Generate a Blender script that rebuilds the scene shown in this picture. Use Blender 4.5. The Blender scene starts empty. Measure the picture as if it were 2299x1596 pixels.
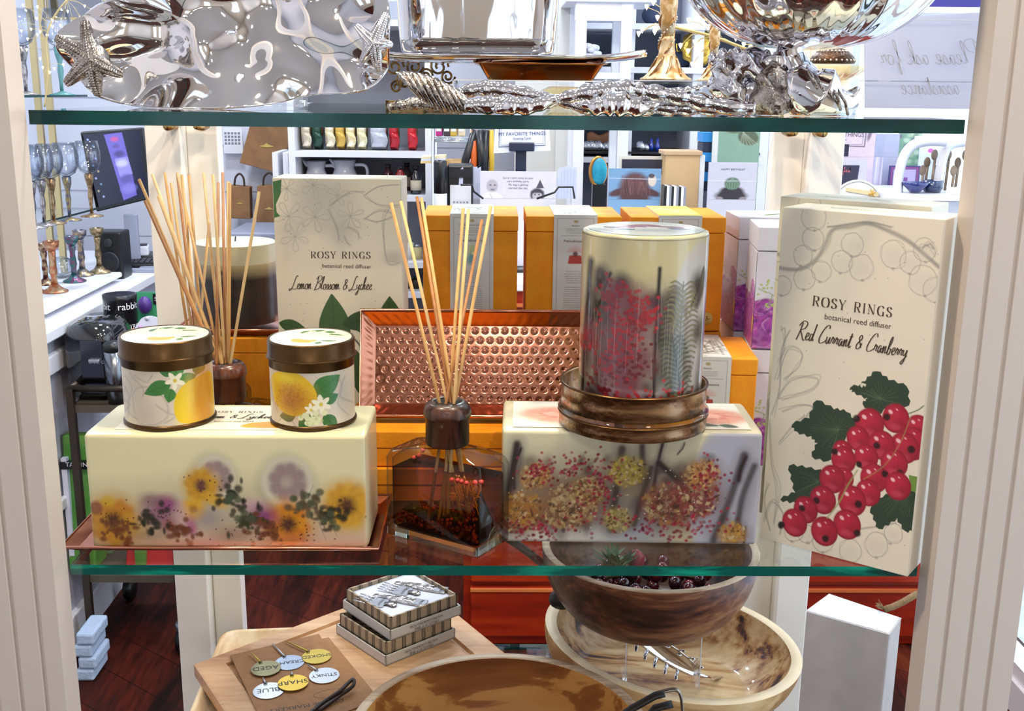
import bpy, math, random
import numpy as np
from mathutils import Vector, Matrix
SC = bpy.context.scene
COL = SC.collection
R = math.radians
PI = math.pi
random.seed(7)
RNG = np.random.RandomState(7)

# ------------------------------------------------------------------ camera
F_PX = 2446.0
cam_d = bpy.data.cameras.new('camera')
cam = bpy.data.objects.new('camera', cam_d); COL.objects.link(cam)
cam_d.sensor_width = 36.0
cam_d.lens = 36.0 * F_PX / 2299.0
cam_d.clip_start = 0.02; cam_d.clip_end = 60
CAM_M = Matrix.Rotation(R(-1.17), 3, 'Z') @ Matrix.Rotation(PI/2 + R(-13.7), 3, 'X') @ Matrix.Rotation(R(.63), 3, 'Z')
CAM_P = Vector((-.008, -1.0, 1.5))
cam.matrix_world = Matrix.Translation(CAM_P) @ CAM_M.to_4x4()
SC.camera = cam

# ------------------------------------------------------------------ light
def lin(h):
    if not isinstance(h, str): return tuple(h)
    h = h.lstrip('#'); v = [int(h[i:i+2], 16)/255 for i in (0, 2, 4)]
    return tuple(x/12.92 if x <= .04045 else ((x+.055)/1.055)**2.4 for x in v)
w = bpy.data.worlds.new('world'); SC.world = w; w.use_nodes = True
w.node_tree.nodes['Background'].inputs[0].default_value = (.84, .92, 1.0, 1)
w.node_tree.nodes['Background'].inputs[1].default_value = 2.6
SC.view_settings.view_transform = 'Standard'; SC.view_settings.look = 'None'
SC.view_settings.exposure = 0.0; SC.view_settings.gamma = 1.0
SC.view_settings.use_curve_mapping = False
try:
    SC.cycles.use_denoising = True
    SC.cycles.max_bounces = 10; SC.cycles.transparent_max_bounces = 28
    SC.cycles.glossy_bounces = 6; SC.cycles.transmission_bounces = 8; SC.cycles.diffuse_bounces = 4
    SC.cycles.caustics_reflective = False; SC.cycles.caustics_refractive = False
except Exception: pass
def area(name, loc, size, power, col, tgt=None, shape='DISK', sy=None):
    d = bpy.data.lights.new(name, 'AREA'); d.shape = shape; d.size = size; d.energy = power; d.color = col
    if sy: d.size_y = sy
    o = bpy.data.objects.new(name, d); COL.objects.link(o); o.location = loc
    if tgt is not None:
        o.rotation_euler = (Vector(tgt)-Vector(loc)).to_track_quat('-Z', 'Y').to_euler()
    return o
WARM = (1, .80, .57); NEUT = (1, .95, .88); COOL = (.80, .89, 1)
LAMPS = [(-.50, -.16, 18, WARM, .14), (.42, -.20, 18, WARM, .14), (-.05, .36, 13, NEUT, .12), (0, -2.0, 8, NEUT, .2), (-1.0, 1.3, 14, COOL, .2),
         (-.9, 2.5, 15, COOL, .2), (.1, 1.55, 13, COOL, .2), (.2, 2.7, 15, COOL, .2), (.9, .9, 9, COOL, .2), (-.9, -2.6, 5, NEUT, .2), (.8, -2.6, 5, NEUT, .2)]
for lx, ly, lp, lc, ls in LAMPS:
    area('ceiling_lamp_light', (lx, ly, 2.545), ls, lp, lc, (lx, ly, 0))

# ------------------------------------------------------------------ pixel -> place helpers (the frame is 2299 x 1596)
def ray(px, py): return CAM_M @ Vector(((px-1149.5)/F_PX, -(py-798)/F_PX, -1))
def aY(px, py, Y):
    d = ray(px, py); return CAM_P + d*((Y-CAM_P.y)/d.y)
def aZ(px, py, Z):
    d = ray(px, py); return CAM_P + d*((Z-CAM_P.z)/d.z)
def aX(px, py, X):
    d = ray(px, py); return CAM_P + d*((X-CAM_P.x)/d.x)

# ------------------------------------------------------------------ materials
MATS = {}
def _new(name):
    m = bpy.data.materials.new(name); m.use_nodes = True; MATS[name] = m
    nt = m.node_tree; return m, nt, nt.nodes['Principled BSDF']
def mat(name, col, rough=.5, metal=0, coat=0, var=None, bump=None, spec=None, sss=0, stretch=None, emit=None, trans=0, alpha=1):
    """plain principled material; var=(scale, colour2, low, high); bump=(scale, strength)"""
    if name in MATS: return MATS[name]
    m, nt, b = _new(name); N = nt.nodes.new; L = nt.links.new
    c = lin(col)
    b.inputs['Base Color'].default_value = (*c, 1); b.inputs['Roughness'].default_value = rough
    b.inputs['Metallic'].default_value = metal; b.inputs['Coat Weight'].default_value = coat
    b.inputs['Coat Roughness'].default_value = .08
    if spec is not None: b.inputs['Specular IOR Level'].default_value = spec
    if sss: b.inputs['Subsurface Weight'].default_value = sss; b.inputs['Subsurface Radius'].default_value = (.012, .009, .006); b.inputs['Subsurface Scale'].default_value = 1
    if emit: b.inputs['Emission Color'].default_value = (*lin(emit[0]), 1); b.inputs['Emission Strength'].default_value = emit[1]
    if alpha < 1: b.inputs['Alpha'].default_value = alpha
    if var or bump:
        tc = N('ShaderNodeTexCoord'); mp = N('ShaderNodeMapping'); L(tc.outputs['Object'], mp.inputs[0])
        if stretch: mp.inputs['Scale'].default_value = stretch
    if var:
        no = N('ShaderNodeTexNoise'); no.inputs['Scale'].default_value = var[0]; no.inputs['Detail'].default_value = 6
        L(mp.outputs[0], no.inputs['Vector'])
        cr = N('ShaderNodeValToRGB'); cr.color_ramp.elements[0].position = var[2]; cr.color_ramp.elements[1].position = var[3]
        cr.color_ramp.elements[0].color = (*c, 1); cr.color_ramp.elements[1].color = (*lin(var[1]), 1)
        L(no.outputs['Fac'], cr.inputs[0]); L(cr.outputs[0], b.inputs['Base Color'])
    if bump:
        n2 = N('ShaderNodeTexNoise'); n2.inputs['Scale'].default_value = bump[0]; n2.inputs['Detail'].default_value = 3
        L(mp.outputs[0], n2.inputs['Vector'])
        bp = N('ShaderNodeBump'); bp.inputs['Strength'].default_value = bump[1]; bp.inputs['Distance'].default_value = .004
        L(n2.outputs['Fac'], bp.inputs['Height']); L(bp.outputs[0], b.inputs['Normal'])
    return m
def wood(name, cols, axis='X', scale=6, rough=.45, coat=0, rings=1.0, distort=3, planks=None):
    """streaked wood: cols = list of (pos, colour); grain runs along axis"""
    if name in MATS: return MATS[name]
    m, nt, b = _new(name); N = nt.nodes.new; L = nt.links.new
    tc = N('ShaderNodeTexCoord'); mp = N('ShaderNodeMapping'); L(tc.outputs['Object'], mp.inputs[0])
    s = {'X': (.12, 1, 1), 'Y': (1, .12, 1), 'Z': (1, 1, .12)}[axis]
    mp.inputs['Scale'].default_value = [x*scale for x in s]
    n1 = N('ShaderNodeTexNoise'); n1.inputs['Scale'].default_value = 1.3*rings; n1.inputs['Detail'].default_value = 7; n1.inputs['Roughness'].default_value = .62
    n1.inputs['Distortion'].default_value = distort*.25
    L(mp.outputs[0], n1.inputs['Vector'])
    n2 = N('ShaderNodeTexNoise'); n2.inputs['Scale'].default_value = 14*rings; n2.inputs['Detail'].default_value = 2; L(mp.outputs[0], n2.inputs['Vector'])
    mx = N('ShaderNodeMix'); mx.inputs[0].default_value = .22; L(n1.outputs['Fac'], mx.inputs[2]); L(n2.outputs['Fac'], mx.inputs[3])
    cr = N('ShaderNodeValToRGB'); el = cr.color_ramp.elements
    el[0].position = cols[0][0]; el[0].color = (*lin(cols[0][1]), 1)
    el[1].position = cols[-1][0]; el[1].color = (*lin(cols[-1][1]), 1)
    for p, c in cols[1:-1]:
        e = el.new(p); e.color = (*lin(c), 1)
    mr = N('ShaderNodeMapRange'); mr.inputs[1].default_value = .36; mr.inputs[2].default_value = .64; L(mx.outputs[0], mr.inputs[0]); L(mr.outputs[0], cr.inputs[0])
    out = cr.outputs[0]
    if planks:
        br = N('ShaderNodeTexBrick'); br.inputs['Scale'].default_value = 1; br.inputs['Brick Width'].default_value = planks[0]; br.inputs['Row Height'].default_value = planks[1]
        br.inputs['Mortar Size'].default_value = .0015; br.inputs['Color1'].default_value = (1, 1, 1, 1); br.inputs['Color2'].default_value = (.72, .68, .66, 1); br.inputs['Mortar'].default_value = (.15, .1, .1, 1)
        m2 = N('ShaderNodeMapping'); m2.inputs['Rotation'].default_value = (0, 0, R(planks[2])); L(tc.outputs['Object'], m2.inputs[0]); L(m2.outputs[0], br.inputs['Vector'])
        mul = N('ShaderNodeMix'); mul.data_type = 'RGBA'; mul.blend_type = 'MULTIPLY'; mul.inputs[0].default_value = 1
        L(out, mul.inputs[6]); L(br.outputs[0], mul.inputs[7]); out = mul.outputs[2]
        mp.inputs['Rotation'].default_value = (0, 0, R(planks[2]))
    L(out, b.inputs['Base Color']); b.inputs['Roughness'].default_value = rough; b.inputs['Coat Weight'].default_value = coat
    bp = N('ShaderNodeBump'); bp.inputs['Strength'].default_value = .15; bp.inputs['Distance'].default_value = .001
    L(mx.outputs[0], bp.inputs['Height']); L(bp.outputs[0], b.inputs['Normal'])
    return m
def attr_mat(name, rough=.5, coat=0, metal=0, sss=0, attr='Col', bump=None, spec=.5, cr=.08):
    if name in MATS: return MATS[name]
    m, nt, b = _new(name); N = nt.nodes.new; L = nt.links.new
    a = N('ShaderNodeAttribute'); a.attribute_name = attr
    L(a.outputs['Color'], b.inputs['Base Color'])
    b.inputs['Roughness'].default_value = rough; b.inputs['Coat Weight'].default_value = coat; b.inputs['Metallic'].default_value = metal
    b.inputs['Specular IOR Level'].default_value = spec; b.inputs['Coat Roughness'].default_value = cr
    if sss: b.inputs['Subsurface Weight'].default_value = sss; b.inputs['Subsurface Radius'].default_value = (.006, .005, .004); b.inputs['Subsurface Scale'].default_value = 1
    if bump:
        n2 = N('ShaderNodeTexNoise'); n2.inputs['Scale'].default_value = bump[0]; tc = N('ShaderNodeTexCoord'); L(tc.outputs['Object'], n2.inputs['Vector'])
        bp = N('ShaderNodeBump'); bp.inputs['Strength'].default_value = bump[1]; bp.inputs['Distance'].default_value = .002
        L(n2.outputs['Fac'], bp.inputs['Height']); L(bp.outputs[0], b.inputs['Normal'])
    return m
def glass(name, tint=(.95, .98, .97), ior=1.45, rough=.02, refl=1.0, bump=None, edge=None):
    """thin clear wall: see-through with a fresnel reflection, lets lamp light pass"""
    if name in MATS: return MATS[name]
    m, nt, b = _new(name); N = nt.nodes.new; L = nt.links.new
    nt.nodes.remove(b)
    t = N('ShaderNodeBsdfTransparent'); t.inputs[0].default_value = (*tint, 1)
    g = N('ShaderNodeBsdfGlossy'); g.inputs['Roughness'].default_value = rough; g.inputs[0].default_value = (refl, refl, refl, 1)
    f = N('ShaderNodeLayerWeight'); f.inputs[0].default_value = .5
    pw = N('ShaderNodeMath'); pw.operation = 'POWER'; L(f.outputs['Facing'], pw.inputs[0]); pw.inputs[1].default_value = 4.2
    ml = N('ShaderNodeMath'); ml.operation = 'MULTIPLY_ADD'; L(pw.outputs[0], ml.inputs[0]); ml.inputs[1].default_value = .85; ml.inputs[2].default_value = ((ior-1)/(ior+1))**2
    mx = N('ShaderNodeMixShader'); L(ml.outputs[0], mx.inputs[0]); L(t.outputs[0], mx.inputs[1]); L(g.outputs[0], mx.inputs[2])
    if edge: # the wall looks thicker, hence darker, where it turns edge-on
        p2 = N('ShaderNodeMath'); p2.operation = 'POWER'; L(f.outputs['Facing'], p2.inputs[0]); p2.inputs[1].default_value = edge[1]
        me_ = N('ShaderNodeMix'); me_.data_type = 'RGBA'; L(p2.outputs[0], me_.inputs[0]); me_.inputs[6].default_value = (*tint, 1); me_.inputs[7].default_value = (*lin(edge[0]), 1); L(me_.outputs[2], t.inputs[0])
    if bump:
        n2 = N('ShaderNodeTexNoise'); n2.inputs['Scale'].default_value = bump[0]; tc = N('ShaderNodeTexCoord'); L(tc.outputs['Object'], n2.inputs['Vector'])
        bp = N('ShaderNodeBump'); bp.inputs['Strength'].default_value = bump[1]; bp.inputs['Distance'].default_value = .003
        L(n2.outputs['Fac'], bp.inputs['Height']); L(bp.outputs[0], g.inputs['Normal'])
    L(mx.outputs[0], nt.nodes['Material Output'].inputs[0])
    return m

# ------------------------------------------------------------------ mesh builder
class MB:
    def __init__(s): s.v = []; s.f = []; s.mi = []; s.sm = []; s.M = None
    def add(s, v, f, mi=0, sm=False):
        n = len(s.v)
        if s.M is not None: v = [s.M @ Vector(p) for p in v]
        s.v += [tuple(p) for p in v]
        s.f += [tuple(i+n for i in q) for q in f]; s.mi += [mi]*len(f); s.sm += [sm]*len(f)
        return s
    def box(s, c, d, rz=0, mi=0, rx=0, ry=0):
        x, y, z = [q/2 for q in d]
        P = [Vector(p) for p in ((-x,-y,-z),(x,-y,-z),(x,y,-z),(-x,y,-z),(-x,-y,z),(x,-y,z),(x,y,z),(-x,y,z))]
        T = Matrix.Rotation(rz, 3, 'Z') @ Matrix.Rotation(ry, 3, 'Y') @ Matrix.Rotation(rx, 3, 'X')
        return s.add([T@p+Vector(c) for p in P], [(0,3,2,1),(4,5,6,7),(0,1,5,4),(1,2,6,5),(2,3,7,6),(3,0,4,7)], mi)
    def hexa(s, P, mi=0):
        """8 corners: bottom ring 0-3 then top ring 4-7"""
        return s.add(P, [(0,3,2,1),(4,5,6,7),(0,1,5,4),(1,2,6,5),(2,3,7,6),(3,0,4,7)], mi)
    def prism(s, poly, z0, z1, mi=0, sm=False):
        n = len(poly)
        v = [(x, y, z0) for x, y in poly]+[(x, y, z1) for x, y in poly]
        f = [tuple(range(n-1, -1, -1)), tuple(range(n, 2*n))]
        s.add(v, f, mi, False)
        return s.add(v, [(i, (i+1) % n, n+(i+1) % n, n+i) for i in range(n)], mi, sm)
    def lathe(s, prof, n=32, c=(0, 0, 0), mi=0, sm=True, fn=None, cap=True):
        v = []; f = []
        for r, z in prof:
            for k in range(n):
                a = 2*PI*k/n; rr = r*(fn(a, z) if fn else 1)
                v.append((c[0]+rr*math.cos(a), c[1]+rr*math.sin(a), c[2]+z))
        for i in range(len(prof)-1):
            for k in range(n):
                f.append((i*n+k, i*n+(k+1) % n, (i+1)*n+(k+1) % n, (i+1)*n+k))
        if cap and prof[0][0] > 1e-6: f.append(tuple(range(n-1, -1, -1)))
        if cap and prof[-1][0] > 1e-6: f.append(tuple((len(prof)-1)*n+k for k in range(n)))
        return s.add(v, f, mi, sm)
    def tube(s, path, r, n=8, mi=0, sm=True, closed=False, flat=1.0):
        P = [Vector(p) for p in path]; m = len(P); v = []; f = []
        rs = r if hasattr(r, '__len__') else [r]*m
        up = Vector((0, 0, 1)); last = None
        for i in range(m):
            t = (P[(i+1) % m]-P[i-1]) if closed else (P[min(i+1, m-1)]-P[max(i-1, 0)])
            if t.length < 1e-9: t = Vector((0, 0, 1))
            t.normalize()
            a = last if last is not None else (up if abs(t.z) < .9 else Vector((1, 0, 0)))
            b = t.cross(a)
            if b.length < 1e-6: b = t.cross(Vector((1, .3, 0)))
            b.normalize(); a = b.cross(t); last = a
            for k in range(n):
                q = 2*PI*k/n
                v.append(P[i]+b*(math.cos(q)*rs[i])+a*(math.sin(q)*rs[i]*flat))
        for i in range(m if closed else m-1):
            for k in range(n):
                f.append((i*n+k, i*n+(k+1) % n, ((i+1) % m)*n+(k+1) % n, ((i+1) % m)*n+k))
        if not closed:
            f.append(tuple(range(n-1, -1, -1))); f.append(tuple((m-1)*n+k for k in range(n)))
        return s.add(v, f, mi, sm)
    def ball(s, c, r, n=12, mi=0, fn=None):
        if not hasattr(r, '__len__'): r = (r, r, r)
        h = max(4, n//2+1); v = []; f = []
        for i in range(h+1):
            p = PI*i/h
            for k in range(n):
                a = 2*PI*k/n; d = Vector((math.sin(p)*math.cos(a), math.sin(p)*math.sin(a), -math.cos(p)))
                q = fn(d) if fn else 1
                v.append((c[0]+d.x*r[0]*q, c[1]+d.y*r[1]*q, c[2]+d.z*r[2]*q))
        for i in range(h):
            for k in range(n): f.append((i*n+k, i*n+(k+1) % n, (i+1)*n+(k+1) % n, (i+1)*n+k))
        return s.add(v, f, mi, True)
    def grid(s, fn, nu, nv, mi=0, sm=True, closed_u=False):
        v = [fn(i/(nu if closed_u else nu-1), j/(nv-1)) for j in range(nv) for i in range(nu)]
        f = []
        for j in range(nv-1):
            for i in range(nu if closed_u else nu-1):
                i2 = (i+1) % nu
                f.append((j*nu+i, j*nu+i2, (j+1)*nu+i2, (j+1)*nu+i))
        return s.add(v, f, mi, sm)

def _props(o, label=None, cat=None, group=None, kind=None):
    if label: o['label'] = label
    if cat: o['category'] = cat
    if group: o['group'] = group
    if kind: o['kind'] = kind
    return o
def ob(name, mb, ms, parent=None, label=None, cat=None, group=None, kind=None, loc=None, rz=0, bevel=0, world=False, solid=0, sub=0, vcol=None):
    me = bpy.data.meshes.new(name); me.from_pydata(mb.v, [], mb.f)
    if not isinstance(ms, (list, tuple)): ms = [ms]
    for m in ms: me.materials.append(m)
    me.polygons.foreach_set('material_index', mb.mi); me.polygons.foreach_set('use_smooth', mb.sm)
    if vcol is not None:
        at = me.color_attributes.new('Col', 'FLOAT_COLOR', 'POINT')
        a = np.ones((len(mb.v), 4), dtype=np.float32); a[:, :3] = vcol; at.data.foreach_set('color', a.ravel())
    me.update()
    o = bpy.data.objects.new(name, me); COL.objects.link(o)
    if parent is not None:
        o.parent = parent
        if world: # geometry given in world coordinates
            o.matrix_parent_inverse = WM[parent.name].inverted()
            WM[o.name] = Matrix.Identity(4)
    if loc is not None: o.location = loc
    if rz: o.rotation_euler = (0, 0, rz)
    if parent is None: WM[o.name] = Matrix.Translation(loc or (0, 0, 0)) @ Matrix.Rotation(rz, 4, 'Z')
    elif not world: WM[o.name] = WM[parent.name] @ Matrix.Translation(loc or (0, 0, 0)) @ Matrix.Rotation(rz, 4, 'Z')
    if solid:
        q = o.modifiers.new('thick', 'SOLIDIFY'); q.thickness = solid; q.offset = 0
    if bevel:
        q = o.modifiers.new('bevel', 'BEVEL'); q.width = bevel; q.segments = 2; q.limit_method = 'ANGLE'; q.angle_limit = R(40)
    if sub:
        q = o.modifiers.new('sub', 'SUBSURF'); q.levels = sub; q.render_levels = sub
    return _props(o, label, cat, group, kind)
WM = {}
def thing(name, label, cat, loc=(0, 0, 0), rz=0, group=None, rx=0, ry=0):
    o = bpy.data.objects.new(name, None); COL.objects.link(o); o.empty_display_size = .05
    o.location = loc; o.rotation_euler = (rx, ry, rz)
    WM[o.name] = Matrix.Translation(loc) @ Matrix.Rotation(rz, 4, 'Z') @ Matrix.Rotation(ry, 4, 'Y') @ Matrix.Rotation(rx, 4, 'X')
    return _props(o, label, cat, group)
def kids(o): return [c for c in COL.objects if c.parent == o]
def dup(root, loc, rz=None, label=None, group=None, scale=None, rot=None):
    def cp(o, par):
        c = o.copy(); COL.objects.link(c)
        if par is not None: c.parent = par
        for k in kids(o): cp(k, c)
        return c
    r = cp(root, None); r.location = loc
    if rz is not None: r.rotation_euler = (0, 0, rz)
    if rot is not None: r.rotation_euler = rot
    if scale is not None: r.scale = (scale,)*3 if not hasattr(scale, '__len__') else scale
    if label: r['label'] = label
    if group: r['group'] = group
    return r
def spline(pts, n=8, closed=False):
    P = [np.array(p, float) for p in pts]; m = len(P); out = []
    rng = range(m if closed else m-1)
    for i in rng:
        if closed: a, b, c, d = P[i-1], P[i], P[(i+1) % m], P[(i+2) % m]
        else: a, b, c, d = P[max(i-1, 0)], P[i], P[i+1], P[min(i+2, m-1)]
        for k in range(n):
            t = k/n
            out.append(.5*((2*b)+(c-a)*t+(2*a-5*b+4*c-d)*t*t+(3*b-a-3*c+d)*t**3))
    if not closed: out.append(P[-1])
    return out

# ------------------------------------------------------------------ printed pictures: soft raster painted into vertex colours
def hom(quad):
    """photo quad TL,TR,BR,BL -> function to (u right, v down)"""
    A = []; B = []
    for (x, y), (u, v) in zip(quad, ((0, 0), (1, 0), (1, 1), (0, 1))):
        A.append([x, y, 1, 0, 0, 0, -u*x, -u*y]); B.append(u)
        A.append([0, 0, 0, x, y, 1, -v*x, -v*y]); B.append(v)
    h = np.linalg.solve(np.array(A, float), np.array(B, float))
    def f(x, y):
        d = h[6]*x+h[7]*y+1
        return (h[0]*x+h[1]*y+h[2])/d, (h[3]*x+h[4]*y+h[5])/d
    return f
class Ras:
    def __init__(s, w, h, bg, mp=None):
        s.w, s.h = w, h; s.a = np.ones((h, w, 3))*np.array(lin(bg)); s.mp = mp
        s.Y, s.X = np.mgrid[0:h, 0:w].astype(float)
    def P(s, p):
        if s.mp is None: return np.array(p, float)
        u, v = s.mp(p[0], p[1]); return np.array([u*(s.w-1), v*(s.h-1)])
    def k(s, p):
        a = s.P(p); return abs(np.linalg.norm(s.P((p[0]+4, p[1]))-a)/4+np.linalg.norm(s.P((p[0], p[1]+4))-a)/4)/2
    def _win(s, x0, y0, x1, y1):
        x0 = int(max(0, x0)); y0 = int(max(0, y0)); x1 = int(min(s.w, x1+2)); y1 = int(min(s.h, y1+2))
        return (slice(y0, y1), slice(x0, x1)) if x1 > x0 and y1 > y0 else None
    def mixin(s, w, al, col):
        al = al[..., None]; c = np.array(lin(col)) if not isinstance(col, np.ndarray) else col
        s.a[w] = s.a[w]*(1-al)+c*al
    def ell(s, p, rx, ry=None, rot=0, col='#000000', al=1, soft=.15, raw=False, ring=None):
        c = s.P(p); k = s.k(p); ry = rx if ry is None else ry; rx, ry = rx*k, ry*k; m = max(rx, ry)*(1+soft)+1
        w = s._win(c[0]-m, c[1]-m, c[0]+m, c[1]+m)
        if w is None: return
        dx, dy = s.X[w]-c[0], s.Y[w]-c[1]; ca, sa = math.cos(rot), math.sin(rot)
        d = np.hypot((dx*ca+dy*sa)/max(rx, .3), (-dx*sa+dy*ca)/max(ry, .3))
        if ring: q = np.clip(1-abs(d-1)/ring, 0, 1)
        else: q = np.clip((1+soft-d)/(2*soft+1e-6), 0, 1)
        s.mixin(w, q*al, col)
    def line(s, pts, wd, col, al=1, soft=.6, sm=6, taper=None):
        P = [s.P(p) for p in pts]; k = s.k(pts[0])
        if sm: P = spline(P, sm)
        wd = max(wd*k/2, .35); xs = [p[0] for p in P]; ys = [p[1] for p in P]; m = wd*2+2
        w = s._win(min(xs)-m, min(ys)-m, max(xs)+m, max(ys)+m)
        if w is None: return
        X, Y = s.X[w], s.Y[w]; best = np.zeros_like(X); n = len(P)-1
        for i in range(n):
            a, b = P[i], P[i+1]; d = b-a; L2 = d@d+1e-9
            t = np.clip(((X-a[0])*d[0]+(Y-a[1])*d[1])/L2, 0, 1)
            q = np.hypot(X-a[0]-t*d[0], Y-a[1]-t*d[1])
            ww = wd*(1 if not taper else taper[0]+(taper[1]-taper[0])*i/n)
            best = np.maximum(best, np.clip((ww*(1+soft)-q)/(2*soft*ww+.5), 0, 1))
        s.mixin(w, best*al, col)
    def poly(s, pts, col, al=1, sm=0, tex=None, grad=None):
        P = [s.P(p) for p in pts]
        if sm: P = spline(P, sm, True)
        xs = [p[0] for p in P]; ys = [p[1] for p in P]
        w = s._win(min(xs)-1, min(ys)-1, max(xs)+1, max(ys)+1)
        if w is None: return
        acc = np.zeros(s.X[w].shape)
        for ox, oy in ((-.25, -.25), (.25, .25), (.25, -.25), (-.25, .25)):
            X, Y = s.X[w]+ox, s.Y[w]+oy; ins = np.zeros(X.shape, bool)
            for i in range(len(P)):
                a, b = P[i-1], P[i]
                if a[1] == b[1]: continue
                ins ^= ((a[1] > Y) != (b[1] > Y)) & (X < (b[0]-a[0])*(Y-a[1])/(b[1]-a[1])+a[0])
            acc += ins
        c = np.array(lin(col))
        if tex: c = c*(1+tex*(RNG.rand(*acc.shape, 1)-.5))
        if grad is not None:
            t = (s.Y[w]-s.Y[w].min())/max(1, np.ptp(s.Y[w])); c = c*(1-t[..., None])+np.array(lin(grad))*t[..., None]
        s.mixin(w, acc/4*al, c*np.ones((*acc.shape, 3)))
    def noise(s, amt, sc=1):
        h, w = int(s.h/sc)+3, int(s.w/sc)+3; n = RNG.rand(h, w)
        yy, xx = s.Y/sc, s.X/sc; y0, x0 = yy.astype(int), xx.astype(int); fy, fx = yy-y0, xx-x0
        fy = fy*fy*(3-2*fy); fx = fx*fx*(3-2*fx)
        v = (n[y0, x0]*(1-fx)+n[y0, x0+1]*fx)*(1-fy)+(n[y0+1, x0]*(1-fx)+n[y0+1, x0+1]*fx)*fy
        s.a *= (1+amt*(v-.5))[..., None]; return v
def ras_sheet(mb, ras, pos, flip=False):
    """grid carrying the raster; pos(U,V) vectorised -> (...,3); returns vertex colours"""
    V, U = np.mgrid[0:1:ras.h*1j, 0:1:ras.w*1j]
    P = pos(U, V).reshape(-1, 3); n = len(mb.v)
    mb.v += [tuple(p) for p in P.tolist()]
    i = (np.arange(ras.h-1)[:, None]*ras.w+np.arange(ras.w-1)[None]).ravel()+n
    q = np.stack([i, i+ras.w, i+ras.w+1, i+1], 1)
    if flip: q = q[:, ::-1]
    mb.f += [tuple(t) for t in q.tolist()]; mb.mi += [0]*len(q); mb.sm += [True]*len(q)
    return ras.a.reshape(-1, 3)
def leaf_pts(base, tip, wd, n=7, serr=0, bend=0):
    b, t = np.array(base, float), np.array(tip, float); d = t-b; L = np.linalg.norm(d); d /= L; nn = np.array([-d[1], d[0]])
    l, r = [], []
    for i in range(1, n*2):
        u = i/(n*2); w = wd*math.sin(PI*u**.8)**.9*(1+(serr if i % 2 else -serr))
        c = b+d*L*u+nn*bend*math.sin(PI*u)
        l.append(c+nn*w); r.append(c-nn*w)
    return [b]+l+[t]+r[::-1]
def leaf(ras, base, tip, wd, col, dark, serr=0, bend=0, al=1):
    ras.poly(leaf_pts(base, tip, wd, serr=serr, bend=bend), col, al, sm=0 if serr else 3, tex=.35)
    b, t = np.array(base, float), np.array(tip, float); d = t-b; L = np.linalg.norm(d); n = np.array([-d[1], d[0]])/L
    ras.line([b, (b+t)/2+n*bend, t], 1.6, dark, .7*al)
    for u in (.25, .42, .58, .74):
        for sg in (-1, 1):
            c = b+d*u+n*bend*math.sin(PI*u); ras.line([c, c+d*.13+n*sg*wd*.75*math.sin(PI*u)], 1.0, dark, .45*al, sm=0)

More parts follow.
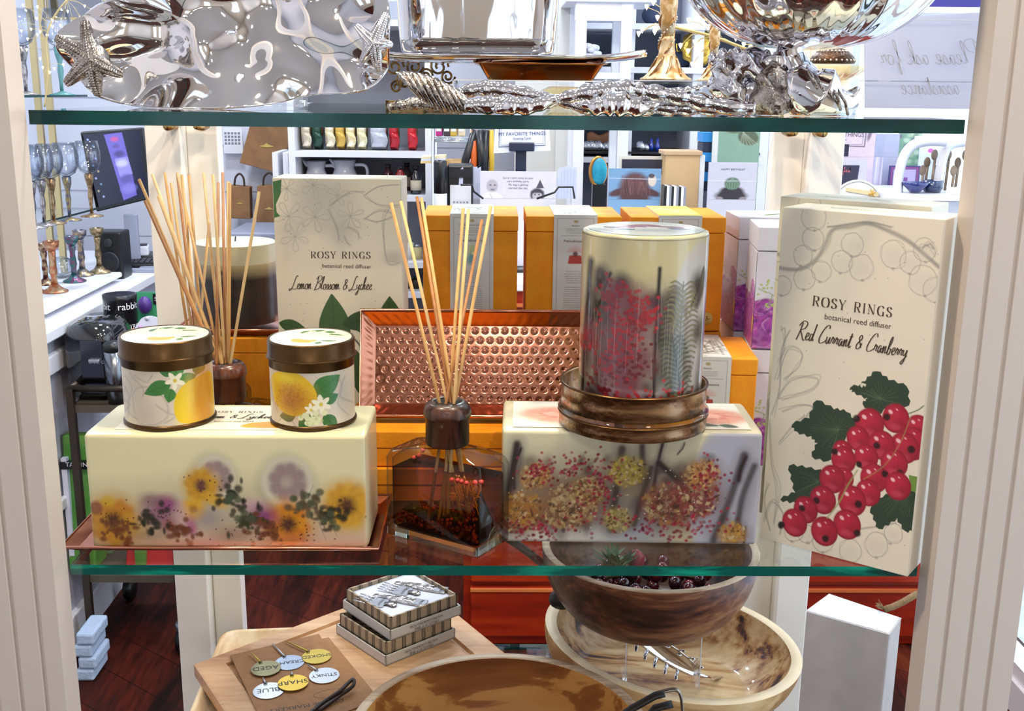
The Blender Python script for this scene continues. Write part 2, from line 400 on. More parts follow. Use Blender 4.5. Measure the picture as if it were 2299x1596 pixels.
# ------------------------------------------------------------------ lettering
def font_tris(txt):
    cu = bpy.data.curves.new('t', 'FONT'); cu.body = txt; cu.size = 1; cu.resolution_u = 3
    o = bpy.data.objects.new('t', cu); COL.objects.link(o)
    dg = bpy.context.evaluated_depsgraph_get(); me = bpy.data.meshes.new_from_object(o.evaluated_get(dg))
    v = [tuple(p.co[:2]) for p in me.vertices]; f = [tuple(p.vertices) for p in me.polygons]
    bpy.data.objects.remove(o); bpy.data.curves.remove(cu); bpy.data.meshes.remove(me)
    return v, f
_FT = {}
CURS = { # handwriting strokes: advance, list of strokes (x-height .42, ascender 1)
'L': (.62, [[(.62,.95),(.5,1.02),(.38,.8),(.25,.3),(.1,0),(-.08,-.12),(-.1,0),(.15,.04),(.4,-.02),(.62,.06)]]),
'B': (.62, [[(.3,.95),(.2,.4),(.02,-.1)],[(.1,.75),(.35,1.02),(.62,.95),(.55,.68),(.28,.5),(.55,.42),(.5,.12),(.2,-.02),(.05,.08)]]),
'R': (.6, [[(.22,.9),(.14,.4),(.02,-.05)],[(.0,.72),(.25,1.0),(.55,.92),(.45,.62),(.18,.5),(.3,.3),(.5,-.02),(.62,.02)]]),
'C': (.6, [[(.66,.82),(.6,1.0),(.4,.92),(.2,.6),(.08,.2),(.18,-.02),(.42,.04),(.6,.18)]]),
'P': (.6, [[(.25,.95),(.15,.4),(.0,-.1)],[(.0,.7),(.3,1.05),(.66,.9),(.5,.55),(.2,.5)]]),
'&': (.5, [[(.45,.1),(.3,.35),(.18,.6),(.3,.78),(.38,.6),(.1,.25),(.15,0),(.35,.1),(.45,.35)]]),
'e': (.3, [[(0,.12),(.2,.25),(.22,.4),(.1,.38),(.06,.15),(.15,0),(.3,.1)]]),
'm': (.5, [[(0,.2),(.06,.4),(.04,0),(.12,.3),(.2,.4),(.2,0),(.28,.3),(.36,.4),(.36,.05),(.5,.1)]]),
'n': (.36, [[(0,.2),(.06,.4),(.04,0),(.14,.32),(.22,.4),(.22,.05),(.36,.1)]]),
'o': (.34, [[(.2,.4),(.06,.32),(.06,.05),(.2,0),(.28,.2),(.2,.4),(.34,.32)]]),
'a': (.34, [[(.24,.36),(.1,.38),(.03,.12),(.12,0),(.24,.3),(.24,.05),(.34,.08)]]),
'l': (.24, [[(0,.1),(.2,.7),(.22,.98),(.12,.8),(.08,.1),(.24,.08)]]),
's': (.26, [[(0,.1),(.16,.4),(.2,.12),(.08,0),(.0,.04)],[(.15,.02),(.26,.1)]]),
'y': (.34, [[(.02,.38),(.04,.12),(.16,.1),(.28,.4),(.2,-.15),(.08,-.4),(.0,-.3),(.34,.1)]]),
'c': (.28, [[(.22,.34),(.14,.4),(.04,.2),(.1,0),(.28,.1)]]),
'h': (.36, [[(0,.1),(.2,.7),(.2,.98),(.1,.75),(.04,0),(.14,.34),(.22,.36),(.22,.04),(.36,.1)]]),
'd': (.36, [[(.24,.34),(.08,.36),(.04,.06),(.16,.04),(.28,.5),(.34,.95),(.26,.3),(.26,.03),(.36,.1)]]),
'u': (.36, [[(.02,.38),(.02,.08),(.12,.02),(.24,.38),(.23,.05),(.36,.1)]]),
'r': (.28, [[(0,.12),(.08,.42),(.14,.32),(.22,.36),(.16,.1),(.28,.1)]]),
't': (.24, [[(0,.1),(.16,.8),(.08,.1),(.14,0),(.24,.1)],[(-.02,.58),(.28,.62)]]),
'b': (.32, [[(0,.1),(.2,.75),(.18,.98),(.08,.7),(.04,.05),(.18,.0),(.24,.28),(.1,.3)],[(.2,.3),(.32,.3)]]),
'k': (.34, [[(0,.1),(.2,.75),(.18,.98),(.08,.7),(.03,0)],[(.24,.4),(.06,.22),(.24,0),(.34,.1)]]),
'f': (.28, [[(0,.1),(.2,.7),(.24,.98),(.14,.9),(.08,0),(.02,-.4),(.1,-.3),(.12,.05),(.28,.12)]]),
'i': (.2, [[(0,.12),(.07,.4),(.06,.05),(.2,.1)],[(.1,.55),(.11,.58)]]),
' ': (.3, [])}
SER = { # stencil serif capitals: thick stems, thin hairlines
'R': (.8, [[(.14,0),(.14,1)],[(.14,.98),(.5,.98),(.66,.88),(.66,.62),(.5,.52),(.2,.5)],[(.4,.5),(.72,0)]], [(.02,.26,0),(.02,.26,1),(.6,.84,0)]),
'O': (.95, [[(.5,1),(.24,.93),(.1,.7),(.08,.5),(.1,.3),(.24,.07),(.5,0)],[(.56,1),(.78,.93),(.9,.7),(.92,.5),(.9,.3),(.78,.07),(.56,0)]], []),
'S': (.65, [[(.58,.8),(.5,.97),(.3,1),(.12,.88),(.12,.68),(.3,.54),(.46,.46),(.6,.32),(.56,.1),(.34,0),(.14,.04),(.07,.22)]], []),
'Y': (.85, [[(.08,1),(.42,.48),(.42,0)],[(.78,1),(.5,.5)]], [(-.02,.24,1),(.64,.9,1),(.3,.56,0)]),
'I': (.36, [[(.18,0),(.18,1)]], [(.04,.32,0),(.04,.32,1)]),
'N': (.9, [[(.14,0),(.14,.94)],[(.1,1),(.76,.02)],[(.78,.06),(.78,1)]], [(.02,.28,0),(-.02,.18,1),(.64,.92,1)]),
'G': (.88, [[(.78,.8),(.64,.97),(.46,1),(.2,.88),(.08,.6),(.08,.4),(.2,.1),(.46,0),(.66,.05),(.76,.14)],[(.76,0),(.76,.38)]], [(.62,.9,.4)]),
' ': (.5, [], [])}
class Ink:
    """flat lettering laid on a surface: place(x, y) gives the point of a photo-frame position"""
    def __init__(s): s.m = MB()
    def strip(s, P, W, place):
        v = []; f = []
        for i, p in enumerate(P):
            t = P[min(i+1, len(P)-1)]-P[max(i-1, 0)]; L = np.linalg.norm(t)+1e-9; n = np.array([-t[1], t[0]])/L; w_ = W(t/L)
            v += [place(*(p+n*w_/2)), place(*(p-n*w_/2))]
        for i in range(len(P)-1): f.append((2*i, 2*i+1, 2*i+3, 2*i+2))
        s.m.add(v, f)
    def cursive(s, txt, o, size, place, ang=0, wd=.05, xs=1, slant=.15, gap=0):
        ca, sa = math.cos(ang), math.sin(ang); x = 0
        for ch in txt:
            adv, st = CURS[ch]
            for q in st:
                P = []
                for a in spline(q, 5):
                    u, v = (x+a[0]*xs+a[1]*slant)*size, a[1]*size
                    P.append(np.array([o[0]+u*ca+v*sa, o[1]+u*sa-v*ca]))
                s.strip(P, lambda t: size*wd*(.55+.75*abs(t[1])), place)
            x += adv*xs+gap
    def serif(s, txt, o, size, place, ang=0, sp=.28, xs=1):
        ca, sa = math.cos(ang), math.sin(ang); x = 0
        T = lambda a, b: np.array([o[0]+(x+a*xs)*size*ca+b*size*sa, o[1]+(x+a*xs)*size*sa-b*size*ca])
        for ch in txt:
            adv, st, se = SER[ch]
            for q in st:
                P = [T(*a) for a in (spline(q, 5) if len(q) > 3 else q)]
                if len(q) <= 3:
                    thin = (q[0][0] == q[-1][0] and ch in 'N') or ch == 'Y' and q[0][0] > .7
                    s.strip(P, lambda t, th=thin: size*(.05 if th else .15), place)
                else: s.strip(P, lambda t: size*(.035+.15*abs(t[1])**1.5), place)
            for a, b, h in se: s.strip([T(a, h), T(b, h)], lambda t: size*.045, place)
            x += adv*xs+sp
    def text(s, txt, o, size, place, ang=0, xs=1, mirror=False, align=0, upside=False):
        """size = cap height in photo pixels"""
        if txt not in _FT: _FT[txt] = font_tris(txt)
        v, f = _FT[txt]
        if not v: return
        W = max(p[0] for p in v); ca, sa = math.cos(ang), math.sin(ang); k = size/.69
        out = []
        for a, b in v:
            a = (a-W*align)*xs
            if mirror: a = -a
            if upside: b = -b
            out.append(place(o[0]+k*(a*ca+b*sa), o[1]+k*(a*sa-b*ca)))
        s.m.add(out, f)

# ================================================================== the setting
FLOOR = wood('floor_planks', [(.1, '#170603'), (.4, '#341006'), (.65, '#501a0c'), (.95, '#682c16')], 'Y', 5, .6, 0, planks=(1.4, .13, 38))
WALLW = mat('wall_paint', '#d9dbe6', .7, var=(3, '#cfd2de', .3, .7))
WALLS = mat('panel_paint', '#d7dae4', .5)
CEIL = mat('ceiling_paint', '#e6e2da', .8)
TRIM = mat('trim_paint', '#eceaea', .35)
FLOOR.node_tree.nodes['Principled BSDF'].inputs['Specular IOR Level'].default_value = .15
def struct(name, mb, m, parent=None, **k):
    return ob(name, mb, m, parent, kind=None if parent else 'structure', **k)
struct('floor', MB().box((-.2, 0, -.05), (3.4, 7.2, .1)), FLOOR)
struct('ceiling', MB().box((-.2, 0, 2.65), (3.4, 7.2, .1)), CEIL)
# back wall: clapboard lines low, plain high
m = MB().box((-.2, 3.45, 1.3), (3.2, .1, 2.6))
for k in range(14): m.box((-.2, 3.397, .1+k*.18), (3.1, .006, .17))
struct('wall_back', m, WALLW)
struct('wall_left', MB().box((-1.8, 0, 1.3), (.1, 7.0, 2.6)), WALLW)
m = MB()
m.box((1.35, 0, .04), (.1, 7.0, .08)); m.box((1.35, 0, 2.45), (.1, 7.0, .3))
for y0, y1 in ((-3.5, -.9), (.55, .62), (3.3, 3.5)): m.box((1.35, (y0+y1)/2, 1.19), (.1, y1-y0, 2.22))
struct('wall_right', m, TRIM)
PANE = glass('window_glass', (.93, .97, 1), 1.3)
for n, (y0, y1) in enumerate(((-.9, .55), (.62, 3.3))):
    m = MB(); ym = (y0+y1)/2
    for s in (y0+.02, y1-.02): m.box((1.34, s, 1.19), (.06, .04, 2.22))
    for z in (.1, 2.28): m.box((1.34, ym, z), (.06, y1-y0, .04))
    if n: m.box((1.34, ym, 1.19), (.05, .04, 2.2))
    f = struct('window_%d' % (n+1), m, TRIM)
    struct('window_pane', MB().box((1.34, ym, 1.19), (.006, y1-y0-.08, 2.14)), PANE, f)
# wall behind the viewer with two bright windows
m = MB(); m.box((-.2, -3.45, .4), (3.2, .1, .8)); m.box((-.2, -3.45, 2.4), (3.2, .1, .4))
for x0, x1 in ((-1.8, -1.4), (-.6, .1), (.9, 1.4)): m.box(((x0+x1)/2, -3.45, 1.5), (x1-x0, .1, 1.4))
struct('wall_front', m, mat('sand_paint', '#dcd2c4', .7))
for n, (x0, x1) in enumerate(((-1.4, -.6), (.1, .9))):
    m = MB(); xm = (x0+x1)/2
    for s in (x0+.02, x1-.02, xm): m.box((s, -3.44, 1.5), (.04, .06, 1.4))
    for z in (.82, 1.5, 2.18): m.box((xm, -3.44, z), (x1-x0, .06, .04))
    f = struct('window_%d' % (n+3), m, TRIM)
    struct('window_pane', MB().box((xm, -3.44, 1.5), (x1-x0-.06, .006, 1.34)), PANE, f)
struct('baseboard_back', MB().box((-.2, 3.385, .06), (3.0, .02, .12)), TRIM)
# sunlit pavement and planting outside the shop windows
struct('pavement', MB().box((4.2, .5, -.1), (5.5, 12, .1)), mat('pale_pavement', '#c9d3e6', .8, var=(6, '#e8eef8', .35, .65)))
# ceiling lamps
for i, (lx, ly, lp, lc, ls) in enumerate(LAMPS):
    o = ob('ceiling_lamp', MB().lathe([(ls*.62, .05), (ls*.62, 0), (ls*.5, 0), (ls*.5, .008)], 24, (0, 0, 0)), mat('lamp_ring', '#e8e4dc', .4), loc=(lx, ly, 2.55),
           label='round recessed ceiling lamp over the shop floor', cat='ceiling lamp', group='recessed ceiling lamps')
    ob('lamp_diffuser', MB().lathe([(0, .0), (ls*.5, .0), (ls*.5, .006), (0, .006)], 20, (0, 0, .006)), mat('lamp_glow_%d' % (lc == COOL), '#ffffff', .5, emit=('#fff4e2' if lc != COOL else '#eef4ff', 9)), o)

# ================================================================== the display shelving
CREAM_SHADED = mat('post_paint_shaded', '#d0c6be', .42, bump=(40, .05))  # all posts share one paint; this greyer copy has the front shade mixed in
CREAM_LIT = mat('post_paint_lit', '#f4efe6', .42)  # same post paint, brightened to carry the light on the rear posts
sh = thing('display_shelving', 'white painted shop shelving with fluted front posts holding the glass shelves', 'shelving unit', (0, .35, 0))
sh['kind'] = 'object'
del sh['kind']
def fluted(x0, sg):
    W_ = .089; n = [0, .016, .0175, .0195, .021, .040, .0415, .0435, .045, .063, .0645, .0665, .068, W_]
    dz = [0, 0, .003, .003, 0, 0, .003, .003, 0, 0, .003, .003, 0, 0]
    pl = [(x0+sg*a, -.034+b) for a, b in zip(n, dz)]+[(x0+sg*W_, 0), (x0, 0)]
    if sg < 0: pl = pl[::-1]
    return MB().prism(pl, 0, 2.35)
ob('post', fluted(-.4225, -1), CREAM_SHADED, sh, world=True); ob('post', fluted(.4225, 1), CREAM_SHADED, sh, world=True)
for sg in (-1, 1):
    m = MB(); m.box((sg*.494, .672, 1.17), (.052, .05, 2.35)); m.box((sg*.4445, .695, 1.17), (.047, .03, 2.35))
    ob('post', m, CREAM_LIT, sh, world=True, bevel=.002)
BRASS = mat('brass', '#b5935a', .3, 1)
for sg in (-1, 1):
    for z in (1.444, 1.024):
        ob('shelf_peg', MB().tube([(sg*.475, .655, z), (sg*.475, .61, z)], .0065, 14), BRASS, sh, world=True)
        p = MB(); p.tube([(sg*.43, .655, z), (sg*.43, .63, z-.002), (sg*.43, .60, z+.001)], .0055, 12)
        p2 = 0; ob('shelf_peg', p, BRASS, sh, world=True)
        ob('shelf_bracket', MB().box((sg*.452, .652, z+.010), (.07, .006, .022)), BRASS, sh, world=True)
GL = glass('shelf_glass', (.95, .985, .97), 1.42, .01)
EDGE = mat('green_glass_edge', '#022f30', .12, var=(5, '#04504c', .35, .62), coat=.1, spec=.3, stretch=(1.6, .3, 4))
EDGE_FLASH = mat('green_glass_edge_flashes', '#04584f', .12, var=(9, '#14a184', .52, .72), coat=.6, spec=.7, stretch=(1.4, .3, 12))  # brighter noise streaks are light flashes painted into the glass edge
def shelf_glass(z, t, y1, lab, em, y0=0.0):
    m = MB(); X = .420
    P = [(-X, y0, z-t), (X, y0, z-t), (X, y1, z-t), (-X, y1, z-t), (-X, y0, z), (X, y0, z), (X, y1, z), (-X, y1, z)]
    m.add(P, [(0, 3, 2, 1), (4, 5, 6, 7)], 0); m.add(P, [(0, 1, 5, 4), (1, 2, 6, 5), (2, 3, 7, 6), (3, 0, 4, 7)], 1)
    return ob('glass_shelf', m, [GL, em], label=lab, cat='shelf', loc=(0, 0, 0))
ZU, ZL, ZB = 1.478, 1.0416, .600
shelf_glass(ZU, .0125, .655, 'upper clear glass shelf with thick green edge holding the silver ware', EDGE)
shelf_glass(ZL, .0105, .655, 'middle clear glass shelf with green edge holding candles, tins and diffusers', EDGE_FLASH)
shelf_glass(ZB, .0105, .655, 'bottom clear glass shelf under the wooden bowls and boards', EDGE)

# ================================================================== middle shelf: left brick candle on copper tray
COPPER = mat('copper', '#c98468', .22, 1, bump=(60, .05))
COPPER_D = mat('copper_satin', '#b5735a', .3, 1)
WAXM = attr_mat('candle_wax', .32, .25, sss=.10, cr=.2)
def rbox(h, r, seg, fcol, mb):
    """rounded box, half sizes h, radius r, seg=(nx,ny,nz); returns colours from fcol(P)"""
    hx, hy, hz = h; cols = []
    hh = np.array(h)
    def face(ax, sg):
        o = [a for a in range(3) if a != ax]; nu, nv = seg[o[0]], seg[o[1]]
        V, U = np.mgrid[-1:1:nv*1j, -1:1:nu*1j]
        P = np.zeros((nv, nu, 3)); P[..., o[0]] = U*hh[o[0]]; P[..., o[1]] = V*hh[o[1]]; P[..., ax] = sg*hh[ax]
        C = np.clip(P, -(hh-r), hh-r); D = P-C; D /= np.linalg.norm(D, axis=-1, keepdims=True)+1e-12
        Q = (C+D*r).reshape(-1, 3); n = len(mb.v)
        mb.v += [tuple(q) for q in Q.tolist()]
        i = (np.arange(nv-1)[:, None]*nu+np.arange(nu-1)[None]).ravel()+n
        q = np.stack([i, i+1, i+nu+1, i+nu], 1)
        if (sg > 0) ^ (ax != 1): q = q[:, ::-1]
        mb.f += [tuple(t) for t in q.tolist()]; mb.mi += [0]*len(q); mb.sm += [True]*len(q)
        cols.append(fcol(Q, ax, sg))
    for ax in range(3):
        for sg in (-1, 1): face(ax, sg)
    return np.concatenate(cols)
def sample(ras, u, v):
    x = np.clip(u, 0, 1)*(ras.w-1); y = np.clip(v, 0, 1)*(ras.h-1)
    x0 = np.minimum(x.astype(int), ras.w-2); y0 = np.minimum(y.astype(int), ras.h-2); fx = (x-x0)[:, None]; fy = (y-y0)[:, None]
    a = ras.a; return (a[y0, x0]*(1-fx)+a[y0, x0+1]*fx)*(1-fy)+(a[y0+1, x0]*(1-fx)+a[y0+1, x0+1]*fx)*fy

# copper tray under the left candle
def tray_mb(w, d, h, lip, t=.0016):
    """rectangular tray: flat base, sloping rim, rolled edge; centred, base at z=0"""
    m = MB(); x0, y0 = w/2-lip, d/2-lip
    ring = lambda a, b, z: [(-a, -b, z), (a, -b, z), (a, b, z), (-a, b, z)]
    A = ring(x0, y0, t)+ring(w/2, d/2, h); B = ring(x0, y0, 0)+ring(w/2+.001, d/2+.001, h)
    m.add(A, [(0, 1, 2, 3)]+[(i, i+4, (i+1) % 4+4, (i+1) % 4) for i in range(4)])
    m.add(B, [(3, 2, 1, 0)]+[(i, (i+1) % 4, (i+1) % 4+4, i+4) for i in range(4)])
    m.tube([(-w/2, -d/2, h), (w/2, -d/2, h), (w/2, d/2, h), (-w/2, d/2, h)], .002, 8, closed=True)
    return m
t = thing('copper_tray', 'flat rectangular copper tray under the pressed flower block candle', 'tray', (-.279, .098, ZL))
ob('tray_body', tray_mb(.318, .150, .008, .012), COPPER, t)

def brickL():
    q = [(182, 975), (822, 972), (820, 1226), (203, 1230)]
    r = Ras(440, 180, '#e0d8ac', hom(q))
    r.noise(.05, 60); r.noise(.03, 14)
    # warm glow of pigment low in the wax
    r.ell((500, 1225), 380, 70, 0, '#d9b79c', .95, .6); r.ell((620, 1222), 230, 34, 0, '#e6ab92', .8, .7); r.ell((500, 1030), 340, 40, 0, '#dad6b0', .5, .9)
    r.ell((500, 1150), 330, 62, 0, '#a39a84', .75, .7)
    # citrus slices
    for cx, cy, s in ((480, 1068, 46), (642, 1078, 56)):
        r.ell((cx-3, cy+4), s+9, s+10, 0, '#85826c', .42, .22); r.ell((cx, cy), s+2, s+2, 0, '#cdc7b0', .9, .1)
        r.ell((cx+2, cy+1), s*.78, s*.78, 0, '#9d8b86', .85, .15)
        for k in range(8):
            a = k*PI/4+.3; r.ell((cx+math.cos(a)*s*.5, cy+math.sin(a)*s*.5), s*.26, s*.2, a, '#8a7276', .6, .35)
            r.line([(cx, cy), (cx+math.cos(a+.4)*s*.75, cy+math.sin(a+.4)*s*.75)], 2.2, '#b5a69a', .3, sm=0)
        r.ell((cx-5, cy+4), s*.16, s*.14, 0, '#b5a598', .5, .6)
    def flower(cx, cy, s, c1, c2, dark='#4a2a1e', al=.9):
        r.ell((cx, cy), s*1.2, s*1.15, 0, c1, .8, .35)
        for k in range(20):
            a = k*PI/10+RNG.rand()*.3; d = s*(.5+.25*RNG.rand())
            r.ell((cx+math.cos(a)*d, cy+math.sin(a)*d), s*.42, s*.27, a, c1 if k % 2 else c2, al*.8, .35)
        for k in range(26):
            a = RNG.rand()*2*PI; d = s*(.2+.25*RNG.rand())
            r.line([(cx+math.cos(a)*s*.08, cy+math.sin(a)*s*.08), (cx+math.cos(a)*d, cy+math.sin(a)*d)], 2.6, dark, .65, sm=0)
        r.ell((cx, cy), s*.38, s*.36, 0, dark, .9, .6)
    flower(252, 1168, 50, '#c6922c', '#b5741f'); flower(775, 1130, 48, '#d2a22e', '#c08a28'); flower(642, 1172, 46, '#d08c1d', '#c1701a')
    flower(448, 1088, 34, '#c79a2a', '#b98426', '#5e3a35'); flower(430, 1140, 22, '#d3a32b', '#cfa030', '#a8792a', .7)
    r.ell((212, 1140), 15, 15, 0, '#8a5238', .9, .25); r.ell((238, 1124), 14, 12, 0, '#c9a62e', .8, .4); r.ell((480, 1120), 26, 14, .5, '#d0a22c', .8, .4)
    for cx, cy, a_, b_, c, al in ((352, 1150, 38, 28, '#7d3a70', .75), (372, 1128, 22, 18, '#8a2f72', .8), (335, 1120, 24, 14, '#6e4058', .6), (378, 1178, 20, 16, '#8c2c42', .7),
        (404, 1158, 16, 26, '#c9a0a4', .6), (425, 1180, 12, 20, '#a8317f', .7), (585, 1155, 30, 22, '#7a1f70', .85), (560, 1130, 30, 14, '#c287a8', .45), (462, 1160, 28, 20, '#8f8490', .6),
        (640, 1205, 50, 14, '#b5485a', .3), (455, 1215, 60, 12, '#d07f8e', .35), (330, 1200, 50, 14, '#8d6a4e', .5), (520, 1195, 40, 18, '#85624c', .5), (300, 1180, 30, 20, '#a88a3a', .5)):
        r.ell((cx, cy), a_, b_, 0, c, al, .6)
    for k in range(230):
        c0 = [(335, 1165), (545, 1165), (520, 1120), (690, 1130), (745, 1150), (590, 1185), (400, 1185), (265, 1190)][k % 8]
        r.ell((c0[0]+RNG.randn()*20, c0[1]+RNG.randn()*15), 3+7*RNG.rand(), 3+6*RNG.rand(), 0, ['#24261a', '#34381f', '#1c1e16', '#54452f'][k % 4] if k % 8 < 5 else '#6a3a20', .85, .4)
    for k in range(120):
        c0 = [(265, 1165), (335, 1160), (385, 1160), (520, 1190), (600, 1190), (690, 1190), (470, 1090)][k % 7]
        r.ell((c0[0]+RNG.randn()*28, c0[1]+RNG.randn()*16), 1.8, 1.8, 0, '#43201a', .85, .3)
    for pts in ([(700, 1085), (690, 1120), (712, 1170), (726, 1205)], [(745, 1120), (738, 1160), (750, 1195)], [(330, 1130), (322, 1170), (330, 1205)]):
        r.line(pts, 1.6, '#4e4434', .7)
    for cx, cy in ((655, 1115), (683, 1108), (668, 1130), (695, 1125), (690, 1150), (715, 1100), (738, 1148), (742, 1165), (722, 1162), (750, 1178), (515, 1110), (530, 1118), (508, 1122), (545, 1148), (530, 1160), (560, 1160)):
        r.ell((cx, cy), 9, 8, 0, '#46523a', .85, .3)
    return r
base = thing('block_candle', 'long ivory block candle with pressed flowers and citrus slices on the copper tray', 'candle', (-.2705, .087, ZL+.0018))
H = (.1395, .054, .0615)
rL = brickL(); wx = np.array(lin('#e6dfb8'))
def fc(P, ax, sg):
    if ax == 1 and sg < 0: return sample(rL, (P[:, 0]/H[0]+1)/2, 1-(P[:, 2]/H[2]+1)/2)
    c = np.tile(wx, (len(P), 1)); return c
m = MB(); cols = rbox(H, .005, (440, 12, 180), fc, m)
m.v = [(a, b, c+H[2]) for a, b, c in m.v]
ob('wax_block', m, WAXM, base, vcol=cols)
# paper label on top
def toplabelL():
    r = Ras(260, 90, '#efe8d6')
    r.noise(.03, 8)
    r.line([(45, 10), (15, 45), (60, 80), (200, 80), (245, 45), (210, 10), (45, 10)], 1.4, '#9a948c', .7)
    r.poly([(148, 66), (180, 58), (235, 60), (250, 78), (150, 82)], '#dfa22c', 1, 3, .2)
    for p in ((30, 20), (60, 14), (225, 18)): r.ell(p, 12, 6, .4, '#3d6a35', .9, .2)
    for k in range(12): r.line([(70+k*10+RNG.rand()*20, 5+RNG.rand()*20), (60+k*12, 30+RNG.rand()*30)], 1, '#a9a29a', .4)
    return r
rt = toplabelL(); m = MB()
c = ras_sheet(m, rt, lambda U, V: np.stack([(U-.5)*.225, (.5-V)*.082, .0004+U*0], -1), flip=False)
lab = ob('paper_label', m, attr_mat('print_paper', .45, .1), base, loc=(0, 0, 2*H[2]), vcol=c)
k = Ink(); pl = lambda x, y: ((x-130)/260*.225, (45-y)/90*.082, .0009)
k.serif('ROSY RINGS', (96, 26), 6, pl, sp=.3); k.cursive('Blossom & Lychee', (72, 48), 17, pl, wd=.06); k.text('botanical wax blend', (130, 62), 4, pl, align=.5)
ob('label_lettering', k.m, mat('ink_brown', '#4a3a30', .7), lab)

# ------------------------------------------------------------------ lemon tins
TINM = mat('antique_brass_tin', '#503a20', .33, .85, bump=(90, .04))
PRINT = attr_mat('printed_tin', .38, .2)
LID_R = .0480
def lid_print():
    r = Ras(150, 150, '#ebe2cf'); r.noise(.04, 10)
    for k in range(9): r.line([(20+RNG.rand()*40, 75+RNG.randn()*20), (50+RNG.rand()*40, 70+RNG.randn()*20), (80+RNG.rand()*50, 70+RNG.randn()*25)], 1.2, '#9d978f', .5)
    r.line([(35, 60), (60, 45), (105, 45), (125, 75), (105, 100), (50, 100), (30, 80), (35, 60)], 1.2, '#8b6a4c', .6)
    r.poly([(35, 108), (60, 98), (95, 100), (100, 110), (90, 120), (50, 122)], '#dd9a2d', 1, 3, .2)
    for a, b in (((110, 110), (135, 95)), ((100, 122), (120, 130)), ((30, 35), (55, 20)), ((55, 28), (85, 14)), ((85, 25), (115, 18)), ((110, 30), (135, 48))): leaf(r, a, b, 8, '#3f7a35', '#20421d')
    for p in ((62, 30), (105, 112), (95, 118), (52, 40)):
        for q in range(5): r.ell((p[0]+5*math.cos(q*1.26), p[1]+5*math.sin(q*1.26)), 3.6, 2.4, q*1.26, '#efeccb', 1, .2)
        r.ell(p, 2, 2, 0, '#c9b53c', 1)
    return r
def tin(label, r, loc, rot):
    t = thing('candle_tin', label, 'tin', loc, 0, 'botanical candle tins on the block candle')
    Rb, Hb = .0445, .076
    m = MB()
    V, U = np.mgrid[0:1:r.h*1j, 0:1:r.w*1j]
    # the picture covers the front 200 degrees, plain paper behind
    A0, A1 = R(-190), R(10)
    c = ras_sheet(m, r, lambda U, V: np.stack([Rb*np.cos(A0+(A1-A0)*U), Rb*np.sin(A0+(A1-A0)*U), .004+(1-V)*(Hb-.014)], -1))
    n = len(m.v)
    m.grid(lambda u, v: (Rb*math.cos(A1+(2*PI-(A1-A0))*u), Rb*math.sin(A1+(2*PI-(A1-A0))*u), .004+v*(Hb-.014)), 30, 2)
    c = np.concatenate([c, np.tile(np.array(lin('#ddd5c8')), (len(m.v)-n, 1))])
    ob('printed_wall', m, PRINT, t, vcol=c)
    ob('base_ring', MB().lathe([(.040, 0), (.0452, 0), (.0462, .0015), (.0462, .003), (.0448, .0048), (.040, .0048)], 64), TINM, t)
    l = ob('lid', MB().lathe([(.0446, -.013), (.0450, -.013), (.0450, -.0045), (.0470, -.004), (.0475, -.003), (.0470, -.002), (.0458, -.001), (.0458, .0135), (.0448, .0152), (.0435, .0152), (.0428, .0142), (0, .0142)], 72), TINM, t, loc=(0, 0, Hb-.002))
    rr = lid_print(); m = MB()
    V, U = np.mgrid[0:1:150j, 0:1:150j]
    def disc(U, V):
        x, y = U*2-1, 1-V*2; a = np.maximum(abs(x), abs(y))+1e-9; L = np.hypot(x, y)+1e-9
        k = a/L*.0426; return np.stack([x*k, y*k, .0147+0*x], -1)
    # map the square raster onto the disc
    rr2 = rr; c = ras_sheet(m, rr2, disc); o = ob('lid_picture', m, PRINT, l, vcol=c)
    l.rotation_euler = (0, 0, rot)
    return t
def tinmap(xc, hw, ytop, ybot, yc=18):
    """photo px -> unrolled wall of a tin (200 degrees)"""
    def f(x, y):
        s = np.clip((x-xc)/hw, -1, 1); a = np.arcsin(s); yy = y-yc*np.cos(a)
        return (a+R(100))/R(200), (yy-(ytop-yc))/(ybot-ytop)
    return f
def flowerlet(r, p, s, n=5, c='#f3efd2'):
    for q in range(n):
        a = q*2*PI/n+.4; r.ell((p[0]+s*.55*math.cos(a), p[1]+s*.55*math.sin(a)), s*.55, s*.26, a, c, 1, .12)
    r.ell(p, s*.22, s*.22, 0, '#d9c34a', 1, .2)
def pencil(r, pts, wd=1.6, al=.35, n=2, c='#8e8a86', j=1.5):
    for k in range(n): r.line([(x+RNG.randn()*j, y+RNG.randn()*j) for x, y in pts], wd, c, al)
rA = Ras(300, 120, '#d9cdb8', tinmap(378, 102, 830, 968)); rA.noise(.05, 25)
for q in ([(300, 850), (320, 880), (300, 930), (330, 950)], [(290, 870), (310, 900), (300, 950)], [(330, 850), (360, 865), (375, 850)], [(315, 845), (350, 880), (345, 900)], [(320, 900), (335, 880), (370, 880), (400, 910), (395, 950), (350, 965), (325, 945), (320, 900)], [(375, 915), (410, 940), (440, 935)], [(395, 960), (420, 940), (425, 910)], [(300, 880), (290, 905), (310, 920), (285, 940)]):
    pencil(rA, q, 2.4, .3, 3)
for p in ((305, 905), (330, 870), (345, 945)): rA.ell(p, 26, 30, .3, '#a8a4a0', .35, .7)
leaf(rA, (412, 868), (352, 892), 17, '#3d7a37', '#1f4a22'); leaf(rA, (412, 880), (405, 912), 13, '#41803a', '#1f4a22'); leaf(rA, (418, 845), (388, 838), 11, '#3a7434', '#1f4a22')
